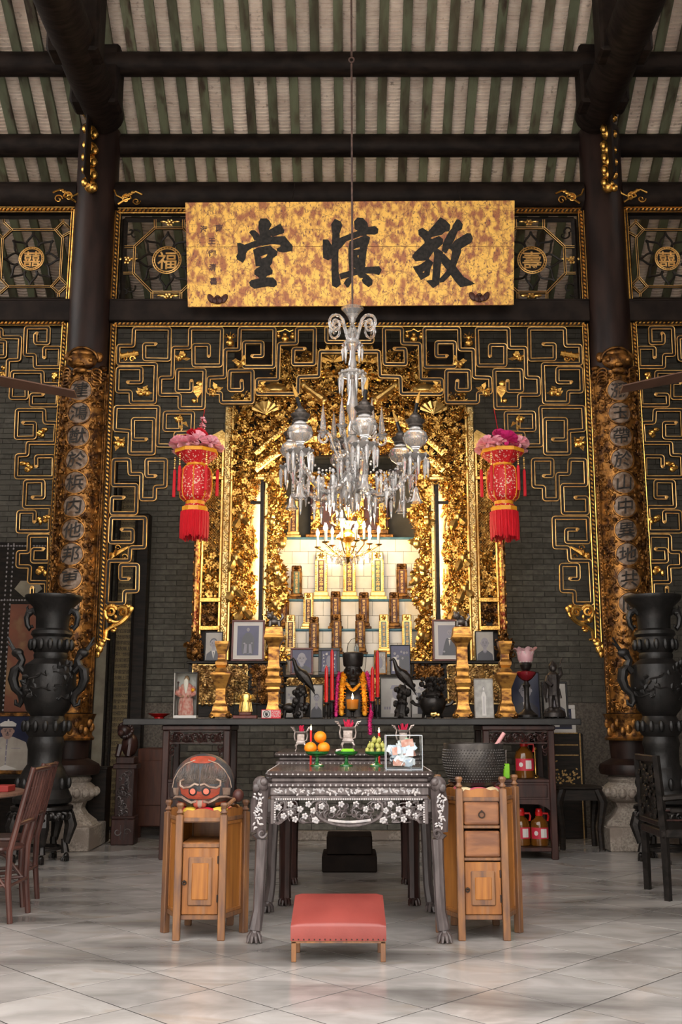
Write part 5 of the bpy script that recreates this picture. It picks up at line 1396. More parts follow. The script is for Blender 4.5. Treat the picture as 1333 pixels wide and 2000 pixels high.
def ring_prisms(me, n, r, py, c=None, a0=0.0):
    for k in range(n):
        a = a0+2*PI*k/n; q = (c or c0)+Vector((r*px2m*math.cos(a), r*px2m*math.sin(a), zh(py))); shared('prism', me, ch, q, a)
ring_prisms(pm_s, 8, 19, 678); ring_prisms(pm_l, 10, 25, 733); ring_prisms(pm_l, 12, 28, 902, a0=.2); ring_prisms(pm_s, 10, 22, 947, a0=.1)
def gscroll(pts, r, name='scroll'):
    mb = MB(); n = len(pts); mb.tube(pts, [r*(1-.35*i/n)*(1+.10*(i % 2)) for i in range(n)], 7); return mb.build(name, M['glass'], ch)
for k in range(6):   # curled scrolls round the top vase
    a = PI/6+k*PI/3; d = Vector((math.cos(a), math.sin(a), 0)); pts = []
    base = [(9, 668), (13, 655), (17, 640), (22, 628), (30, 622), (38, 622)]
    for r, py in base: pts.append(c0+d*r*px2m+Vector((0, 0, zh(py))))
    cr, cp = 39, 640
    for q in range(22):
        t = PI/2-q*.42; rad = 15*(1-q/30); pts.append(c0+d*(cr+rad*math.cos(t))*px2m+Vector((0, 0, zh(cp-rad*1.15*math.sin(t)))))
    gscroll(pts, .014)
ring_prisms(pm_l, 14, 66, 938, a0=.1); ring_prisms(pm_l, 20, 98, 944, a0=.25); ring_prisms(pm_s, 10, 40, 962)
# six arms, each with a lamp font
arms = [(-.5*PI+.02, 0)]
AR = 127*px2m
fontspec = []
for k in range(6):
    a = -PI/2 + .17 + k*PI/3; d = Vector((math.cos(a), math.sin(a), 0)); e = c0+d*AR
    pts = [c0+d*14*px2m+Vector((0, 0, zh(925)))]
    for q in range(1, 13):
        t = q/12; pts.append(c0+d*(14+(127-14)*t)*px2m+Vector((0, 0, zh(925+48*math.sin(PI*(t**.8))*1.0 - 5*t))))
    pts.append(e+Vector((0, 0, zh(910)))); pts.append(e+Vector((0, 0, zh(902))))
    gscroll(pts, .026, 'arm')
    S = lambda prof, name, m, par, n=18: (lambda mb: (mb.lathe([(r*px2m, zh(py)) for r, py in prof], n, e), mb.build(name, M[m], par))[1])(MB())
    S([(4,915),(22,905),(26,902),(20,901),(6,903),(4,898)], 'bobeche', 'glass', ch)
    f = S([(4,900),(5,893),(9,886),(19,879),(24,872),(25,868),(22,862),(21,858),(14,853),(11,849),(11,845)], 'lamp_font', 'glass', ch, 24)
    S([(11,848),(15,846),(13,842),(17,838),(19,834),(15,832),(10,831),(11,826),(6,822),(5,820)], 'burner', 'pewter_dark', f)
    tl_ = Vector((.06*math.sin(k*2.1+.4), 0.02, 0)); b0 = e+Vector((0, 0, zh(823)))
    mb = MB(); mb.tube([b0, b0+tl_*.5+Vector((0, 0, .10))], .016, 8); sl = mb.build('candle_sleeve', M['black_plastic'], f)
    mb = MB(); q0 = b0+tl_*.5+Vector((0, 0, .10)); mb.tube([q0, q0+Vector((0, 0, .025))+tl_*.1, q0+Vector((0, 0, .055))+tl_*.3, q0+Vector((0, 0, .085))+tl_*.5, q0+Vector((.006, 0, .115))+tl_*.7], [.012, .018, .015, .008, .002], 8); mb.build('flame_bulb', M['amber'], f)
    for j in range(9):
        an = 2*PI*j/9; shared('prism', pm_l, ch, e+Vector((23*px2m*math.cos(an), 23*px2m*math.sin(an), zh(905))), an)
    # glass bell flower below
    mb = MB(); zb_ = zh(955+(k % 2)*6); mb.lathe([(.004, 0), (.018, -.015), (.024, -.05), (.034, -.095), (.055, -.125), (.057, -.13), (.030, -.095), (.018, -.05), (.004, -.01)], 12, e+Vector((0, 0, zb_))); mb.tube([e+Vector((0, 0, zb_)), e+Vector((0, 0, zh(922)))], .004, 5); mb.build('glass_bell', M['glass'], ch)
    # spires and inner scrolls between the arms
    a2 = a+PI/6; d2 = Vector((math.cos(a2), math.sin(a2), 0)); p = c0+d2*58*px2m
    mb = MB(); mb.lathe([(r*px2m, zh(py)) for r, py in ((3,858),(5,852),(12,845),(5,842),(6,836),(4,815),(0,790))], 8, p); mb.build('spire', M['glass'], ch)
    pts = [c0+d2*16*px2m+Vector((0, 0, zh(905)))]
    for r, py in ((30, 890), (38, 872), (42, 860)): pts.append(c0+d2*r*px2m+Vector((0, 0, zh(py))))
    for q in range(18):
        t = PI-q*.45; rad = 14*(1-q/26); pts.append(c0+d2*(56+rad*math.cos(t))*px2m+Vector((0, 0, zh(858-rad*math.sin(t)))))
    gscroll(pts, .013)
    # swags of beads to the next arm and pendants
    a3 = a+PI/3; e2 = c0+Vector((math.cos(a3), math.sin(a3), 0))*AR
    for (s0, s1, za, zc_, nb) in ((e, e2, 915, 60, 18), (c0+d*20*px2m, e, 880, 50, 12)):
        mb = MB()
        for j in range(1, nb):
            t = j/nb; q = s0*(1-t)+s1*t+Vector((0, 0, zh(za+zc_*math.sin(PI*t)))); mb.ball(q, .011, 6, 5)
        stuff(mb.build('bead_swag', M['crystal'], ch))
    for j, rad in enumerate((46, 74, 100)):
        q = c0+Vector((math.cos(a+.25*j), math.sin(a+.25*j), 0))*rad*px2m+Vector((0, 0, zh(968+8*j % 14))); shared('prism', pm_l, ch, q)

# ------------------------------------------------------------------ small lit brass chandelier in the shrine
M['brass'] = mat('polished_brass', (.85,.55,.16), (.70,.40,.10), .22, .95, scale=20)
M['lit_bulb'] = mat('lit_candle_bulb', (1,.86,.55), emit=25.0, ecol=(1,.76,.42))
M['candle_tube'] = mat('ivory_candle_tube', (.85,.74,.55), rough=.4)
YL = 11.55; CLX = P(680, 1080, YL).x
def zl_(py): return P(683, py, YL).z
pl = YL/ray(1080)[0]; c1 = Vector((CLX, YL, 0))
sc = thing('brass_chandelier', 'small lit brass and crystal candle chandelier in front of the tablets', 'chandelier', (CLX, YL, zl_(1112)))
def lat2(name, prof, m, parent=sc, c=None, n=16):
    mb = MB(); mb.lathe([(r*pl, zl_(py)) for r, py in prof], n, c or c1); return mb.build(name, M[m], parent)
mb = MB(); zc_ = zl_(775)
for k in range(26): pass
mb.tube([c1+Vector((0, 0, zl_(1000))), c1+Vector((0, 0, zl_(790)))], .005, 6); mb.build('chain', M['brass'], sc)
lat2('crown', [(4,1000),(9,996),(14,992),(17,994),(8,1002),(5,1010),(10,1016),(16,1020),(8,1026),(5,1034)], 'brass')
lat2('body', [(5,1034),(12,1040),(22,1046),(24,1052),(14,1056),(6,1060),(5,1068),(8,1076),(6,1084),(12,1090),(8,1094),(3,1098),(0,1102)], 'brass')
for k in range(5):
    a = PI/5+k*2*PI/5; d = Vector((math.cos(a), math.sin(a), 0)); mb = MB()
    pts = [c1+d*6*pl+Vector((0, 0, zl_(1030)))]+[c1+d*(20+12*math.cos(PI-q*.5))*pl+Vector((0, 0, zl_(1014-12*math.sin(PI-q*.5)))) for q in range(10)]
    mb.tube(pts, .010, 6)
    for q in range(4): curl_(mb, pts[2+2*q], .025, q, 1, .008)
    mb.build('leaf_scroll', M['brass'], sc)
drop = prism_mesh(.06, .013)
lamp_pts = []
for k in range(12):
    ro = 62 if k % 2 else 44
    a = PI/12+k*2*PI/12; d = Vector((math.cos(a), math.sin(a), 0)); e = c1+d*ro*pl; top = 1042 if k % 2 else 1036
    mb = MB(); mb.tube([c1+d*5*pl+Vector((0, 0, zl_(1082)))]+[c1+d*(5+(ro-5)*t)*pl+Vector((0, 0, zl_(1082+10*math.sin(PI*t)*(1-t)-14*t*t))) for t in (.2, .4, .6, .8, 1.0)]+[e+Vector((0, 0, zl_(top+24)))], .007, 6); arm_ = mb.build('arm', M['brass'], sc)
    mb = MB(); mb.lathe([(.004, -.02), (.035, -.006), (.04, .002), (.012, .004), (.012, .015)], 12, e+Vector((0, 0, zl_(top+24)))); mb.build('drip_pan', M['brass'], arm_)
    mb = MB(); z0_ = zl_(top+24)+.008; z1_ = zl_(top+2); mb.tube([e+Vector((0, 0, z0_)), e+Vector((0, 0, z1_))], .013, 8); mb.build('candle', M['candle_tube'], sc)
    mb = MB(); mb.lathe([(.010, 0), (.019, .022), (.017, .045), (.008, .07), (.001, .088)], 10, e+Vector((0, 0, z1_))); mb.build('bulb', M['lit_bulb'], sc)
    lamp_pts.append(e+Vector((0, 0, z1_+.04)))
    for j in range(3):
        t = (.45, .72, 1.0)[j]; shared('crystal_drop', drop, sc, c1+d*ro*t*pl+Vector((0, 0, zl_(1074+10*j % 16+6))))
    shared('crystal_drop', drop, sc, c1+d*20*pl+Vector((0, 0, zl_(1092))))
mb = MB()
for k in range(90):
    a = RN.uniform(0, 2*PI); r = RN.uniform(10, 60); mb.ball(c1+Vector((r*pl*math.cos(a), r*pl*math.sin(a), zl_(1070+RN.uniform(0, 34)*(1-r/110)))), .009, 5, 4)
stuff(mb.build('crystal_beads', M['crystal'], sc))
for k, q in enumerate(((-.2, 0), (.2, 0), (0, -.12))):
    l = bpy.data.lights.new('chandelier_light', 'POINT'); l.energy = 4.5; l.color = (1, .72, .38); l.shadow_soft_size = .12
    lo = bpy.data.objects.new('chandelier_light', l); COL.objects.link(lo); lo.parent = sc; lo.location = c1+Vector((q[0], q[1], zl_(1036))) - sc.location

# ------------------------------------------------------------------ red lanterns
M['lantern'] = mat('red_printed_silk', (.55,.008,.012), (.62,.012,.02), .55, scale=6)
def silk():
    m = M['lantern']; nt = m.node_tree; N = nt.nodes; L = nt.links; b = N['Principled BSDF']
    tc = N.new('ShaderNodeTexCoord'); vo = N.new('ShaderNodeTexVoronoi'); vo.inputs['Scale'].default_value = 34; L.new(tc.outputs['Object'], vo.inputs['Vector'])
    r = N.new('ShaderNodeMapRange'); r.inputs[1].default_value = .27; r.inputs[2].default_value = .20; L.new(vo.outputs['Distance'], r.inputs[0])
    nz = N.new('ShaderNodeTexNoise'); nz.inputs['Scale'].default_value = 40; L.new(tc.outputs['Object'], nz.inputs['Vector'])
    r2 = N.new('ShaderNodeMapRange'); r2.inputs[1].default_value = .60; r2.inputs[2].default_value = .64; L.new(nz.outputs[0], r2.inputs[0])
    mxm = N.new('ShaderNodeMath'); mxm.operation = 'MAXIMUM'; L.new(r.outputs[0], mxm.inputs[0]); L.new(r2.outputs[0], mxm.inputs[1])
    src = b.inputs['Base Color'].links[0].from_socket
    x = N.new('ShaderNodeMix'); x.data_type = 'RGBA'; L.new(mxm.outputs[0], x.inputs[0]); L.new(src, x.inputs[6]); x.inputs[7].default_value = (.80,.55,.42,1); L.new(x.outputs[2], b.inputs['Base Color'])
silk()
M['yellow'] = mat('yellow_silk_band', (.85,.40,.02), (.75,.30,.015), .5, scale=20)
M['red_silk'] = mat('red_tassel_silk', (.72,.008,.022), (.60,.006,.015), .55, scale=30, st=(8,8,.3), bump=.4)
M['pink'] = mat('pink_silk_petal', (1.0,.58,.64), (.95,.36,.46), .6, scale=30)
M['red_flower'] = mat('red_silk_petal', (.70,.01,.03), rough=.6)
M['magenta'] = mat('magenta_petal', (.70,.03,.22), (.6,.02,.16), .6, scale=30)
M['green_leaf'] = mat('green_leaf', (.02,.13,.02), rough=.5)
def petals(mb, c, r, n, rr):
    for k in range(n):
        z = rr.uniform(-.2, 1); a = rr.uniform(0, 6.28); h = math.sqrt(max(0, 1-z*z)); d = Vector((h*math.cos(a), h*math.sin(a), z)); t = d.cross(Vector((.3, .2, 1))).normalized(); u = d.cross(t)
        p = Vector(c)+d*r*.45; q = Vector(c)+d*r; w = r*.32
        mb.add([p-t*w*.4, p+t*w*.4, q+t*w+u*w*.2, q+d*w*.25, q-t*w+u*w*.2], [(0,1,2,3,4)])
def lantern(px, pyoff, mirror, label):
    Y = 10.45; cx = P(px, 930, Y).x
    zl = lambda py: P(683, py+pyoff, Y).z
    u = Y/ray(930)[0]; c = Vector((cx, Y, 0)); rr = random.Random(px)
    t = thing('red_lantern', label, 'lantern', (cx, Y, zl(1055)), 'red lanterns with flowers')
    def lt(name, prof, m, n=8, a0=PI/8):
        mb = MB(); mb.lathe([(r*u, zl(py)) for r, py in prof], n, c, a0=a0); return mb.build(name, M[m], t, smooth=0)
    lt('upper_basket', [(20,907),(31,898),(42,888),(43,884),(38,884)], 'lantern')
    lt('rim', [(43.5,888),(43.5,881),(40,881)], 'yellow')
    lt('neck_band', [(17,912),(18,905)], 'yellow', 16); lt('neck_band', [(19,910),(20,903)], 'yellow', 16)
    body = lt('lantern_body', [(18,911),(25,914),(30,922),(31.5,940),(31.5,958),(29,972),(22,979),(18,980)], 'lantern', 16)
    mb = MB()
    for k in range(8):
        a = k*PI/4-PI/2; mb.tube([c+Vector((r*u*math.cos(a), r*u*math.sin(a), zl(py))) for r, py in ((18.4,911),(25.6,914),(30.6,922),(32,940),(32,958),(29.6,972),(22,979))], .005, 5)
    mb.build('yellow_rib', M['yellow'], body)
    lt('lower_band', [(18,988),(19,979)], 'yellow', 16); lt('lower_collar', [(25,993),(18,985)], 'lantern'); lt('skirt_band', [(25.5,1001),(25.5,991),(24,991)], 'yellow')
    mb = MB(); pts = []
    n = 64
    for k in range(n):
        a = 2*PI*k/n; r = 25*u*(1+.04*math.sin(k*2.4)); q = Vector((math.cos(a)*r, math.sin(a)*r, 0)); lo = 1052+rr.uniform(-4, 4)
        mb.tube([c+q*1.0+Vector((0, 0, zl(1000))), c+q*1.03+Vector((0, 0, zl(1025))), c+q*rr.uniform(1.0, 1.06)+Vector((0, 0, zl(lo)))], [.010, .011, .007], 4)
    stuff(mb.build('fringe', M['red_silk'], t))
    for (a, ln) in ((PI, 1), (0, .96), (-PI*.72, .9), (-PI*.30, .88)):
        q = c+Vector((math.cos(a)*42*u, math.sin(a)*42*u, 0)); mb = MB()
        for k in range(6): mb.ball(q+Vector((0, 0, zl(894+4*k))), .012 if k % 2 else .008, 6, 5)
        b_ = mb.build('tassel_beads', M['gold_bright'], t)
        mb = MB(); mb.tube([q+Vector((0, 0, zl(917))), q+Vector((0, 0, zl(921))), q+Vector((0, 0, zl(945))), q+Vector((0, 0, zl(921+50*ln)))], [.010, .016, .017, .017], 8); mb.build('tassel', M['red_silk'], b_)
    for k, (dx, dy, dz, r, m) in enumerate(((-30, -22, 877, 16, 'pink'), (-12, -34, 876, 13, 'pink'), (4, -32, 873, 18, 'pink' if mirror else 'magenta'), (30, -22, 876, 15, 'pink'), (0, -6, 862, 19, 'red_flower' if mirror else 'magenta'), (34, 12, 876, 14, 'pink'), (-34, 10, 876, 14, 'pink'), (0, 30, 873, 16, 'magenta'))):
        mb = MB(); petals(mb, c+Vector((dx*u, dy*u, zl(dz))), r*u*1.3, 46, rr); mb.ball(c+Vector((dx*u, dy*u, zl(dz))), r*u*.35, 7, 5); mb.build('silk_flower', M[m], t, smooth=0)
    mb = MB()
    for k in range(6): leaf(mb, c+Vector((rr.uniform(-10, 26)*u, -.06, zl(868))), rr.uniform(.2, 2.5), .09, .03, 0, .4)
    mb.build('leaf', M['green_leaf'], t)
    if mirror:
        mb = MB()
        for k in range(7): petals(mb, c+Vector((10*u+.008*(k % 2), 0, zl(850-5*k))), .035, 16, rr)
        mb.build('pink_sprig', M['pink'], t, smooth=0)
    mb = MB(); mb.tube([c+Vector((0, 0, zl(885))), c+Vector((.0, .49, zb(800)))], .004, 5); mb.build('hanging_cord', M['red_silk'], t)
lantern(383, 0, True, 'red silk lantern with pink flowers and a fringe, hanging left of the shrine')
lantern(983, 0, False, 'red silk lantern with pink and magenta flowers, hanging right of the shrine')
# ------------------------------------------------------------------ framed photographs
M['ph_bg'] = mat('photo_grey_violet', (.055,.048,.125), (.038,.033,.085), .25, scale=4, spec=.4)
M['ph_pale'] = mat('photo_pale_paper', (.42,.39,.35), (.33,.30,.27), .4, scale=4)
M['ph_skin'] = mat('photo_skin_grey', (.30,.28,.31), (.23,.21,.235), .35, scale=12)
M['ph_dark'] = mat('photo_dark_grey', (.030,.027,.038), rough=.3)
M['ph_mid'] = mat('photo_mid_grey', (.19,.175,.22), rough=.3)
M['ph_white'] = mat('photo_white', (.56,.53,.50), rough=.35)
M['ph_navy'] = mat('photo_navy', (.025,.03,.07), (.015,.018,.045), .3, scale=3)
M['ph_khaki'] = mat('uniform_khaki', (.40,.36,.31), (.32,.28,.24), .6, scale=6)
M['ph_flesh'] = mat('painted_flesh', (.30,.185,.15), rough=.5)
M['fr_red'] = mat('red_brown_frame', (.16,.035,.022), (.10,.02,.014), .35, scale=20)
M['fr_black'] = mat('black_frame', (.010,.009,.009), rough=.35)
def ell(mb, x, z, rx, rz, y, n=20, a0=0, a1=2*PI):
    k = n if a1-a0 > 6.2 else n+1
    mb.add([(x+rx*math.cos(a0+(a1-a0)*i/n), y, z+rz*math.sin(a0+(a1-a0)*i/n)) for i in range(k)], [tuple(range(k))])
def poly(mb, pts, y):
    tri = tessellate_polygon([[Vector((p[0], p[1], 0)) for p in pts]]); fs = []
    for t in tri:
        a, b, c = [pts[i] for i in t]; ar = (b[0]-a[0])*(c[1]-a[1])-(b[1]-a[1])*(c[0]-a[0]); fs.append(tuple(t) if ar > 0 else tuple(t)[::-1])
    mb.add([(p[0], y, p[1]) for p in pts], fs)
def portrait(w, h, kind, y):
    """flat print, unit drawing scaled to w x h, z from 0; returns list of (material, MB)"""
    out = {}
    def L(m):
        if m not in out: out[m] = MB()
        return out[m]
    S = lambda p: [(x*w, z*h) for x, z in p]; d = [0]
    def nx(): d[0] -= .0004; return y+d[0]
    def face(x, z, r, skin='ph_skin', hair=True, mous=False, bald=False):
        if hair: ell(L('ph_dark'), x*w, z*h+r*.18, r*1.02, r*1.28, nx())
        ell(L(skin), x*w, z*h-r*(.05 if not bald else -.05), r*.88, r*(1.12 if not bald else 1.25), nx())
        e = nx()
        for q in (-1, 1):
            ell(L('ph_dark'), x*w+q*r*.36, z*h+r*.05, r*.17, r*.075, e, 8); poly(L('ph_dark'), [(x*w+q*r*.15, z*h+r*.26), (x*w+q*r*.6, z*h+r*.24), (x*w+q*r*.55, z*h+r*.32), (x*w+q*r*.2, z*h+r*.34)][::(-1 if q > 0 else 1)][::-1], e)
            ell(L(skin), x*w+q*r*.92, z*h, r*.14, r*.28, e, 8)
        poly(L('ph_mid' if skin == 'ph_skin' else 'ph_dark'), [(x*w-r*.14, z*h-r*.30), (x*w+r*.14, z*h-r*.30), (x*w+.03*r, z*h+r*.05)], e)
        poly(L('ph_dark'), [(x*w-r*.3, z*h-r*.56), (x*w+r*.3, z*h-r*.56), (x*w+r*.2, z*h-r*.64), (x*w-r*.2, z*h-r*.64)][::-1], e)
        if mous: poly(L('ph_dark'), [(x*w-r*.4, z*h-r*.46), (x*w+r*.4, z*h-r*.46), (x*w, z*h-r*.32)], nx())
    if kind in ('bust', 'bald', 'suit'):
        poly(L('ph_dark' if kind != 'suit' else 'ph_dark'), S([(.03, 0), (.97, 0), (.93, .22), (.66, .34), (.34, .34), (.07, .22)]), nx())
        poly(L('ph_skin'), S([(.40, .28), (.60, .28), (.60, .45), (.40, .45)]), nx())
        if kind == 'suit': poly(L('ph_white'), S([(.38, .34), (.5, .04), (.62, .34)])[::-1], nx()); poly(L('ph_dark'), S([(.47, .30), (.5, .05), (.53, .30)])[::-1], nx())
        else: poly(L('ph_mid'), S([(.38, .32), (.5, .24), (.62, .32), (.6, .36), (.5, .29), (.4, .36)]), nx())
        face(.5, .60, .24*w if kind != 'bald' else .25*w, hair=kind != 'bald', bald=kind == 'bald')
    elif kind == 'half':
        poly(L('ph_dark'), S([(.2, 0), (.95, 0), (.9, .35), (.78, .55), (.60, .60), (.42, .55), (.30, .3)]), nx())
        poly(L('ph_white'), S([(.53, .58), (.60, .30), (.67, .58)])[::-1], nx()); poly(L('ph_dark'), S([(.54, .55), (.60, .53), (.66, .55), (.66, .50), (.60, .52), (.54, .50)])[::-1], nx()); face(.6, .75, .13*w, bald=True, hair=False); ell(L('ph_skin'), .3*w, .12*h, .06*w, .03*h, nx())
    elif kind == 'seated':
        poly(L('ph_dark'), S([(.25, .05), (.75, .05), (.8, .3), (.78, .6), (.62, .76), (.4, .76), (.24, .6), (.2, .3)]), nx())
        poly(L('ph_mid'), S([(.3, .05), (.7, .05), (.66, .38), (.34, .38)]), nx()); ell(L('ph_skin'), .34*w, .40*h, .05*w, .025*h, nx()); ell(L('ph_skin'), .68*w, .41*h, .05*w, .025*h, nx()); poly(L('ph_dark'), S([(.45, .06), (.55, .06), (.53, .72), (.47, .72)]), nx())
        for q in (.4, .62): ell(L('ph_dark'), q*w, .04*h, .08*w, .03*h, nx())
        face(.5, .86, .075*w, bald=True, hair=False)
    elif kind == 'group':
        for (x, z, r) in ((.2, .72, .07), (.35, .62, .08), (.55, .78, .06), (.7, .74, .07), (.85, .75, .06), (.62, .55, .06)):
            poly(L('ph_white' if x < .4 else 'ph_dark'), S([(x-.14, .1), (x+.14, .1), (x+.10, z-.12), (x-.10, z-.12)]), nx()); face(x, z, r*w)
    elif kind == 'sketch':
        poly(L('ph_white'), S([(.3, .1), (.75, .1), (.7, .5), (.35, .5)]), nx()); ell(L('ph_skin'), .52*w, .62*h, .15*w, .16*h, nx()); poly(L('ph_mid'), S([(.3, .72), (.75, .72), (.7, .82), (.36, .82)]), nx()); 
        for k in range(3): poly(L('ph_mid'), S([(.1+.08*k, .2), (.15+.08*k, .2), (.15+.08*k, .27), (.1+.08*k, .27)]), nx())
    elif kind == 'silver':
        rr = random.Random(5)
        for k in range(26): poly(L('ph_white'), S([(lambda a, b: (a, b))(x0+dx, z0+dz) for (x0, z0) in ((rr.uniform(.1, .85), rr.uniform(.08, .85)),) for dx, dz in ((0, 0), (.10, .02), (.05, .12))]), nx())
        ell(L('ph_mid'), .5*w, .5*h, .18*w, .28*h, nx())
    elif kind == 'figure':
        poly(L('ph_white'), S([(.38, .05), (.62, .05), (.60, .35), (.64, .55), (.55, .68), (.45, .68), (.36, .55), (.40, .35)]), nx()); ell(L('ph_mid'), .5*w, .76*h, .055*w, .05*h, nx()); ell(L('ph_white'), .5*w, .75*h, .042*w, .045*h, nx()); poly(L('ph_mid'), S([(.47, .1), (.50, .1), (.52, .55), (.49, .55)]), nx())
    elif kind == 'officer':
        poly(L('ph_khaki'), S([(.02, 0), (.98, 0), (1.0, .3), (.9, .52), (.62, .62), (.38, .62), (.1, .52), (.0, .3)]), nx())
        poly(L('ph_mid'), S([(.49, .1), (.51, .1), (.52, .58), (.48, .58)]), nx())
        for k in range(4): ell(L('ph_white'), .5*w, (.15+.11*k)*h, .012*w, .009*h, nx(), 8)
        for q in (.3, .7): poly(L('ph_mid'), S([(q-.1, .40), (q+.1, .40), (q+.1, .41), (q-.1, .41)]), nx())
        poly(L('ph_white'), S([(.3, .02), (.5, .10), (.75, .03), (.5, .0)])[::-1], nx())
        face(.5, .72, .14*w, skin='ph_flesh', hair=True, mous=True)
        poly(L('ph_white'), S([(.34, .80), (.66, .80), (.68, .86), (.58, .91), (.42, .91), (.32, .86)]), nx()); poly(L('ph_dark'), S([(.33, .78), (.67, .78), (.66, .81), (.34, .81)]), nx()); ell(L('ph_white'), .5*w, .92*h, .02*w, .03*h, nx(), 8)
    return out
def photo(px0, py0, px1, py1, Y, kind, frame, label, bg='ph_bg', matb=0.0, lean=.10, zb_=None, fw=.02, name='framed_photo', grp='framed photographs on the altar', rz=0.0, back=True, cat='photo'):
    a = P((px0+px1)/2, py1, Y); w = (P(px1, py1, Y).x-P(px0, py1, Y).x); z0 = zb_ if zb_ is not None else a.z; h = P(px0, py0, Y).z-z0
    t = thing(name, label, cat, (a.x, Y, z0+.001), grp); off = wloc(t)
    def add(nm, mb, m, par=t, sm=0):
        for i in range(len(mb.V)): mb.V[i] = mb.V[i]+off
        return mb.build(nm, M[m], par, smooth=sm)
    mb = MB()
    for q in ((-w/2, w/2, 0, fw), (-w/2, w/2, h-fw, h), (-w/2, -w/2+fw, fw, h-fw), (w/2-fw, w/2, fw, h-fw)): mb.box(q[0], q[1], -.012, .014, q[2], q[3], .004)
    add('frame', mb, frame)
    mb = MB(); mb.box(-w/2+fw*.7, w/2-fw*.7, .0, .010, fw*.7, h-fw*.7); bd = add('mount', mb, 'ph_white' if matb else bg)
    iw, ih = w-2*fw-2*matb, h-2*fw-2*matb
    mb = MB(); mb.quad((-iw/2, -.001, fw+matb), (iw/2, -.001, fw+matb), (iw/2, -.001, h-fw-matb), (-iw/2, -.001, h-fw-matb)); pr = add('print', mb, bg)
    prt = portrait(iw, ih, kind, -.0014)
    ms = list(prt); mb = MB()
    for i, m in enumerate(ms):
        o = len(mb.V); mb.V.extend(Vector((v.x-iw/2, v.y, v.z+fw+matb))+off for v in prt[m].V); mb.F.extend([[j+o for j in f] for f in prt[m].F]); mb.M.extend([i]*len(prt[m].F))
    mb.build('portrait', [M[m] for m in ms], pr, smooth=0)
    if back:
        mb = MB(); mb.add([(-.02, .012, h*.6), (.02, .012, h*.6), (.02, .012+h*.35, .0), (-.02, .012+h*.35, .0), (-.02, .018, h*.6), (.02, .018, h*.6), (.02, .020+h*.35, .0), (-.02, .020+h*.35, .0)], [(0,1,2,3), (7,6,5,4), (0,3,7,4), (1,5,6,2)]); add('strut', mb, 'fr_black')
    t.rotation_euler = (-lean, 0, rz)
    return t
zS, zMd = zt_+.001, zm_+.001
photo(399, 1233, 434, 1289, 11.84, 'suit', 'fr_black', 'photograph of a man in a suit, leaning on the far left of the black shelf', bg='ph_pale', zb_=zS, fw=.012)
photo(451, 1210, 516, 1289, 11.82, 'seated', 'fr_red', 'large red-framed photograph of a seated man in robes, left of the tablets', matb=.045, zb_=zS, fw=.022)
photo(846, 1209, 906, 1288, 11.82, 'half', 'fr_red', 'large red-framed photograph of a man in a bow tie, right of the tablets', bg='ph_mid', matb=.045, zb_=zS, fw=.022)
photo(930, 1232, 967, 1288, 11.84, 'bald', 'fr_black', 'photograph of a bald man on the right end of the black shelf', bg='ph_pale', zb_=zS, fw=.010)
photo(567, 1265, 612, 1316, 11.80, 'bald', 'fr_red', 'dark red-framed portrait of a balding man before the white tiles', zb_=zMd, fw=.022)
photo(622, 1265, 664, 1316, 11.80, 'silver', 'fr_black', 'black and gilt framed silver relief behind the left red candle', bg='ph_bg', zb_=zMd, fw=.035)
photo(731, 1270, 757, 1316, 11.80, 'silver', 'gold_old', 'small gilt-framed document beside the glass dome lamp', bg='ph_pale', zb_=zMd, fw=.02)
photo(763, 1259, 803, 1316, 11.79, 'group', 'fr_black', 'black-framed group photograph above the right crane', zb_=zMd, fw=.010)
zpk = ZK+.001
photo(556, 1339, 590, 1381, 10.95, 'group', 'fr_black', 'small framed group photograph behind the left crane', bg='ph_pale', zb_=zpk, fw=.012)
photo(605, 1336, 632, 1380, 10.92, 'bust', 'fr_black', 'small pale portrait half hidden behind the left red candles', bg='ph_pale', zb_=zpk, fw=.01)
photo(743, 1322, 806, 1381, 10.95, 'sketch', 'fr_black', 'framed pale pencil portrait behind the right crane', bg='ph_pale', zb_=zpk, fw=.012)
photo(803, 1326, 834, 1376, 10.85, 'group', 'fr_black', 'small framed snapshot leaning beside the black censer', bg='ph_pale', zb_=zpk, fw=.008)
photo(1001, 1312, 1058, 1402, 10.8, 'suit', 'fr_black', 'dark blue portrait of a young man in a suit behind the glass goblet lamp', bg='ph_navy', zb_=zpk, fw=.012)
photo(1061, 1331, 1112, 1402, 10.9, 'bust', 'fr_black', 'framed grey portrait behind the bronze warrior', bg='ph_pale', zb_=zpk, fw=.02)
photo(1070, 1377, 1126, 1432, 11.9, 'group', 'ph_white', 'white-mounted blue photograph on the inlaid cabinet behind the plank end', bg='ph_navy', zb_=P(1100, 1432, 11.9).z, fw=.045, grp=None, back=False, lean=.04)

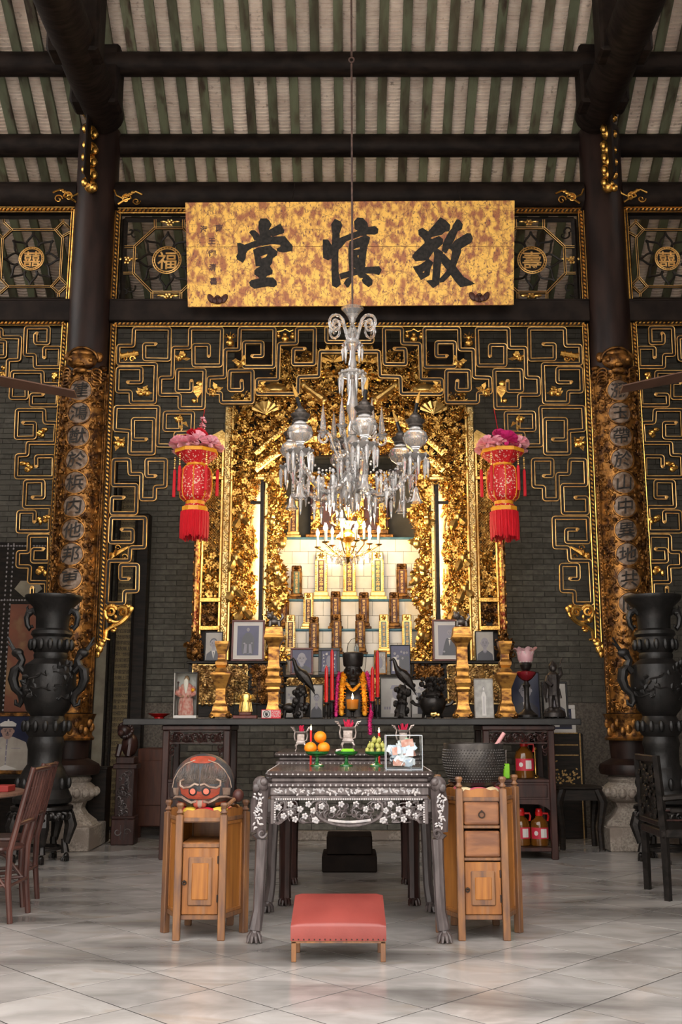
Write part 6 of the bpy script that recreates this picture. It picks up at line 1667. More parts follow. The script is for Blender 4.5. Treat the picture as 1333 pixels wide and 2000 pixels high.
# ------------------------------------------------------------------ things on the long plank
def glass_case(px0, px1, py0, py1, Y, label, figure, base='fr_red', open_frame=False):
    a = P(px0, py1, Y); b = P(px1, py0, Y); x0, x1, z0, z1 = a.x, b.x, ZK+.001, b.z; d = .14
    t = thing('display_case', label, 'case', ((x0+x1)/2, Y+d/2, z0), 'display cases on the plank')
    MB().box(x0, x1, Y, Y+d, z0, z0+.03, .004).build('base', M[base], t, smooth=0)
    MB().box(x0+.004, x1-.004, Y+d-.012, Y+d, z0+.03, z1, .0).build('back', M['ph_pale'] if open_frame else M['pane'], t, smooth=0)
    for q in (x0, x1-.008): MB().box(q, q+.008, Y, Y+d, z0+.03, z1).build('side', M['fr_black'] if open_frame and q > x0 else (M['ph_pale'] if open_frame else M['pane']), t, smooth=0)
    MB().box(x0, x1, Y, Y+d, z1-.006, z1).build('lid', M['fr_black'] if open_frame else M['pane'], t, smooth=0)
    MB().box(x0+.006, x1-.006, Y+.002, Y+.005, z0+.03, z1-.006).build('front_pane', M['pane'], t, smooth=0)
    figure(t, (x0+x1)/2, Y+d*.5, z0+.031, z1-z0-.05)
def pane_mat():
    m = bpy.data.materials.new('thin_clear_pane'); m.use_nodes = True; nt = m.node_tree; N = nt.nodes; L = nt.links
    N.remove(N['Principled BSDF']); tr = N.new('ShaderNodeBsdfTransparent'); tr.inputs[0].default_value = (.96, .975, .97, 1)
    gl = N.new('ShaderNodeBsdfGlossy'); gl.inputs['Roughness'].default_value = .05; lw = N.new('ShaderNodeLayerWeight'); lw.inputs[0].default_value = .05
    mx = N.new('ShaderNodeMixShader'); L.new(lw.outputs['Fresnel'], mx.inputs[0]); L.new(tr.outputs[0], mx.inputs[1]); L.new(gl.outputs[0], mx.inputs[2]); L.new(mx.outputs[0], N['Material Output'].inputs[0])
    return m
M['pane'] = pane_mat()
M['robe_pink'] = mat('pink_robe', (.45,.13,.10), (.55,.32,.26), .6, scale=30)
M['beard'] = mat('white_beard', (.62,.55,.48), rough=.7)
M['flesh'] = mat('painted_clay_face', (.28,.16,.08), rough=.5)
def person_fig(t, x, y, z, h, robe, faceM, extra=None, w=.30):
    nm = 'figurine'; mb = MB(); r = h*w
    mb.lathe([(r*.85, 0), (r*.9, h*.05), (r*.78, h*.25), (r*.7, h*.45), (r*.82, h*.62), (r*.62, h*.74), (r*.22, h*.80), (r*.2, h*.83)], 14, (x, y, z), sy=.65)
    for q in (-1, 1): mb.tube([(x+q*r*.7, y, z+h*.68), (x+q*r*1.0, y-r*.2, z+h*.52), (x+q*r*.55, y-r*.6, z+h*.47)], [r*.28, r*.33, r*.2], 8)
    for k in range(7):
        a = -PI*(.1+.8*k/6); mb.tube([(x+r*.86*math.cos(a), y+r*.56*math.sin(a), z+h*.02), (x+r*.7*math.cos(a), y+r*.46*math.sin(a), z+h*.42)], r*.07, 5)
    o = mb.build('robe', M[robe], t)
    mb = MB(); mb.ball((x, y, z+h*.89), (h*.062, h*.065, h*.085), 12, 10); mb.ball((x, y-h*.06, z+h*.885), (h*.014, h*.02, h*.022), 6, 5)
    for q in (-1, 1): mb.ball((x+q*h*.06, y, z+h*.885), (h*.012, h*.015, h*.025), 6, 5); mb.ball((x+q*r*.3, y-r*.7, z+h*.46), (h*.025, h*.03, h*.03), 7, 5)
    mb.build('head', M[faceM], t)
    return o
def old_man(t, x, y, z, h):
    person_fig(t, x, y, z, h, 'robe_pink', 'flesh', w=.22)
    mb = MB(); mb.lathe([(.004, -.13), (.016, -.09), (.026, -.03), (.022, 0), (.004, .015)], 10, (x, y-.045, z+h*.86), sy=.5); mb.build('beard', M['beard'], t)
    mb = MB(); mb.ball((x+h*.17, y-.03, z+h*.62), h*.05, 9, 7); mb.build('peach', M['yellow'], t)
    mb = MB(); mb.tube([(x-h*.20, y-.03, z), (x-h*.20, y-.03, z+h*.78)], .006, 6); mb.ball((x-h*.20, y-.03, z+h*.80), .012, 7, 5); mb.build('staff', M['rosewood'], t)
def gold_fig(t, x, y, z, h):
    MB().box(x-.06, x+.06, y-.04, y+.04, z, z+h*.1, .005).build('pedestal', M['fr_red'], t, smooth=0)
    person_fig(t, x, y, z+h*.1, h*.75, 'gold_bright', 'gold_old', w=.33)
glass_case(338, 386, 1313, 1402, 10.12, 'white-backed glass case holding an old bearded man with a staff', old_man, 'ph_white', True)
glass_case(455, 503, 1330, 1402, 10.10, 'clear glass case holding a small gilt deity', gold_fig, 'fr_red')
# square gilded altar sticks
def altarstick(px, prof, Y, label, lion=False):
    x = P(px, 1400, Y).x; u = Y/ray(1330)[0]
    t = thing('altar_candlestick', label, 'candlestick', (x, Y, ZK+.001), 'gilded square altar candlesticks')
    zq = lambda py: max(ZK+.001, P(683, py, Y).z)
    mb = MB(); mb.lathe([(r*u*1.32, zq(py)) for r, py in prof], 4, (x, Y, 0), a0=PI/4); mb.build('stem', M['stick_gold'], t, smooth=0)
    for q in (-1, 1):
        for w in (-1, 1):
            mb = MB(); mb.ball((x+q*prof[0][0]*u*.85, Y+w*prof[0][0]*u*.85, ZK+.026), (.026, .026, .025), 8, 6)
            if w < 0: spiral(mb, (x+q*prof[0][0]*u*.8, ZK+.03), .022, 1.2, Y-prof[0][0]*u*1.0, 0, q, .007, 12)
            mb.build('scroll_foot', M['stick_gold'], t)
    if lion:
        zt = zq(prof[-1][1]); mb = MB()
        mb.ball((x, Y, zt+.05), (.06, .045, .035), 10, 8); mb.ball((x-.045, Y-.02, zt+.105), (.036, .034, .036), 10, 8); mb.ball((x-.06, Y-.045, zt+.095), (.018, .02, .016), 7, 5)
        for q in (-1, 1): mb.ball((x-.045+q*.02, Y-.01, zt+.14), .013, 6, 5); mb.tube([(x-.04, Y+q*.025, zt+.05), (x-.045, Y+q*.028, zt)], [.018, .014], 6); mb.tube([(x+.045, Y+q*.025, zt+.05), (x+.05, Y+q*.03, zt)], [.02, .016], 6)
        for k in range(6): mb.ball((x-.03+.01*k, Y-.03+.012*(k % 3), zt+.12-.008*k), .014, 6, 5)
        mb.tube([(x+.055, Y, zt+.06), (x+.085, Y, zt+.10), (x+.07, Y, zt+.13)], [.012, .016, .008], 6); mb.build('lion', M['pewter'], t)
M['stick_gold'] = mat('smoked_gilding', (.48,.235,.05), (.085,.028,.014), .30, .8, scale=13, st=(1,1,2), lo=.42, hi=.68, bump=.1)
M['pewter'] = mat('worn_pewter', (.20,.175,.16), (.11,.095,.085), .42, .65, scale=18, bump=.3)
short = [(19,1400),(19,1393),(16,1388),(15,1380),(12,1374),(10,1368),(10,1345),(14,1335),(18,1325),(21,1318),(21,1314),(13,1312),(9,1304),(12,1299),(12,1293),(8,1288),(8,1278),(11,1268),(14,1258),(14,1253)]
tall = [(17,1400),(17,1392),(14,1386),(12,1378),(11,1372),(11,1352),(14,1346),(13,1342),(16,1334),(16,1326),(12,1320),(12,1312),(14,1306),(12,1300),(11,1290),(11,1264),(14,1256),(19,1250),(21,1246),(19,1240),(17,1226),(13,1224)]
altarstick(431, short, 10.25, 'shorter gilded candlestick at the left, before the carved shelf panel')
altarstick(990, short, 10.25, 'shorter gilded candlestick at the right, beside the red glass goblet')
altarstick(534, tall, 10.25, 'taller gilded candlestick topped by a lion, left of the candles', True)
altarstick(905, tall, 10.25, 'taller gilded candlestick topped by a lion, right of the black censer', True)
# notice
Yn = 10.03; a, b = P(511, 1403, Yn), P(549, 1386, Yn)
t = thing('notice', 'small red notice reading please do not touch, on the plank edge', 'sign', ((a.x+b.x)/2, Yn, ZK+.001))
MB().box(a.x, b.x, Yn, Yn+.012, ZK+.001, b.z, .001).build('plate', M['notice_red'] if 'notice_red' in M else M['red_flower'], t, smooth=0)
wd = b.x-a.x; hz = b.z-ZK
MB().box(a.x+.004, a.x+wd*.49, Yn-.001, Yn+.002, ZK+.008, b.z-.006).build('white_panel', M['ph_white'], t, smooth=0)
mb = MB(); cxn, czn = a.x+wd*.26, ZK+hz*.52
mb.tube([(cxn+.030*math.cos(q), Yn-.002, czn+.030*math.sin(q)) for q in [2*PI*k/20 for k in range(20)]], .0035, 5, True)
mb.ball((cxn, Yn-.001, czn-.006), (.014, .002, .013), 8, 6)
for k in range(4): mb.tube([(cxn-.012+.008*k, Yn-.002, czn), (cxn-.015+.010*k, Yn-.002, czn+.018)], .0028, 5)
mb.build('hand_symbol', M['fr_black'], t)
mb = MB()
for k, s in enumerate(('PLEASE', 'DO NOT', 'TOUCH')): mb.text(s, .027, lambda q, w: (a.x+wd*.74+q*.92, Yn-.001, b.z-.017-.023*k+w), .02)
mb.build('lettering', M['ph_white'], t, smooth=0)

M['fr_white'] = mat('ivory_frame', (.42,.37,.32), (.30,.26,.22), .5, scale=20)
M['ph_grey2'] = mat('plaque_grey', (.40,.38,.35), (.28,.27,.25), .5, scale=14)
# black bronze cranes on rocky stands
M['bronze'] = mat('black_bronze', (.014,.012,.011), (.030,.025,.022), .38, .5, scale=18, bump=.25, spec=.5)
def crane(px, sx, Y, label):
    x = P(px, 1400, Y).x; t = thing('crane_statue', label, 'statue', (x, Y, ZK+.001), 'black cranes')
    Q = lambda dx, py, dy=0.0: Vector((x+sx*dx*Y/ray(1340)[0], Y+dy, max(ZK+.004, P(683, py, Y).z)))
    mb = MB()
    mb.tube([Q(0, 1400), Q(0, 1390), Q(3, 1365), Q(2, 1345), Q(4, 1338)], [.07, .06, .045, .055, .03], 9)
    rr = random.Random(px)
    for k in range(30):
        q = Q(rr.uniform(-12, 14), rr.uniform(1345, 1398), rr.uniform(-.06, .03)); mb.ball(q, (rr.uniform(.02, .04),)*3, 7, 5)
    mb.build('rock', M['bronze'], t)
    mb = MB()
    mb.tube([Q(-22, 1290), Q(-14, 1287), Q(-12, 1291), Q(-9, 1302), Q(-4, 1311), Q(4, 1318), Q(12, 1327), Q(20, 1338), Q(25, 1347)], [.004, .016, .018, .022, .040, .058, .052, .030, .010], 10)
    for q in (-1, 1):
        mb.tube([Q(0, 1313, q*.045), Q(12, 1325, q*.05), Q(28, 1350, q*.02)], [.02, .035, .006], 8, flat=.5); mb.tube([Q(6, 1326, q*.02), Q(8, 1338, q*.02), Q(5, 1349, q*.02)], [.012, .008, .007], 6)
    for k in range(5): mb.tube([Q(14, 1326+k*2), Q(26+k, 1346+3*k)], [.012, .004], 5)
    mb.build('crane', M['bronze'], t)
crane(586, 1, 10.12, 'black bronze crane on a rock left of the garlanded bust')
crane(784, 1, 10.12, 'black bronze crane on a rock right of the garlanded bust')
t = thing('tortoise_statue', 'small black bronze tortoise at the foot of the left crane', 'statue', (P(566, 1390, 10.16).x, 10.16, ZK+.001)); q = t.location
mb = MB(); mb.ball(q+Vector((0, 0, .10)), (.075, .06, .05), 12, 8); mb.ball(q+Vector((-.085, -.01, .12)), (.028, .025, .024), 8, 6)
for dx in (-.045, .045):
    for dy in (-.03, .03): mb.tube([q+Vector((dx, dy, .08)), q+Vector((dx*1.2, dy, .004))], [.018, .014], 7)
mb.build('shell', M['bronze'], t)
# red candles on slim holders
M['red_candle'] = mat('red_wax', (.62,.012,.012), (.50,.008,.008), .3, scale=8)
def candle(px, py0, py1, Y, label, bend=0.0):
    x = P(px, 1330, Y).x; z0, z1 = P(683, py1, Y).z, P(683, py0, Y).z
    t = thing('altar_candle', label, 'candle', (x, Y, ZK+.001), 'tall red candles')
    mb = MB(); mb.lathe([(.024, 0), (.022, .01), (.012, .02), (.01, .05), (.016, .06), (.009, .07), (.009, z0-ZK-.02), (.03, z0-ZK-.01), (.03, z0-ZK), (.008, z0-ZK)], 12, (x, Y, ZK+.001)); mb.build('holder', M['bronze'], t)
    mb = MB(); mb.tube([(x, Y, z0+.002), (x+bend, Y, (z0+z1)/2), (x+bend*.5, Y, z1-.03), (x+bend*.5, Y, z1)], [.017, .019, .017, .004], 9); mb.build('candle', M['red_candle'], t)
candle(638, 1300, 1372, 10.08, 'shorter tall red candle of the left pair'); candle(649, 1268, 1368, 10.10, 'taller red candle of the left pair')
candle(728, 1302, 1370, 10.08, 'shorter red candle of the right pair'); candle(738, 1270, 1362, 10.10, 'taller red candle of the right pair')
# garlanded bust
Yb_ = 10.3; xb_ = P(690, 1400, Yb_).x; ub = Yb_/ray(1330)[0]
def zq(py): return max(ZK+.002, P(683, py, Yb_).z)
t = thing('bust_statue', 'black bust of a man in a round cap, hung with flower garlands', 'statue', (xb_, Yb_, ZK+.001))
mb = MB(); B = Vector((xb_, Yb_, 0))
mb.lathe([(r*ub, zq(py)) for r, py in ((46,1400),(45,1385),(42,1365),(34,1350),(22,1342),(11,1338),(10,1330),(11,1322))], 22, B, sy=.6)
mb.build('shoulders', M['bronze'], t)
mb = MB(); hc = B+Vector((0, -.01, zq(1311))); k_ = 16*ub
mb.ball(hc, (k_*1.0, k_*1.1, k_*1.35), 18, 14); mb.ball(hc+Vector((0, -k_*1.05, -k_*.1)), (k_*.17, k_*.28, k_*.32), 8, 6); mb.ball(hc+Vector((0, -k_*.92, -k_*.62)), (k_*.34, k_*.2, k_*.11), 8, 5); mb.ball(hc+Vector((0, -k_*.72, -k_*1.05)), (k_*.4, k_*.35, k_*.25), 8, 6)
for q in (-1, 1):
    mb.ball(hc+Vector((q*k_*1.0, 0, -k_*.05)), (k_*.14, k_*.25, k_*.36), 8, 6); mb.ball(hc+Vector((q*k_*.42, -k_*.92, k_*.12)), (k_*.22, k_*.15, k_*.12), 8, 6); mb.ball(hc+Vector((q*k_*.42, -k_*.92, k_*.34)), (k_*.30, k_*.15, k_*.08), 8, 5); mb.ball(hc+Vector((q*k_*.55, -k_*.75, -k_*.3)), (k_*.3, k_*.25, k_*.25), 8, 6)
mb.build('head', M['bronze'], t)
mb = MB(); mb.lathe([(r*ub, zq(py)) for r, py in ((17.5,1302),(19,1299),(20,1288),(21,1279),(19,1275),(8,1273),(0,1273))], 24, B); mb.build('cap', M['bronze'], t)
M['marigold'] = mat('marigold_orange', (.85,.40,.015), (.80,.28,.01), .6, scale=30)
rr = random.Random(21)
def garland(pts, m, r, lab):
    c = rounded([Vector(p) for p in pts], .08); mb = MB(); tot = 0
    dense = []
    for i in range(len(c)-1):
        n = max(1, int((c[i+1]-c[i]).length/(r*.62)))
        for k in range(n): dense.append(c[i]+(c[i+1]-c[i])*k/n)
    g = thing('garland', lab, 'garland', dense[len(dense)//2], 'flower garlands on the bust')
    for p in dense: petals(mb, p, r*1.35, 9, rr); mb.ball(p, r*.8, 6, 5)
    mb.build('blossoms', M[m], g, smooth=0)
G = lambda px, py, dy: P(px, py, Yb_+dy)
garland([G(675,1322,.05), G(672,1318,.0), G(668,1345,-.16), G(667,1375,-.20), G(668,1398,-.22)], 'marigold', .030, 'orange marigold garland strand hanging on the left of the bust')
garland([G(705,1322,.05), G(708,1318,.0), G(711,1345,-.16), G(713,1375,-.20), G(713,1398,-.22)], 'marigold', .030, 'orange marigold garland strand hanging on the right of the bust')
garland([G(664,1316,.06), G(661,1324,-.02), G(658,1355,-.14), G(657,1400,-.18)], 'magenta', .022, 'magenta garland strand at the left shoulder of the bust')
garland([G(716,1316,.06), G(719,1326,-.02), G(724,1350,-.14), G(727,1385,-.18), G(722,1412,-.34), G(724,1436,-.38)], 'magenta', .022, 'magenta garland strand trailing from the right shoulder over the plank')
garland([G(676,1335,-.20), G(690,1352,-.24), G(704,1335,-.20)], 'marigold', .016, 'small yellow flower chain across the chest of the bust')
# votive oil glass with a flame, before the bust
M['amber_oil'] = mat('amber_oil_glass', (.80,.36,.05), rough=.08, trans=.6, ior=1.35, spec=.5)
M['flame'] = mat('small_flame', (1,.8,.4), emit=14, ecol=(1,.66,.25))
Yv = 10.05; xv = P(689, 1390, Yv).x; uv = Yv/ray(1370)[0]
t = thing('votive_lamp', 'amber oil lamp glass with a small flame in front of the bust', 'lamp', (xv, Yv, ZK+.001))
mb = MB(); mb.lathe([(.045, ZK+.002), (.04, ZK+.012), (.012, ZK+.02), (.012, ZK+.06), (.04, ZK+.075)], 16, (xv, Yv, 0)); mb.build('foot', M['bronze'], t)
mb = MB(); mb.lathe([(.02, ZK+.075), (.055, ZK+.09), (.062, P(683, 1366, Yv).z), (.058, P(683, 1366, Yv).z), (.05, ZK+.1), (.0, ZK+.09)], 18, (xv, Yv, 0)); mb.build('oil_glass', M['amber_oil'], t)
zf0 = P(683, 1366, Yv).z; mb = MB(); mb.lathe([(.004, zf0), (.010, zf0+.015), (.006, zf0+.035), (.0, zf0+.06)], 8, (xv, Yv, 0)); mb.build('flame', M['flame'], t)
# glass dome lamp on the shelf behind the bust
Yd = 11.82; xd = P(697, 1300, Yd).x; ud = Yd/ray(1290)[0]
t = thing('dome_lamp', 'clear glass dome lamp standing behind the bust', 'lamp', (xd, Yd, zm_+.001))
zd = lambda py: max(zm_+.002, P(683, py, Yd).z)
mb = MB(); mb.lathe([(14*ud, zd(1317)), (14*ud, zd(1312)), (6*ud, zd(1306)), (6*ud, zd(1300))], 16, (xd, Yd, 0)); mb.build('base', M['bronze'], t)
mb = MB(); mb.lathe([(r*ud, zd(py)) for r, py in ((16,1312),(18,1300),(19.5,1285),(19.5,1270),(17,1257),(11,1249),(4,1246),(0,1245.5))], 24, (xd, Yd, 0)); mb.build('glass_dome', M['glass_thin'] if 'glass_thin' in M else M['pane'], t)
mb = MB(); mb.lathe([(4*ud, zd(1300)), (6*ud, zd(1285)), (5*ud, zd(1265)), (2*ud, zd(1258)), (0, zd(1256))], 8, (xd, Yd, 0)); mb.build('crystal', M['crystal'], t)
# black censer
Yc_ = 10.2; xc_ = P(846, 1400, Yc_).x; uc = Yc_/ray(1370)[0]
t = thing('black_censer', 'ornate black incense burner crowded with small figures, by the right candlestick', 'censer', (xc_, Yc_, ZK+.001))
mb = MB(); zc = lambda py: max(ZK+.003, P(683, py, Yc_).z); mb.lathe([(r*uc, zc(py)) for r, py in ((14,1397),(20,1390),(25,1380),(27,1372),(24,1364),(20,1362),(22,1358),(18,1350),(12,1345),(8,1338),(0,1322))], 16, (xc_, Yc_, 0))
mb.build('bowl', M['bronze'], t)
mb = MB()
for k in range(80): mb.ball((xc_+rr.gauss(0, 11)*uc, Yc_+rr.uniform(-.12, .06), zc(rr.uniform(1325, 1380))), (rr.uniform(.012, .03),)*3, 7, 5)
for q in (-1, 1): mb.tube([(xc_+q*22*uc, Yc_, zc(1378)), (xc_+q*34*uc, Yc_, zc(1376)), (xc_+q*40*uc, Yc_, zc(1370)), (xc_+q*44*uc, Yc_, zc(1372))], [.02, .016, .022, .008], 7)
stuff(mb.build('figure_carving', M['bronze'], t))
for a_ in (.5, 2.6, -1.57): mb = MB(); mb.tube([(xc_+.09*math.cos(a_), Yc_+.07*math.sin(a_), zc(1388)), (xc_+.11*math.cos(a_), Yc_+.09*math.sin(a_), ZK+.005)], [.022, .014], 7); mb.build('foot', M['bronze'], t)
mb = MB(); 
for k in range(10): mb.ball((xc_+rr.uniform(-.03, .05), Yc_-.14, ZK+.022+rr.uniform(0, .03)), (.018,)*3, 6, 5)
tag(mb.build('gold_ornament', M['gold_bright']), 'little gilded cluster on the plank in front of the black censer', 'ornament')
photo(928, 1325, 966, 1402, 10.18, 'figure', 'fr_white', 'white plaque of a standing robed figure in a thin frame', bg='ph_grey2', zb_=zpk, fw=.008, name='plaque', cat='plaque', grp=None) if 'fr_white' in M else None
# red and white glass goblet lamp
M['ruby'] = mat('ruby_glass', (.22,.012,.018), rough=.08, trans=.25, spec=.8)
M['frilled'] = mat('frilled_pink_glass', (.72,.50,.52), (.45,.10,.14), .12, scale=0.5, trans=.15, spec=.7)
Ye = 10.3; xe = P(1031, 1400, Ye).x; ue = Ye/ray(1330)[0]; ze = lambda py: max(ZK+.002, P(683, py, Ye).z)
t = thing('glass_goblet_lamp', 'tall lamp with a ruby glass bowl and frilled pink lattice shade', 'lamp', (xe, Ye, ZK+.001))
def le(nm, prof, m, n=20):
    mb = MB(); mb.lathe([(r*ue, ze(py)) for r, py in prof], n, (xe, Ye, 0)); return mb.build(nm, M[m], t)
le('stem', ((20,1401),(20,1396),(12,1390),(7,1384),(5,1370),(5,1345),(8,1338),(5,1334),(4,1330)), 'bronze'); le('ruby_bowl', ((4,1331),(12,1326),(19,1318),(20,1313),(16,1311),(6,1310)), 'ruby'); le('gallery', ((6,1311),(10,1306),(12,1298),(10,1293)), 'bronze')
mb = MB(); n = 48; prof = ((12,1294),(15,1288),(16,1280),(17,1272),(23,1266)); vs = []
for j, (r, py) in enumerate(prof):
    for k in range(n):
        a_ = 2*PI*k/n; fr = (j/4)**3; rr_ = r*ue*(1+.10*fr*math.sin(a_*8)); vs.append((xe+rr_*math.cos(a_), Ye+rr_*math.sin(a_), ze(py)+.012*fr*math.sin(a_*8+1)))
mb.add(vs, [(j*n+k, j*n+(k+1) % n, (j+1)*n+(k+1) % n, (j+1)*n+k) for j in range(4) for k in range(n)]); sh_ = mb.build('frilled_shade', M['frilled'], t)
mb = MB()
for q in (-1, 1):
    for k in range(12):
        mb.tube([(xe+(12.3+4.6*u)*ue*math.cos(2*PI*(k/12)+q*u*.8), Ye+(12.3+4.6*u)*ue*math.sin(2*PI*(k/12)+q*u*.8), ze(1294-21*u)) for u in (0, .33, .66, 1)], .003, 4)
mb.build('lattice_lines', M['ph_white'], sh_)
# bronze warrior
Yw_ = 10.3; xw = P(1084, 1400, Yw_).x; t = thing('warrior_statue', 'dark bronze warrior standing on a rock at the right end of the plank', 'statue', (xw, Yw_, ZK+.001))
M['old_bronze'] = mat('old_bronze', (.045,.036,.032), (.022,.018,.017), .45, .5, scale=20, bump=.4)
zw = lambda py: max(ZK+.003, P(683, py, Yw_).z); uw = Yw_/ray(1340)[0]
mb = MB(); mb.lathe([(22*uw, zw(1400)), (21*uw, zw(1392)), (14*uw, zw(1385)), (8*uw, zw(1381))], 12, (xw, Yw_, 0))
for k in range(14): a_ = 2*PI*k/14; mb.ball((xw+16*uw*math.cos(a_), Yw_+14*uw*math.sin(a_), ZK+.03+.02*(k % 3)), .03, 7, 5)
mb.build('rock_base', M['old_bronze'], t)
mb = MB(); K = lambda dx, py, dy=0: (xw+dx*uw, Yw_+dy, zw(py))
for q in (-1, 1): mb.tube([K(q*4, 1352), K(q*6, 1368, -.01), K(q*7, 1384, -.02)], [.036, .028, .022], 8); mb.tube([K(q*7, 1384, -.02), K(q*9, 1385, -.07)], [.022, .014], 7)
mb.tube([K(0, 1358), K(0, 1345), K(0, 1330), K(0, 1318), K(0, 1312)], [.065, .058, .066, .06, .03], 10); mb.tube([K(-9, 1322), K(-13, 1332, -.03), K(-5, 1340, -.07)], [.028, .024, .018], 8); mb.tube([K(9, 1322), K(15, 1316, -.02), K(13, 1304, -.03)], [.028, .022, .016], 8)
mb.ball(K(0, 1303), (.04, .042, .05), 10, 8); mb.tube([K(0, 1300), K(0, 1296), K(0, 1290)], [.045, .03, .006], 8); mb.ball(K(0, 1306, -.04), (.02, .012, .03), 7, 5)
for k in range(8): mb.tube([K(-10+2.9*k, 1345), K(-13+3.7*k, 1364)], [.012, .016], 5)
mb.tube([K(13, 1300, -.03), K(18, 1285, -.03)], .008, 6); mb.tube([K(-10, 1320, .03), K(-15, 1345, .04), K(-13, 1372, .04)], [.02, .03, .01], 7); mb.build('warrior', M['old_bronze'], t)
M['eye_red'] = mat('coral_eye', (.55,.14,.09), rough=.45)
M['cushion_pink'] = mat('faded_pink_cushion', (.56,.10,.14), rough=.5); M['cushion_cream'] = mat('cream_cushion', (.70,.55,.32), rough=.5)
M['rose_stick'] = mat('rose_wood_stick', (.42,.20,.20), rough=.5)
M['tabletop_brown'] = mat('worn_brown_tabletop', (.24,.13,.085), (.15,.08,.055), .35, scale=5, st=(1,6,1))
M['redclay'] = mat('faded_red_painting', (.22,.075,.04), (.17,.06,.035), .6, scale=4, c3=(.26,.15,.07), s3=2, lo3=.5, hi3=.6)
M['pearl_dim'] = mat('grey_pearl', (.35,.33,.33), (.22,.21,.22), .25, scale=40)
M['cupboard'] = mat('reddish_cupboard', (.11,.035,.018), (.07,.022,.012), .45, scale=6, st=(4,4,.6))
M['shell'] = mat('golden_shell', (.50,.33,.12), (.35,.20,.07), .3, scale=30)
M['fanblade'] = mat('brown_fan_blade', (.11,.055,.035), (.08,.04,.026), .4, scale=5)
# ------------------------------------------------------------------ things on the two altar tables
M['joss'] = mat('pink_joss_sticks', (.66,.03,.10), (.50,.015,.05), .6, scale=20)
M['silver'] = mat('tarnished_silver', (.42,.36,.33), (.25,.20,.18), .35, .75, scale=20, bump=.35)
def burner(px, Y, s, label, big):
    x = P(px, 1460, Y).x; z0 = zt2+.001; u = Y/ray(1440)[0]*s
    t = thing('incense_burner', label, 'censer', (x, Y, z0), 'silver incense burners')
    H_ = 44*u
    mb = MB(); mb.lathe([(r*u*1.35, z0+hh*u) for r, hh in ((11,16),(12,20),(9.5,24),(9,40),(12,44),(13,47),(11,47),(9,43),(0,42))], 4, (x, Y, 0), a0=PI/4); mb.box(x-9*u, x+9*u, Y-9.4*u, Y-8.6*u, z0+26*u, z0+40*u, .002); mb.build('body', M['silver'], t, smooth=0)
    for q in (-1, 1):
        for w in (-1, 1):
            mb = MB(); mb.tube([(x+q*8*u, Y+w*8*u, z0+18*u), (x+q*12*u, Y+w*11*u, z0+12*u), (x+q*10*u, Y+w*10*u, z0+5*u), (x+q*13*u, Y+w*12*u, z0+.5*u)], [3.2*u, 2.8*u, 2.2*u, 1.6*u], 7); mb.build('leg', M['silver'], t)
        mb = MB(); mb.tube([(x+q*9*u, Y, z0+24*u), (x+q*14*u, Y, z0+26*u), (x+q*16*u, Y, z0+36*u), (x+q*14*u, Y, z0+46*u), (x+q*19*u, Y, z0+56*u), (x+q*26*u, Y, z0+58*u)], [1.8*u, 2.2*u, 2.2*u, 2*u, 2.2*u, .8*u], 7)
        for k in range(4): mb.ball((x+q*(14+3*k)*u, Y, z0+(46+3.4*k)*u), (2.6*u, 1.6*u, 2.0*u), 7, 5)
        mb.build('dragon_handle', M['silver'], t)
    mb = MB(); rr = random.Random(px)
    for k in range(34):
        a = rr.uniform(0, 6.28); r = rr.uniform(0, 7)*u; q = (x+r*math.cos(a), Y+r*math.sin(a)*.6, z0+43*u); mb.tube([q, (q[0]+rr.uniform(-5, 7)*u, q[1], z0+rr.uniform(50, 62)*u)], .9*u, 4)
    stuff(mb.build('joss_sticks', M['joss'], t))
burner(588, 7.95, .80, 'silver incense burner holding red joss sticks, behind the oranges', False)
burner(680, 7.85, 1.0, 'larger central silver incense burner holding red joss sticks', True)
burner(788, 7.95, .86, 'silver incense burner holding red joss sticks, behind the pears', False)
M['green_glass'] = mat('green_pressed_glass', (.06,.42,.10), rough=.06, trans=.75, ior=1.45, spec=.7)
M['orange'] = mat('orange_peel', (.85,.26,.01), (.78,.20,.005), .42, scale=14, bump=.3, bscale=160)
M['pear'] = mat('green_yellow_fruit', (.42,.40,.10), (.30,.31,.06), .45, scale=20, bump=.2)
M['lime'] = mat('lime_green_wrapper', (.24,.62,.02), (.18,.50,.015), .4, scale=10)
def fruit_stand(px, Y, label):
    x = P(px, 1483, Y).x; z0 = zt+.001
    t = thing('glass_fruit_stand', label, 'dish', (x, Y, z0), 'green glass fruit stands')
    mb = MB(); mb.lathe([(.047, 0), (.045, .008), (.018, .016), (.010, .03), (.013, .045), (.010, .058), (.02, .066), (.062, .072), (.078, .084), (.082, .098), (.076, .097), (.06, .080), (.0, .074)], 24, (x, Y, z0)); mb.build('dish', M['green_glass'], t)
    return x, z0+.080
Yf_ = 7.12
x, z = fruit_stand(620, Yf_, 'green glass stand carrying three oranges')
for k, (dx, dz, dy) in enumerate(((-.046, .040, -.01), (.044, .040, .0), (.02, .112, .0))):
    tn = thing('orange_fruit', ('left lower orange on the green glass stand', 'right lower orange on the green glass stand', 'top orange resting on two others')[k], 'orange', (x+dx, Yf_+dy, z+dz-.04), 'oranges')
    mb = MB(); mb.ball((x+dx, Yf_+dy, z+dz), (.043, .043, .040), 18, 12); mb.build('peel', M['orange'], tn)
    mb = MB(); mb.ball((x+dx+.006, Yf_+dy-.01, z+dz+.040), (.005, .005, .003), 6, 4); mb.build('stalk', M['green_leaf'], tn)
x, z = fruit_stand(677, Yf_, 'green glass stand with a lime green wrapped packet')
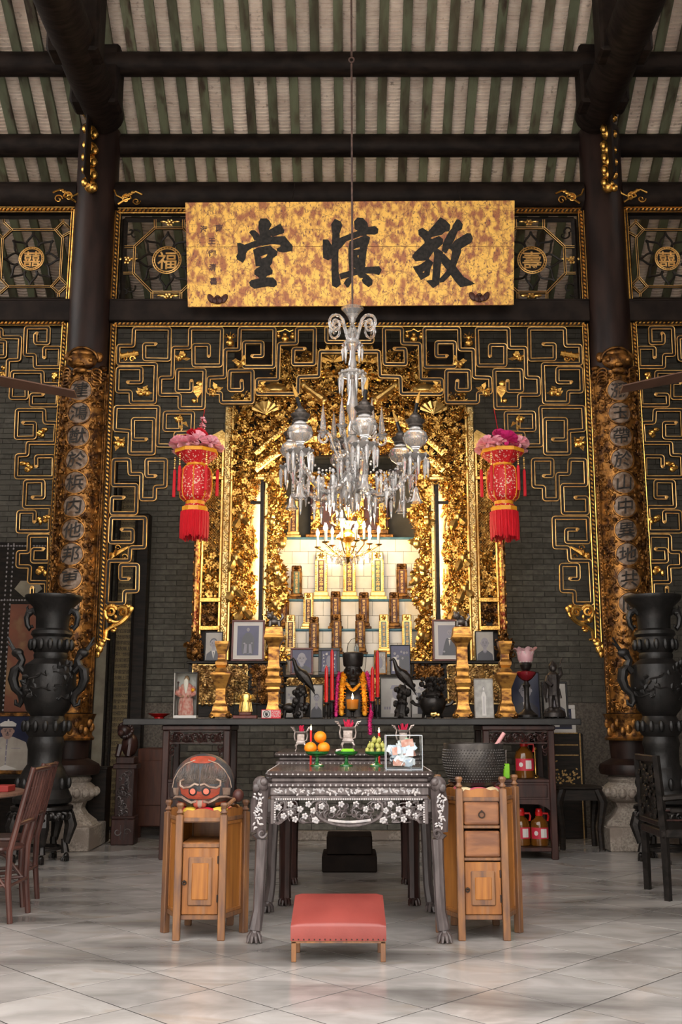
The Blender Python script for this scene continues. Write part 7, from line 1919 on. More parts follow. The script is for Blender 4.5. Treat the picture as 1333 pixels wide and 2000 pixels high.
mb = MB(); mb.box(x-.035, x+.055, Yf_-.03, Yf_+.03, z, z+.034, .010, mx=None); tn = thing('wrapped_packet', 'lime green wrapped packet on the middle glass stand', 'packet', (x, Yf_, z)); mb.build('wrapper', M['lime'], tn)
mb = MB(); mb.add([(x-.035, Yf_-.02, z+.03), (x-.075, Yf_-.02, z+.012), (x-.07, Yf_+.02, z+.03), (x-.035, Yf_+.02, z+.034)], [(0,1,2,3)]); mb.build('folded_end', M['ph_white'], tn, smooth=0)
x, z = fruit_stand(736, Yf_, 'green glass stand heaped with small green fruit')
rr = random.Random(2); k = 0
for lay, n, r in ((0, 9, .064), (1, 7, .046), (2, 4, .022)):
    for i in range(n):
        a = 2*PI*i/n+lay*.4; c = Vector((x+r*math.cos(a), Yf_+r*math.sin(a)*.8, z+.020+.034*lay))
        mx = Matrix.Rotation(rr.uniform(-.5, .5), 3, 'X') @ Matrix.Rotation(rr.uniform(-.5, .5), 3, 'Y')
        mb = MB(); mb.ball(c, (.017, .017, .024), 9, 7, mx); mb.ball(c+Vector((0, 0, .025)), (.006, .006, .006), 6, 4); tag(mb.build('green_fruit', M['pear']), 'small green fruit heaped on the glass stand beside the donation box', 'fruit', 'green fruit on the glass stand')
def minicandle(px, py0, py1, Y, lab):
    x = P(px, py1, Y).x; z0, z1 = zt+.001, P(683, py0+6, Y).z
    t = thing('small_candle', lab, 'candle', (x, Y, z0), 'small lit red candles'); mb = MB(); mb.tube([(x, Y, z0), (x, Y, z1)], .008, 8); mb.build('wax', M['red_candle'], t)
    mb = MB(); mb.lathe([(.002, 0), (.006, .010), (.003, .025), (0, .036)], 7, (x, Y, z1)); mb.build('flame', M['flame'], t)
minicandle(607.5, 1420, 1475, 7.30, 'small lit red candle beside the oranges'); minicandle(741, 1425, 1475, 7.30, 'small lit red candle behind the green fruit')
# donation box
Yx = 6.62; a, b = P(755, 1507, Yx), P(825, 1437, Yx); x0, x1, z0, z1 = a.x, b.x, zt+.001, b.z; d = .2
t = thing('donation_box', 'clear acrylic donation box full of banknotes on the table corner', 'box', ((x0+x1)/2, Yx+d/2, z0))
for nm, q in (('front_pane', (x0, x1, Yx, Yx+.004, z0, z1)), ('back_pane', (x0, x1, Yx+d-.004, Yx+d, z0, z1)), ('side_pane', (x0, x0+.004, Yx+.004, Yx+d-.004, z0, z1)), ('side_pane', (x1-.004, x1, Yx+.004, Yx+d-.004, z0, z1)), ('lid', (x0, x1, Yx, Yx+d, z1, z1+.004)), ('base_pane', (x0, x1, Yx, Yx+d, z0, z0+.003))): MB().box(*q).build(nm, M['pane'], t, smooth=0)
M['note_blue'] = mat('blue_banknote', (.42,.50,.62), (.62,.66,.70), .6, scale=30)
M['note_white'] = mat('pale_paper_note', (.72,.72,.72), (.55,.60,.66), .6, scale=24)
M['note_green'] = mat('green_banknote', (.16,.30,.16), (.35,.45,.33), .6, scale=30)
M['note_red'] = mat('red_banknote', (.50,.22,.17), (.62,.42,.36), .6, scale=30)
rr = random.Random(12)
mb = MB()
for xx in (x0, x1):
    for yy in (Yx, Yx+d): mb.tube([(xx, yy, z0), (xx, yy, z1)], .0022, 4)
for zz_ in (z0+.002, z1+.002):
    mb.tube([(x0, Yx, zz_), (x1, Yx, zz_), (x1, Yx+d, zz_), (x0, Yx+d, zz_)], .0022, 4, True)
mb.build('glued_edges', M['note_white'], t)
for k in range(44):
    w, h = rr.uniform(.06, .085), rr.uniform(.035, .05); lv = rr.random()**1.2
    c = Vector((rr.uniform(x0+.045, x1-.045), Yx+rr.uniform(.04, d-.04) if k > 14 else Yx+.035, z0+.035+lv*.13))
    mx = Matrix.Rotation(rr.uniform(0, 6.28), 3, 'Z') if k > 14 else Matrix.Rotation(rr.uniform(-.5, .5), 3, 'Z')
    mx = Matrix.Rotation(rr.uniform(-.7, .7), 3, 'Y') @ mx @ Matrix.Rotation(rr.uniform(-.5, .5)+PI/2*0, 3, 'X'); vs = []
    for i in range(5):
        for j in range(2): vs.append(c+mx @ Vector(((i/4-.5)*w, .008*math.sin(i*1.4+k), (j-.5)*h)))
    mb = MB(); mb.add(vs, [(2*i, 2*i+2, 2*i+3, 2*i+1) for i in range(4)])
    ns = rr.choice((('note_blue', 'blue'), ('note_white', 'white'), ('note_white', 'white'), ('note_blue', 'blue'), ('note_green', 'green'), ('note_red', 'reddish')))
    tag(mb.build('banknote', M[ns[0]]), 'crumpled %s banknote inside the clear donation box' % ns[1], 'banknote', 'banknotes in the donation box')

# ------------------------------------------------------------------ on the hexagonal cabinets
M['fishdark'] = mat('slate_lacquer', (.042,.042,.045), (.135,.062,.045), .5, scale=16, st=(1,1,.5), lo=.47, hi=.66, bump=.8, bscale=40, spec=.4)
M['fishred'] = mat('worn_red_lacquer', (.34,.050,.025), (.22,.04,.02), .45, scale=14, bump=.2)
M['fishhair'] = mat('brown_carved_hair', (.10,.075,.06), (.055,.045,.04), .5, scale=20)
M['fishpale'] = mat('worn_cream_edge', (.30,.22,.17), (.18,.11,.08), .5, scale=14)
M['cushion_red'] = mat('red_satin_cushion', (.58,.02,.05), (.48,.012,.03), .4, scale=8); M['cushion_yel'] = mat('yellow_satin', (.72,.48,.06), rough=.4)
def cushion(cx, yc, z, r, label, cols=('cushion_red', 'cushion_yel')):
    t = thing('round_cushion', label, 'cushion', (cx, yc, z), 'round segmented cushions')
    for k in range(8):
        a = 2*PI*k/8; mb = MB(); mb.tube([Vector((cx+r*math.cos(a+q), yc+r*math.sin(a+q), z+.034)) for q in (-.40, -.2, 0, .2, .40)], [.026, .033, .034, .033, .026], 9); mb.build('segment', M[cols[k % 2]], t)
    return z+.066
zc0 = zcr-.014
zfish = cushion(HXL, ycab, zc0, .135, 'red and yellow ring cushion under the wooden fish')
Yfi = ycab; FC = Vector((P(402, 1520, Yfi).x-.012, Yfi, zfish+.142)); FR = (.196, .185, .182)
wf = thing('wooden_fish_drum', 'large painted wooden fish drum with a red masked face', 'drum', (FC.x, FC.y, zfish-.03))
def fsurf(u, v, off=0.0):   # u, v in -1..1 across the front
    w = 1+.10*max(0, -v)
    x = u*FR[0]*w; z = v*FR[2]; r2 = 1-min(.995, (x/(FR[0]*w))**2+(z/FR[2])**2)
    n = Vector((x/FR[0]**2, -math.sqrt(r2)/FR[1], z/FR[2]**2)).normalized()
    return FC+Vector((x, -FR[1]*math.sqrt(r2), z))+n*off
mb = MB(); mb.ball(FC, FR, 32, 22)
for i, v in enumerate(mb.V):
    d = v-FC; vv = d.z/FR[2]
    if vv < 0: v.x = FC.x+d.x*(1+.10*(-vv)*min(1, 1.9*(1+vv)+.1)); 
    if vv < -.80: v.z = FC.z-FR[2]*.80-(-.80-vv)*.02
mb.build('body', M['fishdark'], wf)
def patch(name, pts, m, off=.003, n=3):
    tri = tessellate_polygon([[Vector((p[0], p[1], 0)) for p in pts]]); mb = MB()
    def sub(a, b, c, k):
        if k == 0:
            mb.add([fsurf(*a, off), fsurf(*b, off), fsurf(*c, off)], [(0,1,2)]); return
        ab = ((a[0]+b[0])/2, (a[1]+b[1])/2); bc = ((b[0]+c[0])/2, (b[1]+c[1])/2); ca = ((a[0]+c[0])/2, (a[1]+c[1])/2)
        for q in ((a, ab, ca), (ab, b, bc), (ca, bc, c), (ab, bc, ca)): sub(*q, k-1)
    for t_ in tri:
        a, b, c = [pts[i] for i in t_]
        if (b[0]-a[0])*(c[1]-a[1])-(b[1]-a[1])*(c[0]-a[0]) < 0: b, c = c, b
        sub(a, b, c, n)
    return mb.build(name, M[m], wf)
patch('red_mask', [(-.62,-.10),(-.30,-.16),(0,-.24),(.30,-.16),(.62,-.10),(.58,-.32),(.35,-.46),(0,-.50),(-.35,-.46),(-.58,-.32)], 'fishred')
for q in (-1, 1):
    patch('eye_ring', [(q*.20+.135*math.cos(a), -.22+.15*math.sin(a)) for a in [2*PI*k/18 for k in range(18)]], 'fr_black', .006, 2)
    patch('eye', [(q*.20+.085*math.cos(a), -.22+.095*math.sin(a)) for a in [2*PI*k/16 for k in range(16)]], 'eye_red', .009, 2)
    patch('cheek_patch', [(q*.68,-.12),(q*.90,-.14),(q*.86,-.38),(q*.68,-.36)], 'fishpale', .003, 2); patch('jaw_patch', [(q*.45,-.62),(q*.72,-.58),(q*.66,-.70),(q*.42,-.74)], 'fishred', .003, 2)
    mb = MB(); mb.tube([fsurf(q*x, z, .006) for x, z in ((.02,-.02),(.15,.02),(.30,-.08),(.50,-.12),(.62,-.04),(.62,.10),(.50,.16))], .007, 6); mb.build('carved_brow', M['fishpale'], wf)
    mb = MB(); mb.tube([fsurf(q*x, z, .004) for x, z in ((.92,-.14),(.88,.15),(.72,.45),(.5,.66),(.2,.78))], .0035, 6); mb.build('carved_seam', M['fishpale'], wf)
    mb = MB(); mb.tube([fsurf(q*x, z, .006) for x, z in ((.10,-.55),(.25,-.60),(.40,-.52),(.55,-.42),(.75,-.42),(.86,-.5))], .008, 6); mb.build('carved_lip', M['fishpale'], wf)
    mb = MB()
    for k in range(46):
        x = .04+.02*k; mb.tube([fsurf(q*x*.55, .02+.07*(k % 3), .003), fsurf(q*x*.85, .22+.06*(k % 4)-.004*k, .004), fsurf(q*x*.78, .46+.06*(k % 5)-.004*k, .001)], .0022, 4)
    stuff(mb.build('carved_hair', M['fishdark'] if False else M['fishhair'], wf))
patch('worn_crown', [(.42*math.cos(a)+.02, .80+.12*math.sin(a)) for a in [2*PI*k/18 for k in range(18)]], 'fishred', .002, 2)
for k in range(3):
    mb = MB(); mb.ball(fsurf(-.1+.1*k, -.62, .004), (.022, .012, .03), 8, 6); mb.build('nose_lobe', M['fishred' if k != 1 else 'fishpale'], wf)
mb = MB(); mb.tube([(HXL+.12, ycab-.20, zcr+.045), (HXL+.155, ycab-.16, zcr+.075), (HXL+.185, ycab-.12, zcr+.10)], .013, 8)
ml = thing('wooden_mallet', 'wooden mallet leaning against the fish drum on the left cabinet', 'mallet', (HXL+.12, ycab-.2, zcr+.03)); mb.build('handle', M['oak_dark'], ml)
mb = MB(); mb.ball((HXL+.205, ycab-.09, zcr+.122), (.036, .034, .040), 12, 9); mb.build('head', M['maroon'], ml)
# bowl gong
zg = cushion(HXR, ycab, zcr2-.014, .125, 'pink and cream ring cushion under the bronze bowl gong', ('cushion_pink', 'cushion_cream'))
GX = P(926, 1490, ycab).x; gu = ycab/ray(1490)[0]
M['gong'] = mat('dark_bronze_gong', (.055,.048,.043), (.032,.028,.026), .42, .55, scale=16, bump=.2)
bg_ = thing('bowl_gong', 'large dark studded bronze bowl gong on the right hexagonal cabinet', 'gong', (GX, ycab, zg-.02))
zgt = P(683, 1453, ycab-.15).z; Hb = zgt-zg+.012
gp = [(.46,0),(.66,.08),(.83,.24),(.955,.48),(1.0,.66),(.975,.82),(.95,.90),(.965,.97),(.955,1.0),(.90,1.0),(.90,.9),(.93,.6),(.8,.2),(.5,.05),(0,.04)]
GRr = 61*gu
mb = MB(); mb.lathe([(r*GRr, zg-.012+h_*Hb) for r, h_ in gp], 48, (GX, ycab, 0)); mb.build('bowl', M['gong'], bg_)
mb = MB()
for j in range(13):
    h_ = .16+.70*j/12
    for i in range(len(gp)-1):
        if gp[i][1] <= h_ <= gp[i+1][1]: r = gp[i][0]+(gp[i+1][0]-gp[i][0])*(h_-gp[i][1])/(gp[i+1][1]-gp[i][1]); break
    n = 60
    for k in range(n):
        a = 2*PI*(k+.5*(j % 2))/n; mb.ball((GX+r*GRr*math.cos(a), ycab+r*GRr*math.sin(a), zg-.012+h_*Hb), (.0062, .0062, .0055), 5, 4)
stuff(mb.build('studs', M['gong'], bg_))
mb = MB(); mb.text('福', .085, lambda a, b: (GX+GRr*1.01*math.sin((a+.045)/GRr+.25), ycab-GRr*1.01*math.cos((a+.045)/GRr+.25), zg+Hb*.60+b), .01); mb.build('relief_character', M['old_bronze'], bg_, smooth=0)
mb = MB(); mb.tube([(GX+.02, ycab+.02, zg+.06), P(985, 1432, ycab+.10)], [.014, .013], 10)
tag(mb.build('striker', M['rose_stick']), 'pinkish wooden striker standing in the bowl gong', 'striker')
pk = thing('green_packet', 'small green packet with a chain on the upper shelf beside the gong', 'packet', Vector((P(990, 1512, 10.16).x, 10.16, SR_['zs']+.001))); q = Vector((P(990, 1512, 10.16).x, 10.16, SR_['zs']+.001))
MB().box(q.x-.03, q.x+.03, q.y-.03, q.y+.03, q.z, q.z+.14, .008).build('packet', M['lime'], pk, smooth=0)
mb = MB()
for k in range(10): mb.ball((q.x, q.y, q.z+.146+.013*k), (.006, .004, .007), 6, 4)
stuff(mb.build('chain', M['silver'], pk))
# cooking oil on the right stand, red boxes on the left one
M['red_dim'] = mat('dull_red_card', (.22,.015,.012), rough=.5)
M['oil'] = mat('cooking_oil', (.17,.06,.008), rough=.06, trans=.35, ior=1.4, spec=.8); M['cap_red'] = mat('red_plastic', (.46,.008,.008), rough=.3); M['label_red'] = mat('red_paper_label', (.42,.014,.035), rough=.45)
def bottle(px, Y, z0, hpx, lab):
    x = P(px, 1500, Y).x; h_ = hpx*Y/ray(1550)[0]; t = thing('oil_bottle', lab, 'bottle', (x, Y, z0+.001), 'cooking oil bottles')
    r = h_*.25; mb = MB(); mb.lathe([(r*.9, 0), (r, h_*.02), (r, h_*.55), (r*.86, h_*.66), (r*.5, h_*.75), (r*.34, h_*.80), (r*.34, h_*.86)], 20, (x, Y, z0+.001), sy=.85); mb.build('bottle', M['oil'], t)
    mb = MB(); mb.lathe([(r*.42, h_*.80), (r*.44, h_*.90), (r*.40, h_*.91), (r*.36, h_*.98), (r*.30, h_)], 14, (x, Y, z0+.001)); mb.build('cap', M['cap_red'], t)
    mb = MB(); mb.tube([(x+r*.4, Y, z0+h_*.86), (x+r*.95, Y, z0+h_*.86), (x+r*1.05, Y, z0+h_*.78), (x+r*.95, Y, z0+h_*.66)], .011, 6); mb.build('handle', M['cap_red'], t)
    mb = MB(); n = 14; vs = []
    for k in range(n+1):
        a = -PI/2-1.15+2.3*k/n
        for zz_ in (.20, .50): vs.append((x+(r+.0015)*math.cos(a), Y+(r+.0015)*.85*math.sin(a), z0+h_*zz_))
    mb.add(vs, [(2*k, 2*k+2, 2*k+3, 2*k+1) for k in range(n)]); lb = mb.build('label', M['label_red'], t)
    mb = MB(); cy = lambda a, b: (x+(r+.003)*math.sin(a/r), Y-(r+.003)*.85*math.cos(a/r), z0+h_*.35+b)
    mb.add([cy(-.045+.022*math.cos(q)*.9, .022*math.sin(q)) for q in [2*PI*k/14 for k in range(14)]], [tuple(range(14))]); mb.add([cy(.0, -.04), cy(.03, -.04), cy(.06, -.04), cy(.06, .04), cy(.03, .04), cy(.0, .04)], [(0,1,4,5), (1,2,3,4)]); mb.build('label_print', M['ph_white'], lb, smooth=0)
YO = 10.22
bottle(1025, YO, SR_['zs'], 76, 'cooking oil bottle with red cap on the upper shelf of the right stand')
bottle(1015, YO+.02, SR_['zl'], 70, 'cooking oil bottle on the lower shelf, nearer the hexagonal cabinet')
bottle(1050, YO, SR_['zl'], 70, 'cooking oil bottle on the lower shelf, nearer the stand leg')
cs = thing('brass_candlestick', 'small brass candlestick on the upper shelf beside the oil bottle', 'candlestick', (P(1047, 1520, 10.35).x, 10.35, SR_['zs']+.001))
mb = MB(); mb.lathe([(.04, 0), (.035, .012), (.010, .03), (.014, .08), (.008, .12), (.008, .26), (.02, .27), (.02, .29), (.008, .29)], 14, cs.location); mb.build('stick', M['brass'], cs)
for k, (zz_, dx) in enumerate(((0, 0), (.062, .006))):
    x = P(326, 1655, 10.2).x+dx; x += .05; tag(MB().box(x-.05, x+.09, 10.13, 10.26, SL_['zl']+.001+zz_, SL_['zl']+.058+zz_, .004).build('red_box', M['cap_red'], smooth=0), ('lower red cardboard box on the bottom shelf of the left stand', 'upper red cardboard box stacked on the other')[k], 'box', 'red boxes on the left stand')
x = P(311, 1400, 10.5).x; t = thing('red_bowl', 'shallow red lacquer bowl on the left end of the plank', 'bowl', (x, 10.5, ZK+.001)); mb = MB(); mb.lathe([(.05, 0), (.05, .012), (.11, .045), (.115, .05), (.10, .048), (.0, .02)], 20, t.location); mb.build('bowl', M['cap_red'], t)

# ------------------------------------------------------------------ great bronze urns on carved stands
M['urn'] = mat('black_bronze_urn', (.007,.0065,.006), (.016,.014,.013), .48, .25, scale=10, bump=.35, bscale=22, spec=.5)
UR = [(160,1478),(190,1462),(195,1432),(178,1405),(172,1385),(164,1372),(170,1335),(158,1290),(132,1232),(112,1200),(114,1100),(125,1062),(120,1040),(112,1012),(130,990),(146,962),(150,930),(122,902),(110,872),(120,855),(142,830),(165,760),(180,680),(180,600),(166,522),(122,492),(110,482),(115,456),(109,440),(126,420),(138,380),(130,350),(124,335),(140,315),(135,292),(110,277),(113,200),(134,130),(188,78),(195,60),(193,50),(180,52),(120,130),(100,200)]
def urn(px, s, label):
    Y = 9.98; x = P(px, 1300, Y).x; sc_ = 1/3.509; u = Y/ray(1350)[0]*sc_
    zu = lambda cy: P(683, 1150+cy*sc_, Y).z
    t = thing('bronze_urn', label, 'urn', (x, Y, zu(1478)), 'great bronze urns')
    mb = MB(); mb.lathe([(r*u, zu(cy)) for r, cy in UR], 40, (x, Y, 0)); mb.build('vase', M['urn'], t)
    rr = random.Random(3); mb = MB()
    for k in range(9):   # branches and birds in low relief round the belly
        a = -PI/2+rr.uniform(-1.3, 1.3); cy = rr.uniform(540, 760); pts = []
        for q in range(9):
            a += rr.uniform(-.05, .22); cy += rr.uniform(-30, 18); cy = max(530, min(790, cy)); r = 181*u if 580 < cy < 700 else 170*u
            pts.append((x+r*math.cos(a), Y+r*math.sin(a), zu(cy)))
        mb.tube(pts, [.014-.001*q for q in range(9)], 5)
        for q in pts[::2]: leaf(mb, Vector(q), rr.uniform(0, 6), .06, .02, 0, .2)
    for (cy, r, n) in ((385, 138, 14), (940, 150, 14), (1330, 170, 12)):
        for k in range(n): a = 2*PI*k/n; mb.ball((x+r*u*math.cos(a), Y+r*u*math.sin(a), zu(cy)), (.03, .03, .055), 8, 6)
    stuff(mb.build('relief_carving', M['urn'], t))
    for q in (-1, 1):
        mb = MB(); E = lambda r, cy: (x+q*r*u, Y-.02, zu(cy))
        mb.tube([E(110,170), E(135,150), E(165,165), E(178,200), E(170,250), E(150,278), E(135,265), E(140,250)], [.03, .03, .035, .03, .026, .024, .018, .01], 8); mb.ball(E(160,165), (.04, .035, .035), 8, 6); mb.tube([E(165,160), E(180,130), E(172,115)], [.016, .012, .004], 6); mb.build('ear_handle', M['urn'], t)
        mb = MB(); mb.tube([E(170,570), E(205,530), E(235,560), E(245,620), E(225,680), E(185,720), E(175,770), E(190,800), E(215,790), E(220,760)], [.035, .04, .05, .05, .042, .036, .03, .026, .02, .01], 9)
        mb.tube([E(205,530), E(190,490), E(205,465), E(225,440), E(245,420)], [.04, .036, .04, .036, .02], 8); mb.ball(E(225,440), (.06, .045, .045), 9, 7)
        for k in range(5): mb.tube([E(215+8*k,450-6*k), E(240+14*k,430-24*k+14*(k % 2)*2), E(262+14*k,415-16*k)], [.014, .010, .003], 5)
        mb.build('dragon_handle', M['urn'], t)
    # carved stand
    st_ = thing('urn_stand', 'dark carved four-legged stand with claw feet under the %s bronze urn' % ('left' if s < 0 else 'right'), 'stand', (x, Y, 0), 'carved urn stands')
    z1 = zu(1478)-.002
    mb = MB(); mb.lathe([(.27, z1-.05), (.29, z1-.035), (.285, z1-.01), (.26, z1)], 28, (x, Y, 0)); mb.build('top', M['bronze'], st_)
    mb = MB()
    for k in range(40): a = 2*PI*k/40; curl_(mb, (x+.265*math.cos(a), Y+.265*math.sin(a)-.01, z1-.09), .04, k, 1 if k % 2 else -1, .012); mb.ball((x+.262*math.cos(a), Y+.262*math.sin(a), z1-.085-.02*(k % 2)), (.028, .028, .03), 7, 5)
    mb.lathe([(.25, z1-.13), (.262, z1-.11), (.262, z1-.05)], 28, (x, Y, 0)); mb.build('carved_apron', M['bronze'], st_)
    for k in range(5):
        a = -PI/2+.35*(-s)+2*PI*k/5; d_ = Vector((math.cos(a), math.sin(a), 0)); c = Vector((x, Y, 0)); mb = MB()
        mb.tube([c+d_*.25+Vector((0, 0, z1-.08)), c+d_*.28+Vector((0, 0, z1-.18)), c+d_*.245+Vector((0, 0, z1-.34)), c+d_*.22+Vector((0, 0, .20)), c+d_*.24+Vector((0, 0, .08))], [.055, .06, .035, .028, .04], 8)
        for q in range(6): mb.ball(c+d_*(.30-.01*q)+Vector((0, -.01, z1-.12-.03*q)), (.022, .022, .02), 6, 5)
        claw(mb, (c+d_*.25).x, (c+d_*.25).y, 0, .85); mb.build('leg', M['bronze'], st_)
    mb = MB(); mb.tube([(x+.19*math.cos(2*PI*k/28), Y+.19*math.sin(2*PI*k/28), .12) for k in range(28)], .018, 6, True); mb.build('stretcher_ring', M['bronze'], st_)
urn(98, -1, 'tall black bronze urn with dragon handles at the left edge')
urn(1283, 1, 'tall black bronze urn with dragon handles at the right edge')

# ------------------------------------------------------------------ chairs and table at the edges
M['chairwood'] = mat('brown_bentwood', (.085,.034,.026), (.045,.018,.015), .3, scale=9, st=(3,3,.5), spec=.5)
def bent_chair(x, y, wy, label):
    """chair facing -x, its back towards +x"""
    t = thing('bentwood_chair', label, 'chair', (x-.2, y, 0), 'brown bentwood chairs')
    for q in (-1, 1):
        mb = MB(); mb.tube([(x+.02, y+q*wy, 0), (x-.01, y+q*wy, .25), (x-.01, y+q*wy, .45), (x+.05, y+q*wy*.98, .72), (x+.11, y+q*wy*.95, .985)], [.019, .021, .022, .020, .017], 9); mb.build('back_post', M['chairwood'], t)
        mb = MB(); mb.tube([(x-.42, y+q*wy*.95, 0), (x-.40, y+q*wy*.95, .44)], [.017, .021], 9); mb.build('leg', M['chairwood'], t)
        mb = MB(); mb.tube([(x-.41, y+q*wy*.95, .20), (x, y+q*wy, .24)], .011, 7); mb.build('stretcher', M['chairwood'], t)
        mb = MB(); mb.tube([(x-.38, y+q*wy*.97, .45), (x-.15, y+q*wy*1.0, .37), (x-.02, y+q*wy, .22)], .010, 7); mb.build('brace', M['chairwood'], t)
    mb = MB(); mb.tube([(x+.0, y-wy, .23), (x+.0, y+wy, .23)], .011, 7); mb.build('stretcher', M['chairwood'], t)
    mb = MB(); mb.lathe([(.20, .44), (.215, .452), (.212, .468), (.17, .470), (.0, .464)], 24, (x-.205, y, 0), sx=1.05, sy=wy/.205); mb.build('seat', M['chairwood'], t)
    for nm, z_, xx in (('top_rail', .965, .108), ('lower_rail', .62, .028)):
        mb = MB(); mb.tube([(x+xx, y-wy*.96, z_), (x+xx+.02, y, z_+.008), (x+xx, y+wy*.96, z_)], .016, 8); mb.build(nm, M['chairwood'], t)
    for k in range(5):
        yy = y-wy*.66+wy*1.32*k/4; mb = MB(); mb.tube([(x+.035, yy, .62), (x+.085, yy, .80), (x+.118, yy, .965)], [.009, .010, .009], 7)
        for q in (.72, .85): mb.ball((x+.03+(q-.6)*.24, yy, q), (.013, .013, .006), 7, 5)
        mb.build('spindle', M['chairwood'], t)
bent_chair(-2.225, 7.20, .19, 'brown bentwood chair with spindle back at the left edge')
bent_chair(-2.33, 7.78, .17, 'second bentwood chair, half hidden behind the one at the left edge')
t = thing('round_table', 'brown round wooden table at the left edge behind the chairs', 'table', (-3.05, 7.5, 0))
ztt = P(30, 1552, 7.2).z
mb = MB(); mb.lathe([(.70, ztt-.03), (.72, ztt-.02), (.72, ztt-.005), (.70, ztt)], 40, t.location); mb.build('top', M['tabletop_brown'], t)
mb = MB(); mb.lathe([(.30, 0), (.28, .04), (.08, .10), (.06, .3), (.07, .5), (.14, ztt-.03)], 20, t.location); mb.build('pedestal', M['chairwood'], t)
bx_ = P(8, 1520, 7.5); tag(MB().box(bx_.x-.12, bx_.x+.06, 7.42, 7.58, ztt+.001, ztt+.045, .004).build('red_box', M['red_dim'], smooth=0), 'small red carton lying on the round table at the left edge', 'box')
# carved dark armchair at the right edge
t = thing('carved_armchair', 'dark carved armchair seen from behind at the right edge', 'chair', (2.60, 8.05, 0))
xr = P(1303, 1700, 7.86).x
for (xx, yy) in ((xr, 7.86), (xr, 8.38), (xr+.46, 7.86), (xr+.46, 8.38)):
    top = P(1290, 1476, 7.86).z if xx == xr else .70
    mb = MB(); ln = -.03 if xx == xr else 0
    mb.tube([(xx, yy, 0), (xx, yy, .48), (xx+ln, yy, top)], [.030, .034, .028], 4); mb.build('leg', M['bronze'], t, smooth=0)
mb = MB(); mb.box(xr-.03, xr+.49, 7.83, 8.41, .44, .50, .01); mb.build('seat', M['bronze'], t, smooth=0)
ztp = P(1290, 1476, 7.86).z
mb = MB(); mb.box(xr-.05, xr-.01, 7.86, 8.38, ztp-.05, ztp, .008); mb.build('back_rail', M['bronze'], t, smooth=0); MB().box(xr-.04, xr, 7.86, 8.38, .52, .56, .006).build('back_rail', M['bronze'], t, smooth=0)
rr = random.Random(31); mb = MB(); mb.box(xr-.025, xr-.015, 7.88, 8.36, .56, ztp-.05)
for k in range(60): mb.ball((xr-.035, rr.uniform(7.91, 8.33), rr.uniform(.58, ztp-.07)), (.012, rr.uniform(.02, .04), rr.uniform(.015, .03)), 7, 5)
mb.build('carved_back', M['bronze'], t)
mb = MB(); 
for k in range(5): mb.box(xr+.05+.0*k, xr+.42, 7.845, 7.86, .62, .65, .004); break
mb.tube([(xr-.02, 7.86, .72), (xr+.2, 7.84, .74), (xr+.46, 7.85, .70)], .024, 6); mb.build('arm', M['bronze'], t)
for k in range(6):
    z_ = .56+.07*k; mb = MB(); mb.box(xr+.0, xr+.45, 7.85, 7.87, z_, z_+.012, .002) if z_ < .70 else mb.box(xr-.03, xr-.01, 7.845, 7.86, z_, z_+.012); mb.build('carved_slat', M['rosewood'], t, smooth=0)

# ------------------------------------------------------------------ dark carved post, screens and portraits in the background
Yq = 11.2; t = thing('carved_post', 'dark carved square post topped by a lion, left of the rosewood stand', 'post', (P(238, 1650, Yq).x, Yq+.1, 0))
x = t.location.x; zp = lambda py: P(683, py, Yq).z
MB().box(x-.125, x+.125, Yq, Yq+.22, 0, zp(1600), .01).build('base', M['rosewood'], t, smooth=0)
MB().box(x-.10, x+.10, Yq+.02, Yq+.20, zp(1600), zp(1500), .008).build('shaft', M['rosewood'], t, smooth=0)
mb = MB(); rr = random.Random(6)
for k in range(40): curl_(mb, (x+rr.uniform(-.06, .06), Yq+.015, zp(1595)+(zp(1510)-zp(1595))*k/40), rr.uniform(.02, .04), rr.uniform(0, 6), rr.choice((-1, 1)), .008)
stuff(mb.build('vine_relief', M['table_wood'], t))
for (ya, yb, w) in ((1502, 1492, .13), (1600, 1594, .125), (1492, 1478, .10)): MB().box(x-w, x+w, Yq-.005, Yq+.21, zp(ya), zp(yb), .008).build('moulding', M['rosewood'], t, smooth=0)
mb = MB(); mb.ball((x+.02, Yq+.1, zp(1455)), (.09, .09, .13), 12, 9); mb.ball((x-.03, Yq+.03, zp(1428)), (.075, .075, .08), 12, 9); mb.ball((x-.05, Yq-.04, zp(1432)), (.04, .04, .035), 8, 6)
for k in range(20): a = k*2.4; mb.ball((x-.02+.07*math.cos(a), Yq+.05-.06*abs(math.sin(a)), zp(1428)+.07*math.sin(a)+.01), .022, 7, 5)
for q in (-1, 1): mb.tube([(x+q*.05-.02, Yq+.04, zp(1455)), (x+q*.055-.03, Yq+.0, zp(1478))], [.035, .03], 7)
mb.build('lion', M['rosewood'], t)
for q in (-1, 1): mb = MB(); spiral(mb, (x+q*.05, zp(1625)), .04, 1.2, Y if False else Yq-.004, 0, q, .006, 14); mb.tube([(x+q*.02, Yq-.002, zp(1612)), (x+q*.02, Yq-.002, zp(1640))], .006, 5); mb.build('key_scroll', M['table_wood'], t)

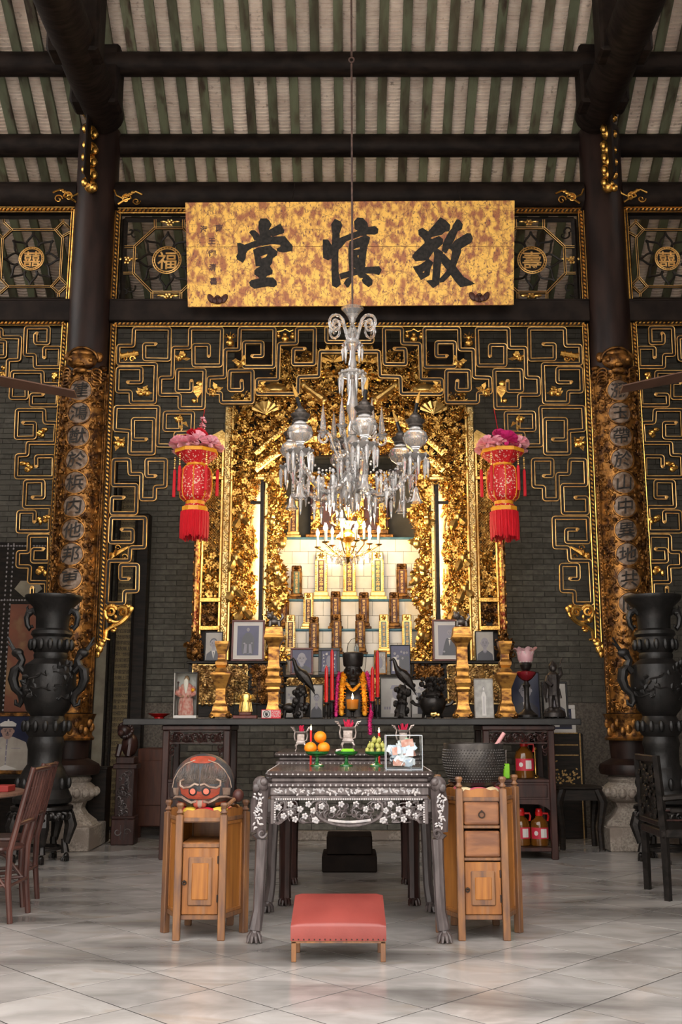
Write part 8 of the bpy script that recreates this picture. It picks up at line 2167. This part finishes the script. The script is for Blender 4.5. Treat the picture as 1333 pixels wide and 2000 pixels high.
# tall inscription boards leaning on the wall behind the screen, left
M['ochre'] = mat('ochre_lettered_panel', (.21,.155,.07), (.15,.11,.05), .55, scale=5); M['cream_dim'] = mat('dim_cream_panel', (.30,.27,.20), (.22,.19,.14), .6, scale=6)
def tallboard(pa, pb, pya, pyb, Y, face, label, fw=.05, text=False):
    x0, x1 = P(pa, 1200, Y).x, P(pb, 1200, Y).x; z0, z1 = P(683, pyb, Y).z if pyb < 1500 else 0.0, P(683, pya, Y).z
    t = thing('inscription_board', label, 'board', ((x0+x1)/2, Y, z0), 'inscription boards behind the screen')
    for q in ((x0, x0+fw, z0, z1), (x1-fw, x1, z0, z1), (x0+fw, x1-fw, z1-fw, z1), (x0+fw, x1-fw, z0, z0+fw)): MB().box(q[0], q[1], Y, Y+.06, q[2], q[3], .008).build('frame_bar', M['black_wood'], t, smooth=0)
    MB().box(x0+fw, x1-fw, Y+.03, Y+.045, z0+fw, z1-fw).build('panel', M[face], t, smooth=0)
    if text:
        mb = MB(); chars = '建德堂上祖宗功德流芳百世孝友傳家詩書繼世'; n = 4; w = (x1-x0-2*fw)/n
        for c in range(n):
            zz_ = z1-fw-.08; k = 0
            while zz_ > z0+fw+.05: mb.text(chars[(k+c*5) % len(chars)], .055, lambda a, b: (x0+fw+w*(c+.5)+a, Y+.029, zz_+b), .004); zz_ -= .072; k += 1
        mb.build('lettering', M['ink'], t, smooth=0)
tallboard(222, 262, 940, 1600, 12.75, 'ochre', 'tall ochre board of small lettering behind the left of the screen', .035, True)
tallboard(186, 216, 900, 1600, 12.8, 'cream_dim', 'narrow pale board half hidden by the left scroll bracket', .03)
MB_ = MB().box(P(262, 1200, 12.7).x, P(289, 1200, 12.7).x, 12.62, 12.76, 0, P(683, 1005, 12.7).z, .02); tag(MB_.build('wardrobe_post', M['black_wood'], smooth=0), 'tall black timber upright beside the ochre lettered board', 'post')
# mother-of-pearl screen at the far left with a painted panel
Yg = 12.4; x0, x1 = P(-40, 1250, Yg).x, P(97, 1250, Yg).x; z1 = P(683, 1058, Yg).z
t = thing('pearl_screen', 'black screen framed in pearl beads with a reddish painted panel, far left', 'screen', ((x0+x1)/2, Yg, 0))
MB().box(x0, x1, Yg+.02, Yg+.06, 0, z1, .006).build('back', M['black_wood'], t, smooth=0)
zq1, zq0 = P(683, 1180, Yg).z, P(683, 1390, Yg).z
MB().box(P(16, 1250, Yg).x, P(92, 1250, Yg).x, Yg+.01, Yg+.03, zq0, zq1).build('painted_panel', M['redclay'], t, smooth=0)
mb = MB(); c = P(55, 1150, Yg); mb.prism([(c.x-.17, c.z+.0), (c.x-.05, c.z-.1), (c.x+.05, c.z-.1), (c.x+.17, c.z), (c.x+.1, c.z+.10), (c.x-.1, c.z+.10)], Yg+.005, Yg+.03); mb.build('fan_cartouche', M['cream_dim'], t, smooth=0)
mb = MB()
for px in (3, 14, 96): 
    xx = P(px, 1250, Yg).x; n = 60
    for k in range(n): mb.ball((xx, Yg+.012, z1*(k+.5)/n), (.011, .006, .015), 6, 4)
for py in (1066, 1172):
    zz_ = P(683, py, Yg).z
    for k in range(24): mb.ball((x0+(x1-x0)*(k+.5)/24, Yg+.012, zz_), (.015, .006, .011), 6, 4)
stuff(mb.build('pearl_beads', M['pearl_dim'], t))
photo(-45, 1392, 62, 1512, 11.55, 'officer', 'gold_old', 'painted portrait of a moustached officer in a pale uniform, behind the left urn', bg='ph_navy', zb_=P(0, 1512, 11.55).z, fw=.04, name='painted_portrait', cat='portrait', grp=None, lean=.05)
xs_ = P(8, 1515, 11.6).x; tag(MB().box(xs_-.6, xs_+.42, 11.46, 11.95, P(0, 1512, 11.55).z-.05, P(0, 1512, 11.55).z-.001, .006).box(xs_-.55, xs_-.49, 11.5, 11.9, 0, P(0, 1512, 11.55).z-.05).box(xs_+.32, xs_+.38, 11.5, 11.9, 0, P(0, 1512, 11.55).z-.05).build('side_table', M['black_wood'], smooth=0), 'low black side table carrying the officer portrait, behind the left urn', 'table')
# plain brown cupboard behind the left stand, black shelf post
x0, x1 = P(268, 1500, 11.9).x, P(312, 1500, 11.9).x
t = thing('low_cupboard', 'plain reddish brown cupboard in the shade behind the left stand', 'cupboard', ((x0+x1)/2, 12.1, 0))
MB().box(x0, x1+.25, 11.9, 12.4, .12, P(683, 1462, 11.9).z, .01).build('body', M['cupboard'], t, smooth=0)
MB().box(x0+.02, x1+.2, 11.885, 11.9, .35, P(683, 1485, 11.9).z, .006).build('door', M['cupboard'], t, smooth=0)
for q in (x0+.02, x1+.2): MB().box(q, q+.04, 11.92, 11.96, 0, .12).build('leg', M['cupboard'], t, smooth=0)
x = P(198, 1520, 11.5).x; tag(MB().box(x-.09, x+.09, 11.35, 11.6, 0, P(683, 1497, 11.5).z-.02, .005).box(x-.1, x+.1, 11.33, 11.62, P(683, 1497, 11.5).z-.02, P(683, 1497, 11.5).z).build('plinth_stand', M['black_wood'], smooth=0), 'narrow black stand between the left column and the carved post', 'stand')
# pearl-inlaid cabinet and low stool behind the right stand
Yr = 11.8; x0, x1 = P(1082, 1500, Yr).x, P(1142, 1500, Yr).x; z1 = P(1100, 1432, 11.9).z-.001
t = thing('inlaid_cabinet', 'black cabinet inlaid with golden shell flowers behind the right stand', 'cabinet', ((x0+x1)/2, Yr+.2, 0))
MB().box(x0-.2, x1, Yr, Yr+.4, 0, z1, .01).build('body', M['black_wood'], t, smooth=0)
mb = MB(); rr = random.Random(9)
for k in range(60): mb.ball((x1-.035, Yr-.003, z1*(k+.5)/60), (.010, .004, .012), 5, 4)
for k in range(90): leaf(mb, (rr.uniform(x0, x1-.07), Yr-.004, rr.gauss(P(683, 1530, Yr).z, .09)), rr.uniform(0, 6), .03, .010, 0, .05, 0)
for zz_ in (1432, 1455, 1475): 
    for k in range(16): mb.ball((x0+(x1-x0-.05)*k/16, Yr-.003, P(683, zz_, Yr).z), (.012, .004, .008), 5, 4)
stuff(mb.build('shell_inlay', M['shell'], t))
Yt = 11.0; c = P(1135, 1600, Yt); t = thing('low_stool', 'low black carved stool in the shade left of the right column', 'stool', (c.x, Yt, 0))
zt3 = P(683, 1534, Yt).z; mb = MB(); mb.box(c.x-.26, c.x+.2, Yt-.2, Yt+.2, zt3-.03, zt3, .012); mb.build('top', M['black_wood'], t)
for q in (-1, 1):
    for w in (-1, 1): mb = MB(); mb.tube([(c.x-.03+q*.18, Yt+w*.15, zt3-.03), (c.x-.03+q*.23, Yt+w*.17, zt3*.75), (c.x-.03+q*.19, Yt+w*.15, .2), (c.x-.03+q*.2, Yt+w*.16, 0)], [.045, .05, .028, .03], 8); mb.build('leg', M['black_wood'], t)
mb = MB(); mb.box(c.x-.22, c.x+.16, Yt-.17, Yt-.15, zt3-.14, zt3-.03); mb.build('apron', M['black_wood'], t, smooth=0)

# ------------------------------------------------------------------ ceiling fans at both sides
for s, (pa, ya, pb, yb) in ((-1, (-60, 733, 148, 770)), (1, (1215, 760, 1400, 722))):
    Y = 8.0; A = P(pa, ya, Y); Bp = P(pb, yb, Y); hub = A if s < 0 else Bp; hub = hub + (A-Bp).normalized()*(.12 if s < 0 else -.12)
    t = thing('ceiling_fan', 'brown ceiling fan blade reaching in from the %s edge' % ('left' if s < 0 else 'right'), 'fan', hub, 'ceiling fans')
    for k in range(3):
        dv = (Bp-A) if s < 0 else (A-Bp); L = dv.length; base = dv.normalized(); rot = Matrix.Rotation(k*2*PI/3, 3, 'Z'); d_ = rot @ Vector((base.x, base.y, base.z if k == 0 else 0)); n_ = Vector((-d_.y, d_.x, 0)).normalized()
        mb = MB(); up = Vector((0, 0, 1)); tw = (n_*.85+up*.30*(-1 if n_.y > 0 else 1)).normalized(); q0 = hub+d_*.12; q1 = hub+d_*(.12+L); th = d_.cross(tw).normalized()*.006
        w0, w1 = .078, .05
        vs = [q0-tw*w0, q0+tw*w0, q1+tw*w1, q1-tw*w1]; vs = [v-th for v in vs]+[v+th for v in vs]
        mb.add(vs, [(0,1,2,3), (7,6,5,4), (0,4,5,1), (1,5,6,2), (2,6,7,3), (3,7,4,0)]); mb.build('blade', M['fanblade'], t, smooth=0)
    mb = MB(); mb.lathe([(.02, -.09), (.10, -.07), (.13, 0), (.11, .07), (.03, .10), (.014, .12), (.014, 1.2)], 20, hub); mb.tube([hub+Vector((0, 0, 1.2)), Vector((hub.x, hub.y, ZR(Y)-.02))], .014, 8); mb.build('motor', M['fanblade'], t)
# hanging wires for the signboard
for px in (571, 902):
    a = SBD(px, 396, -.02); mb = MB(); mb.tube([a, Vector((a.x, YS-.09, zb(366)))], .004, 5); tag(mb.build('hanging_wire', M['iron']), 'thin wire holding the %s half of the signboard to the top beam' % ('left' if px < 700 else 'right'), 'wire', 'signboard wires')
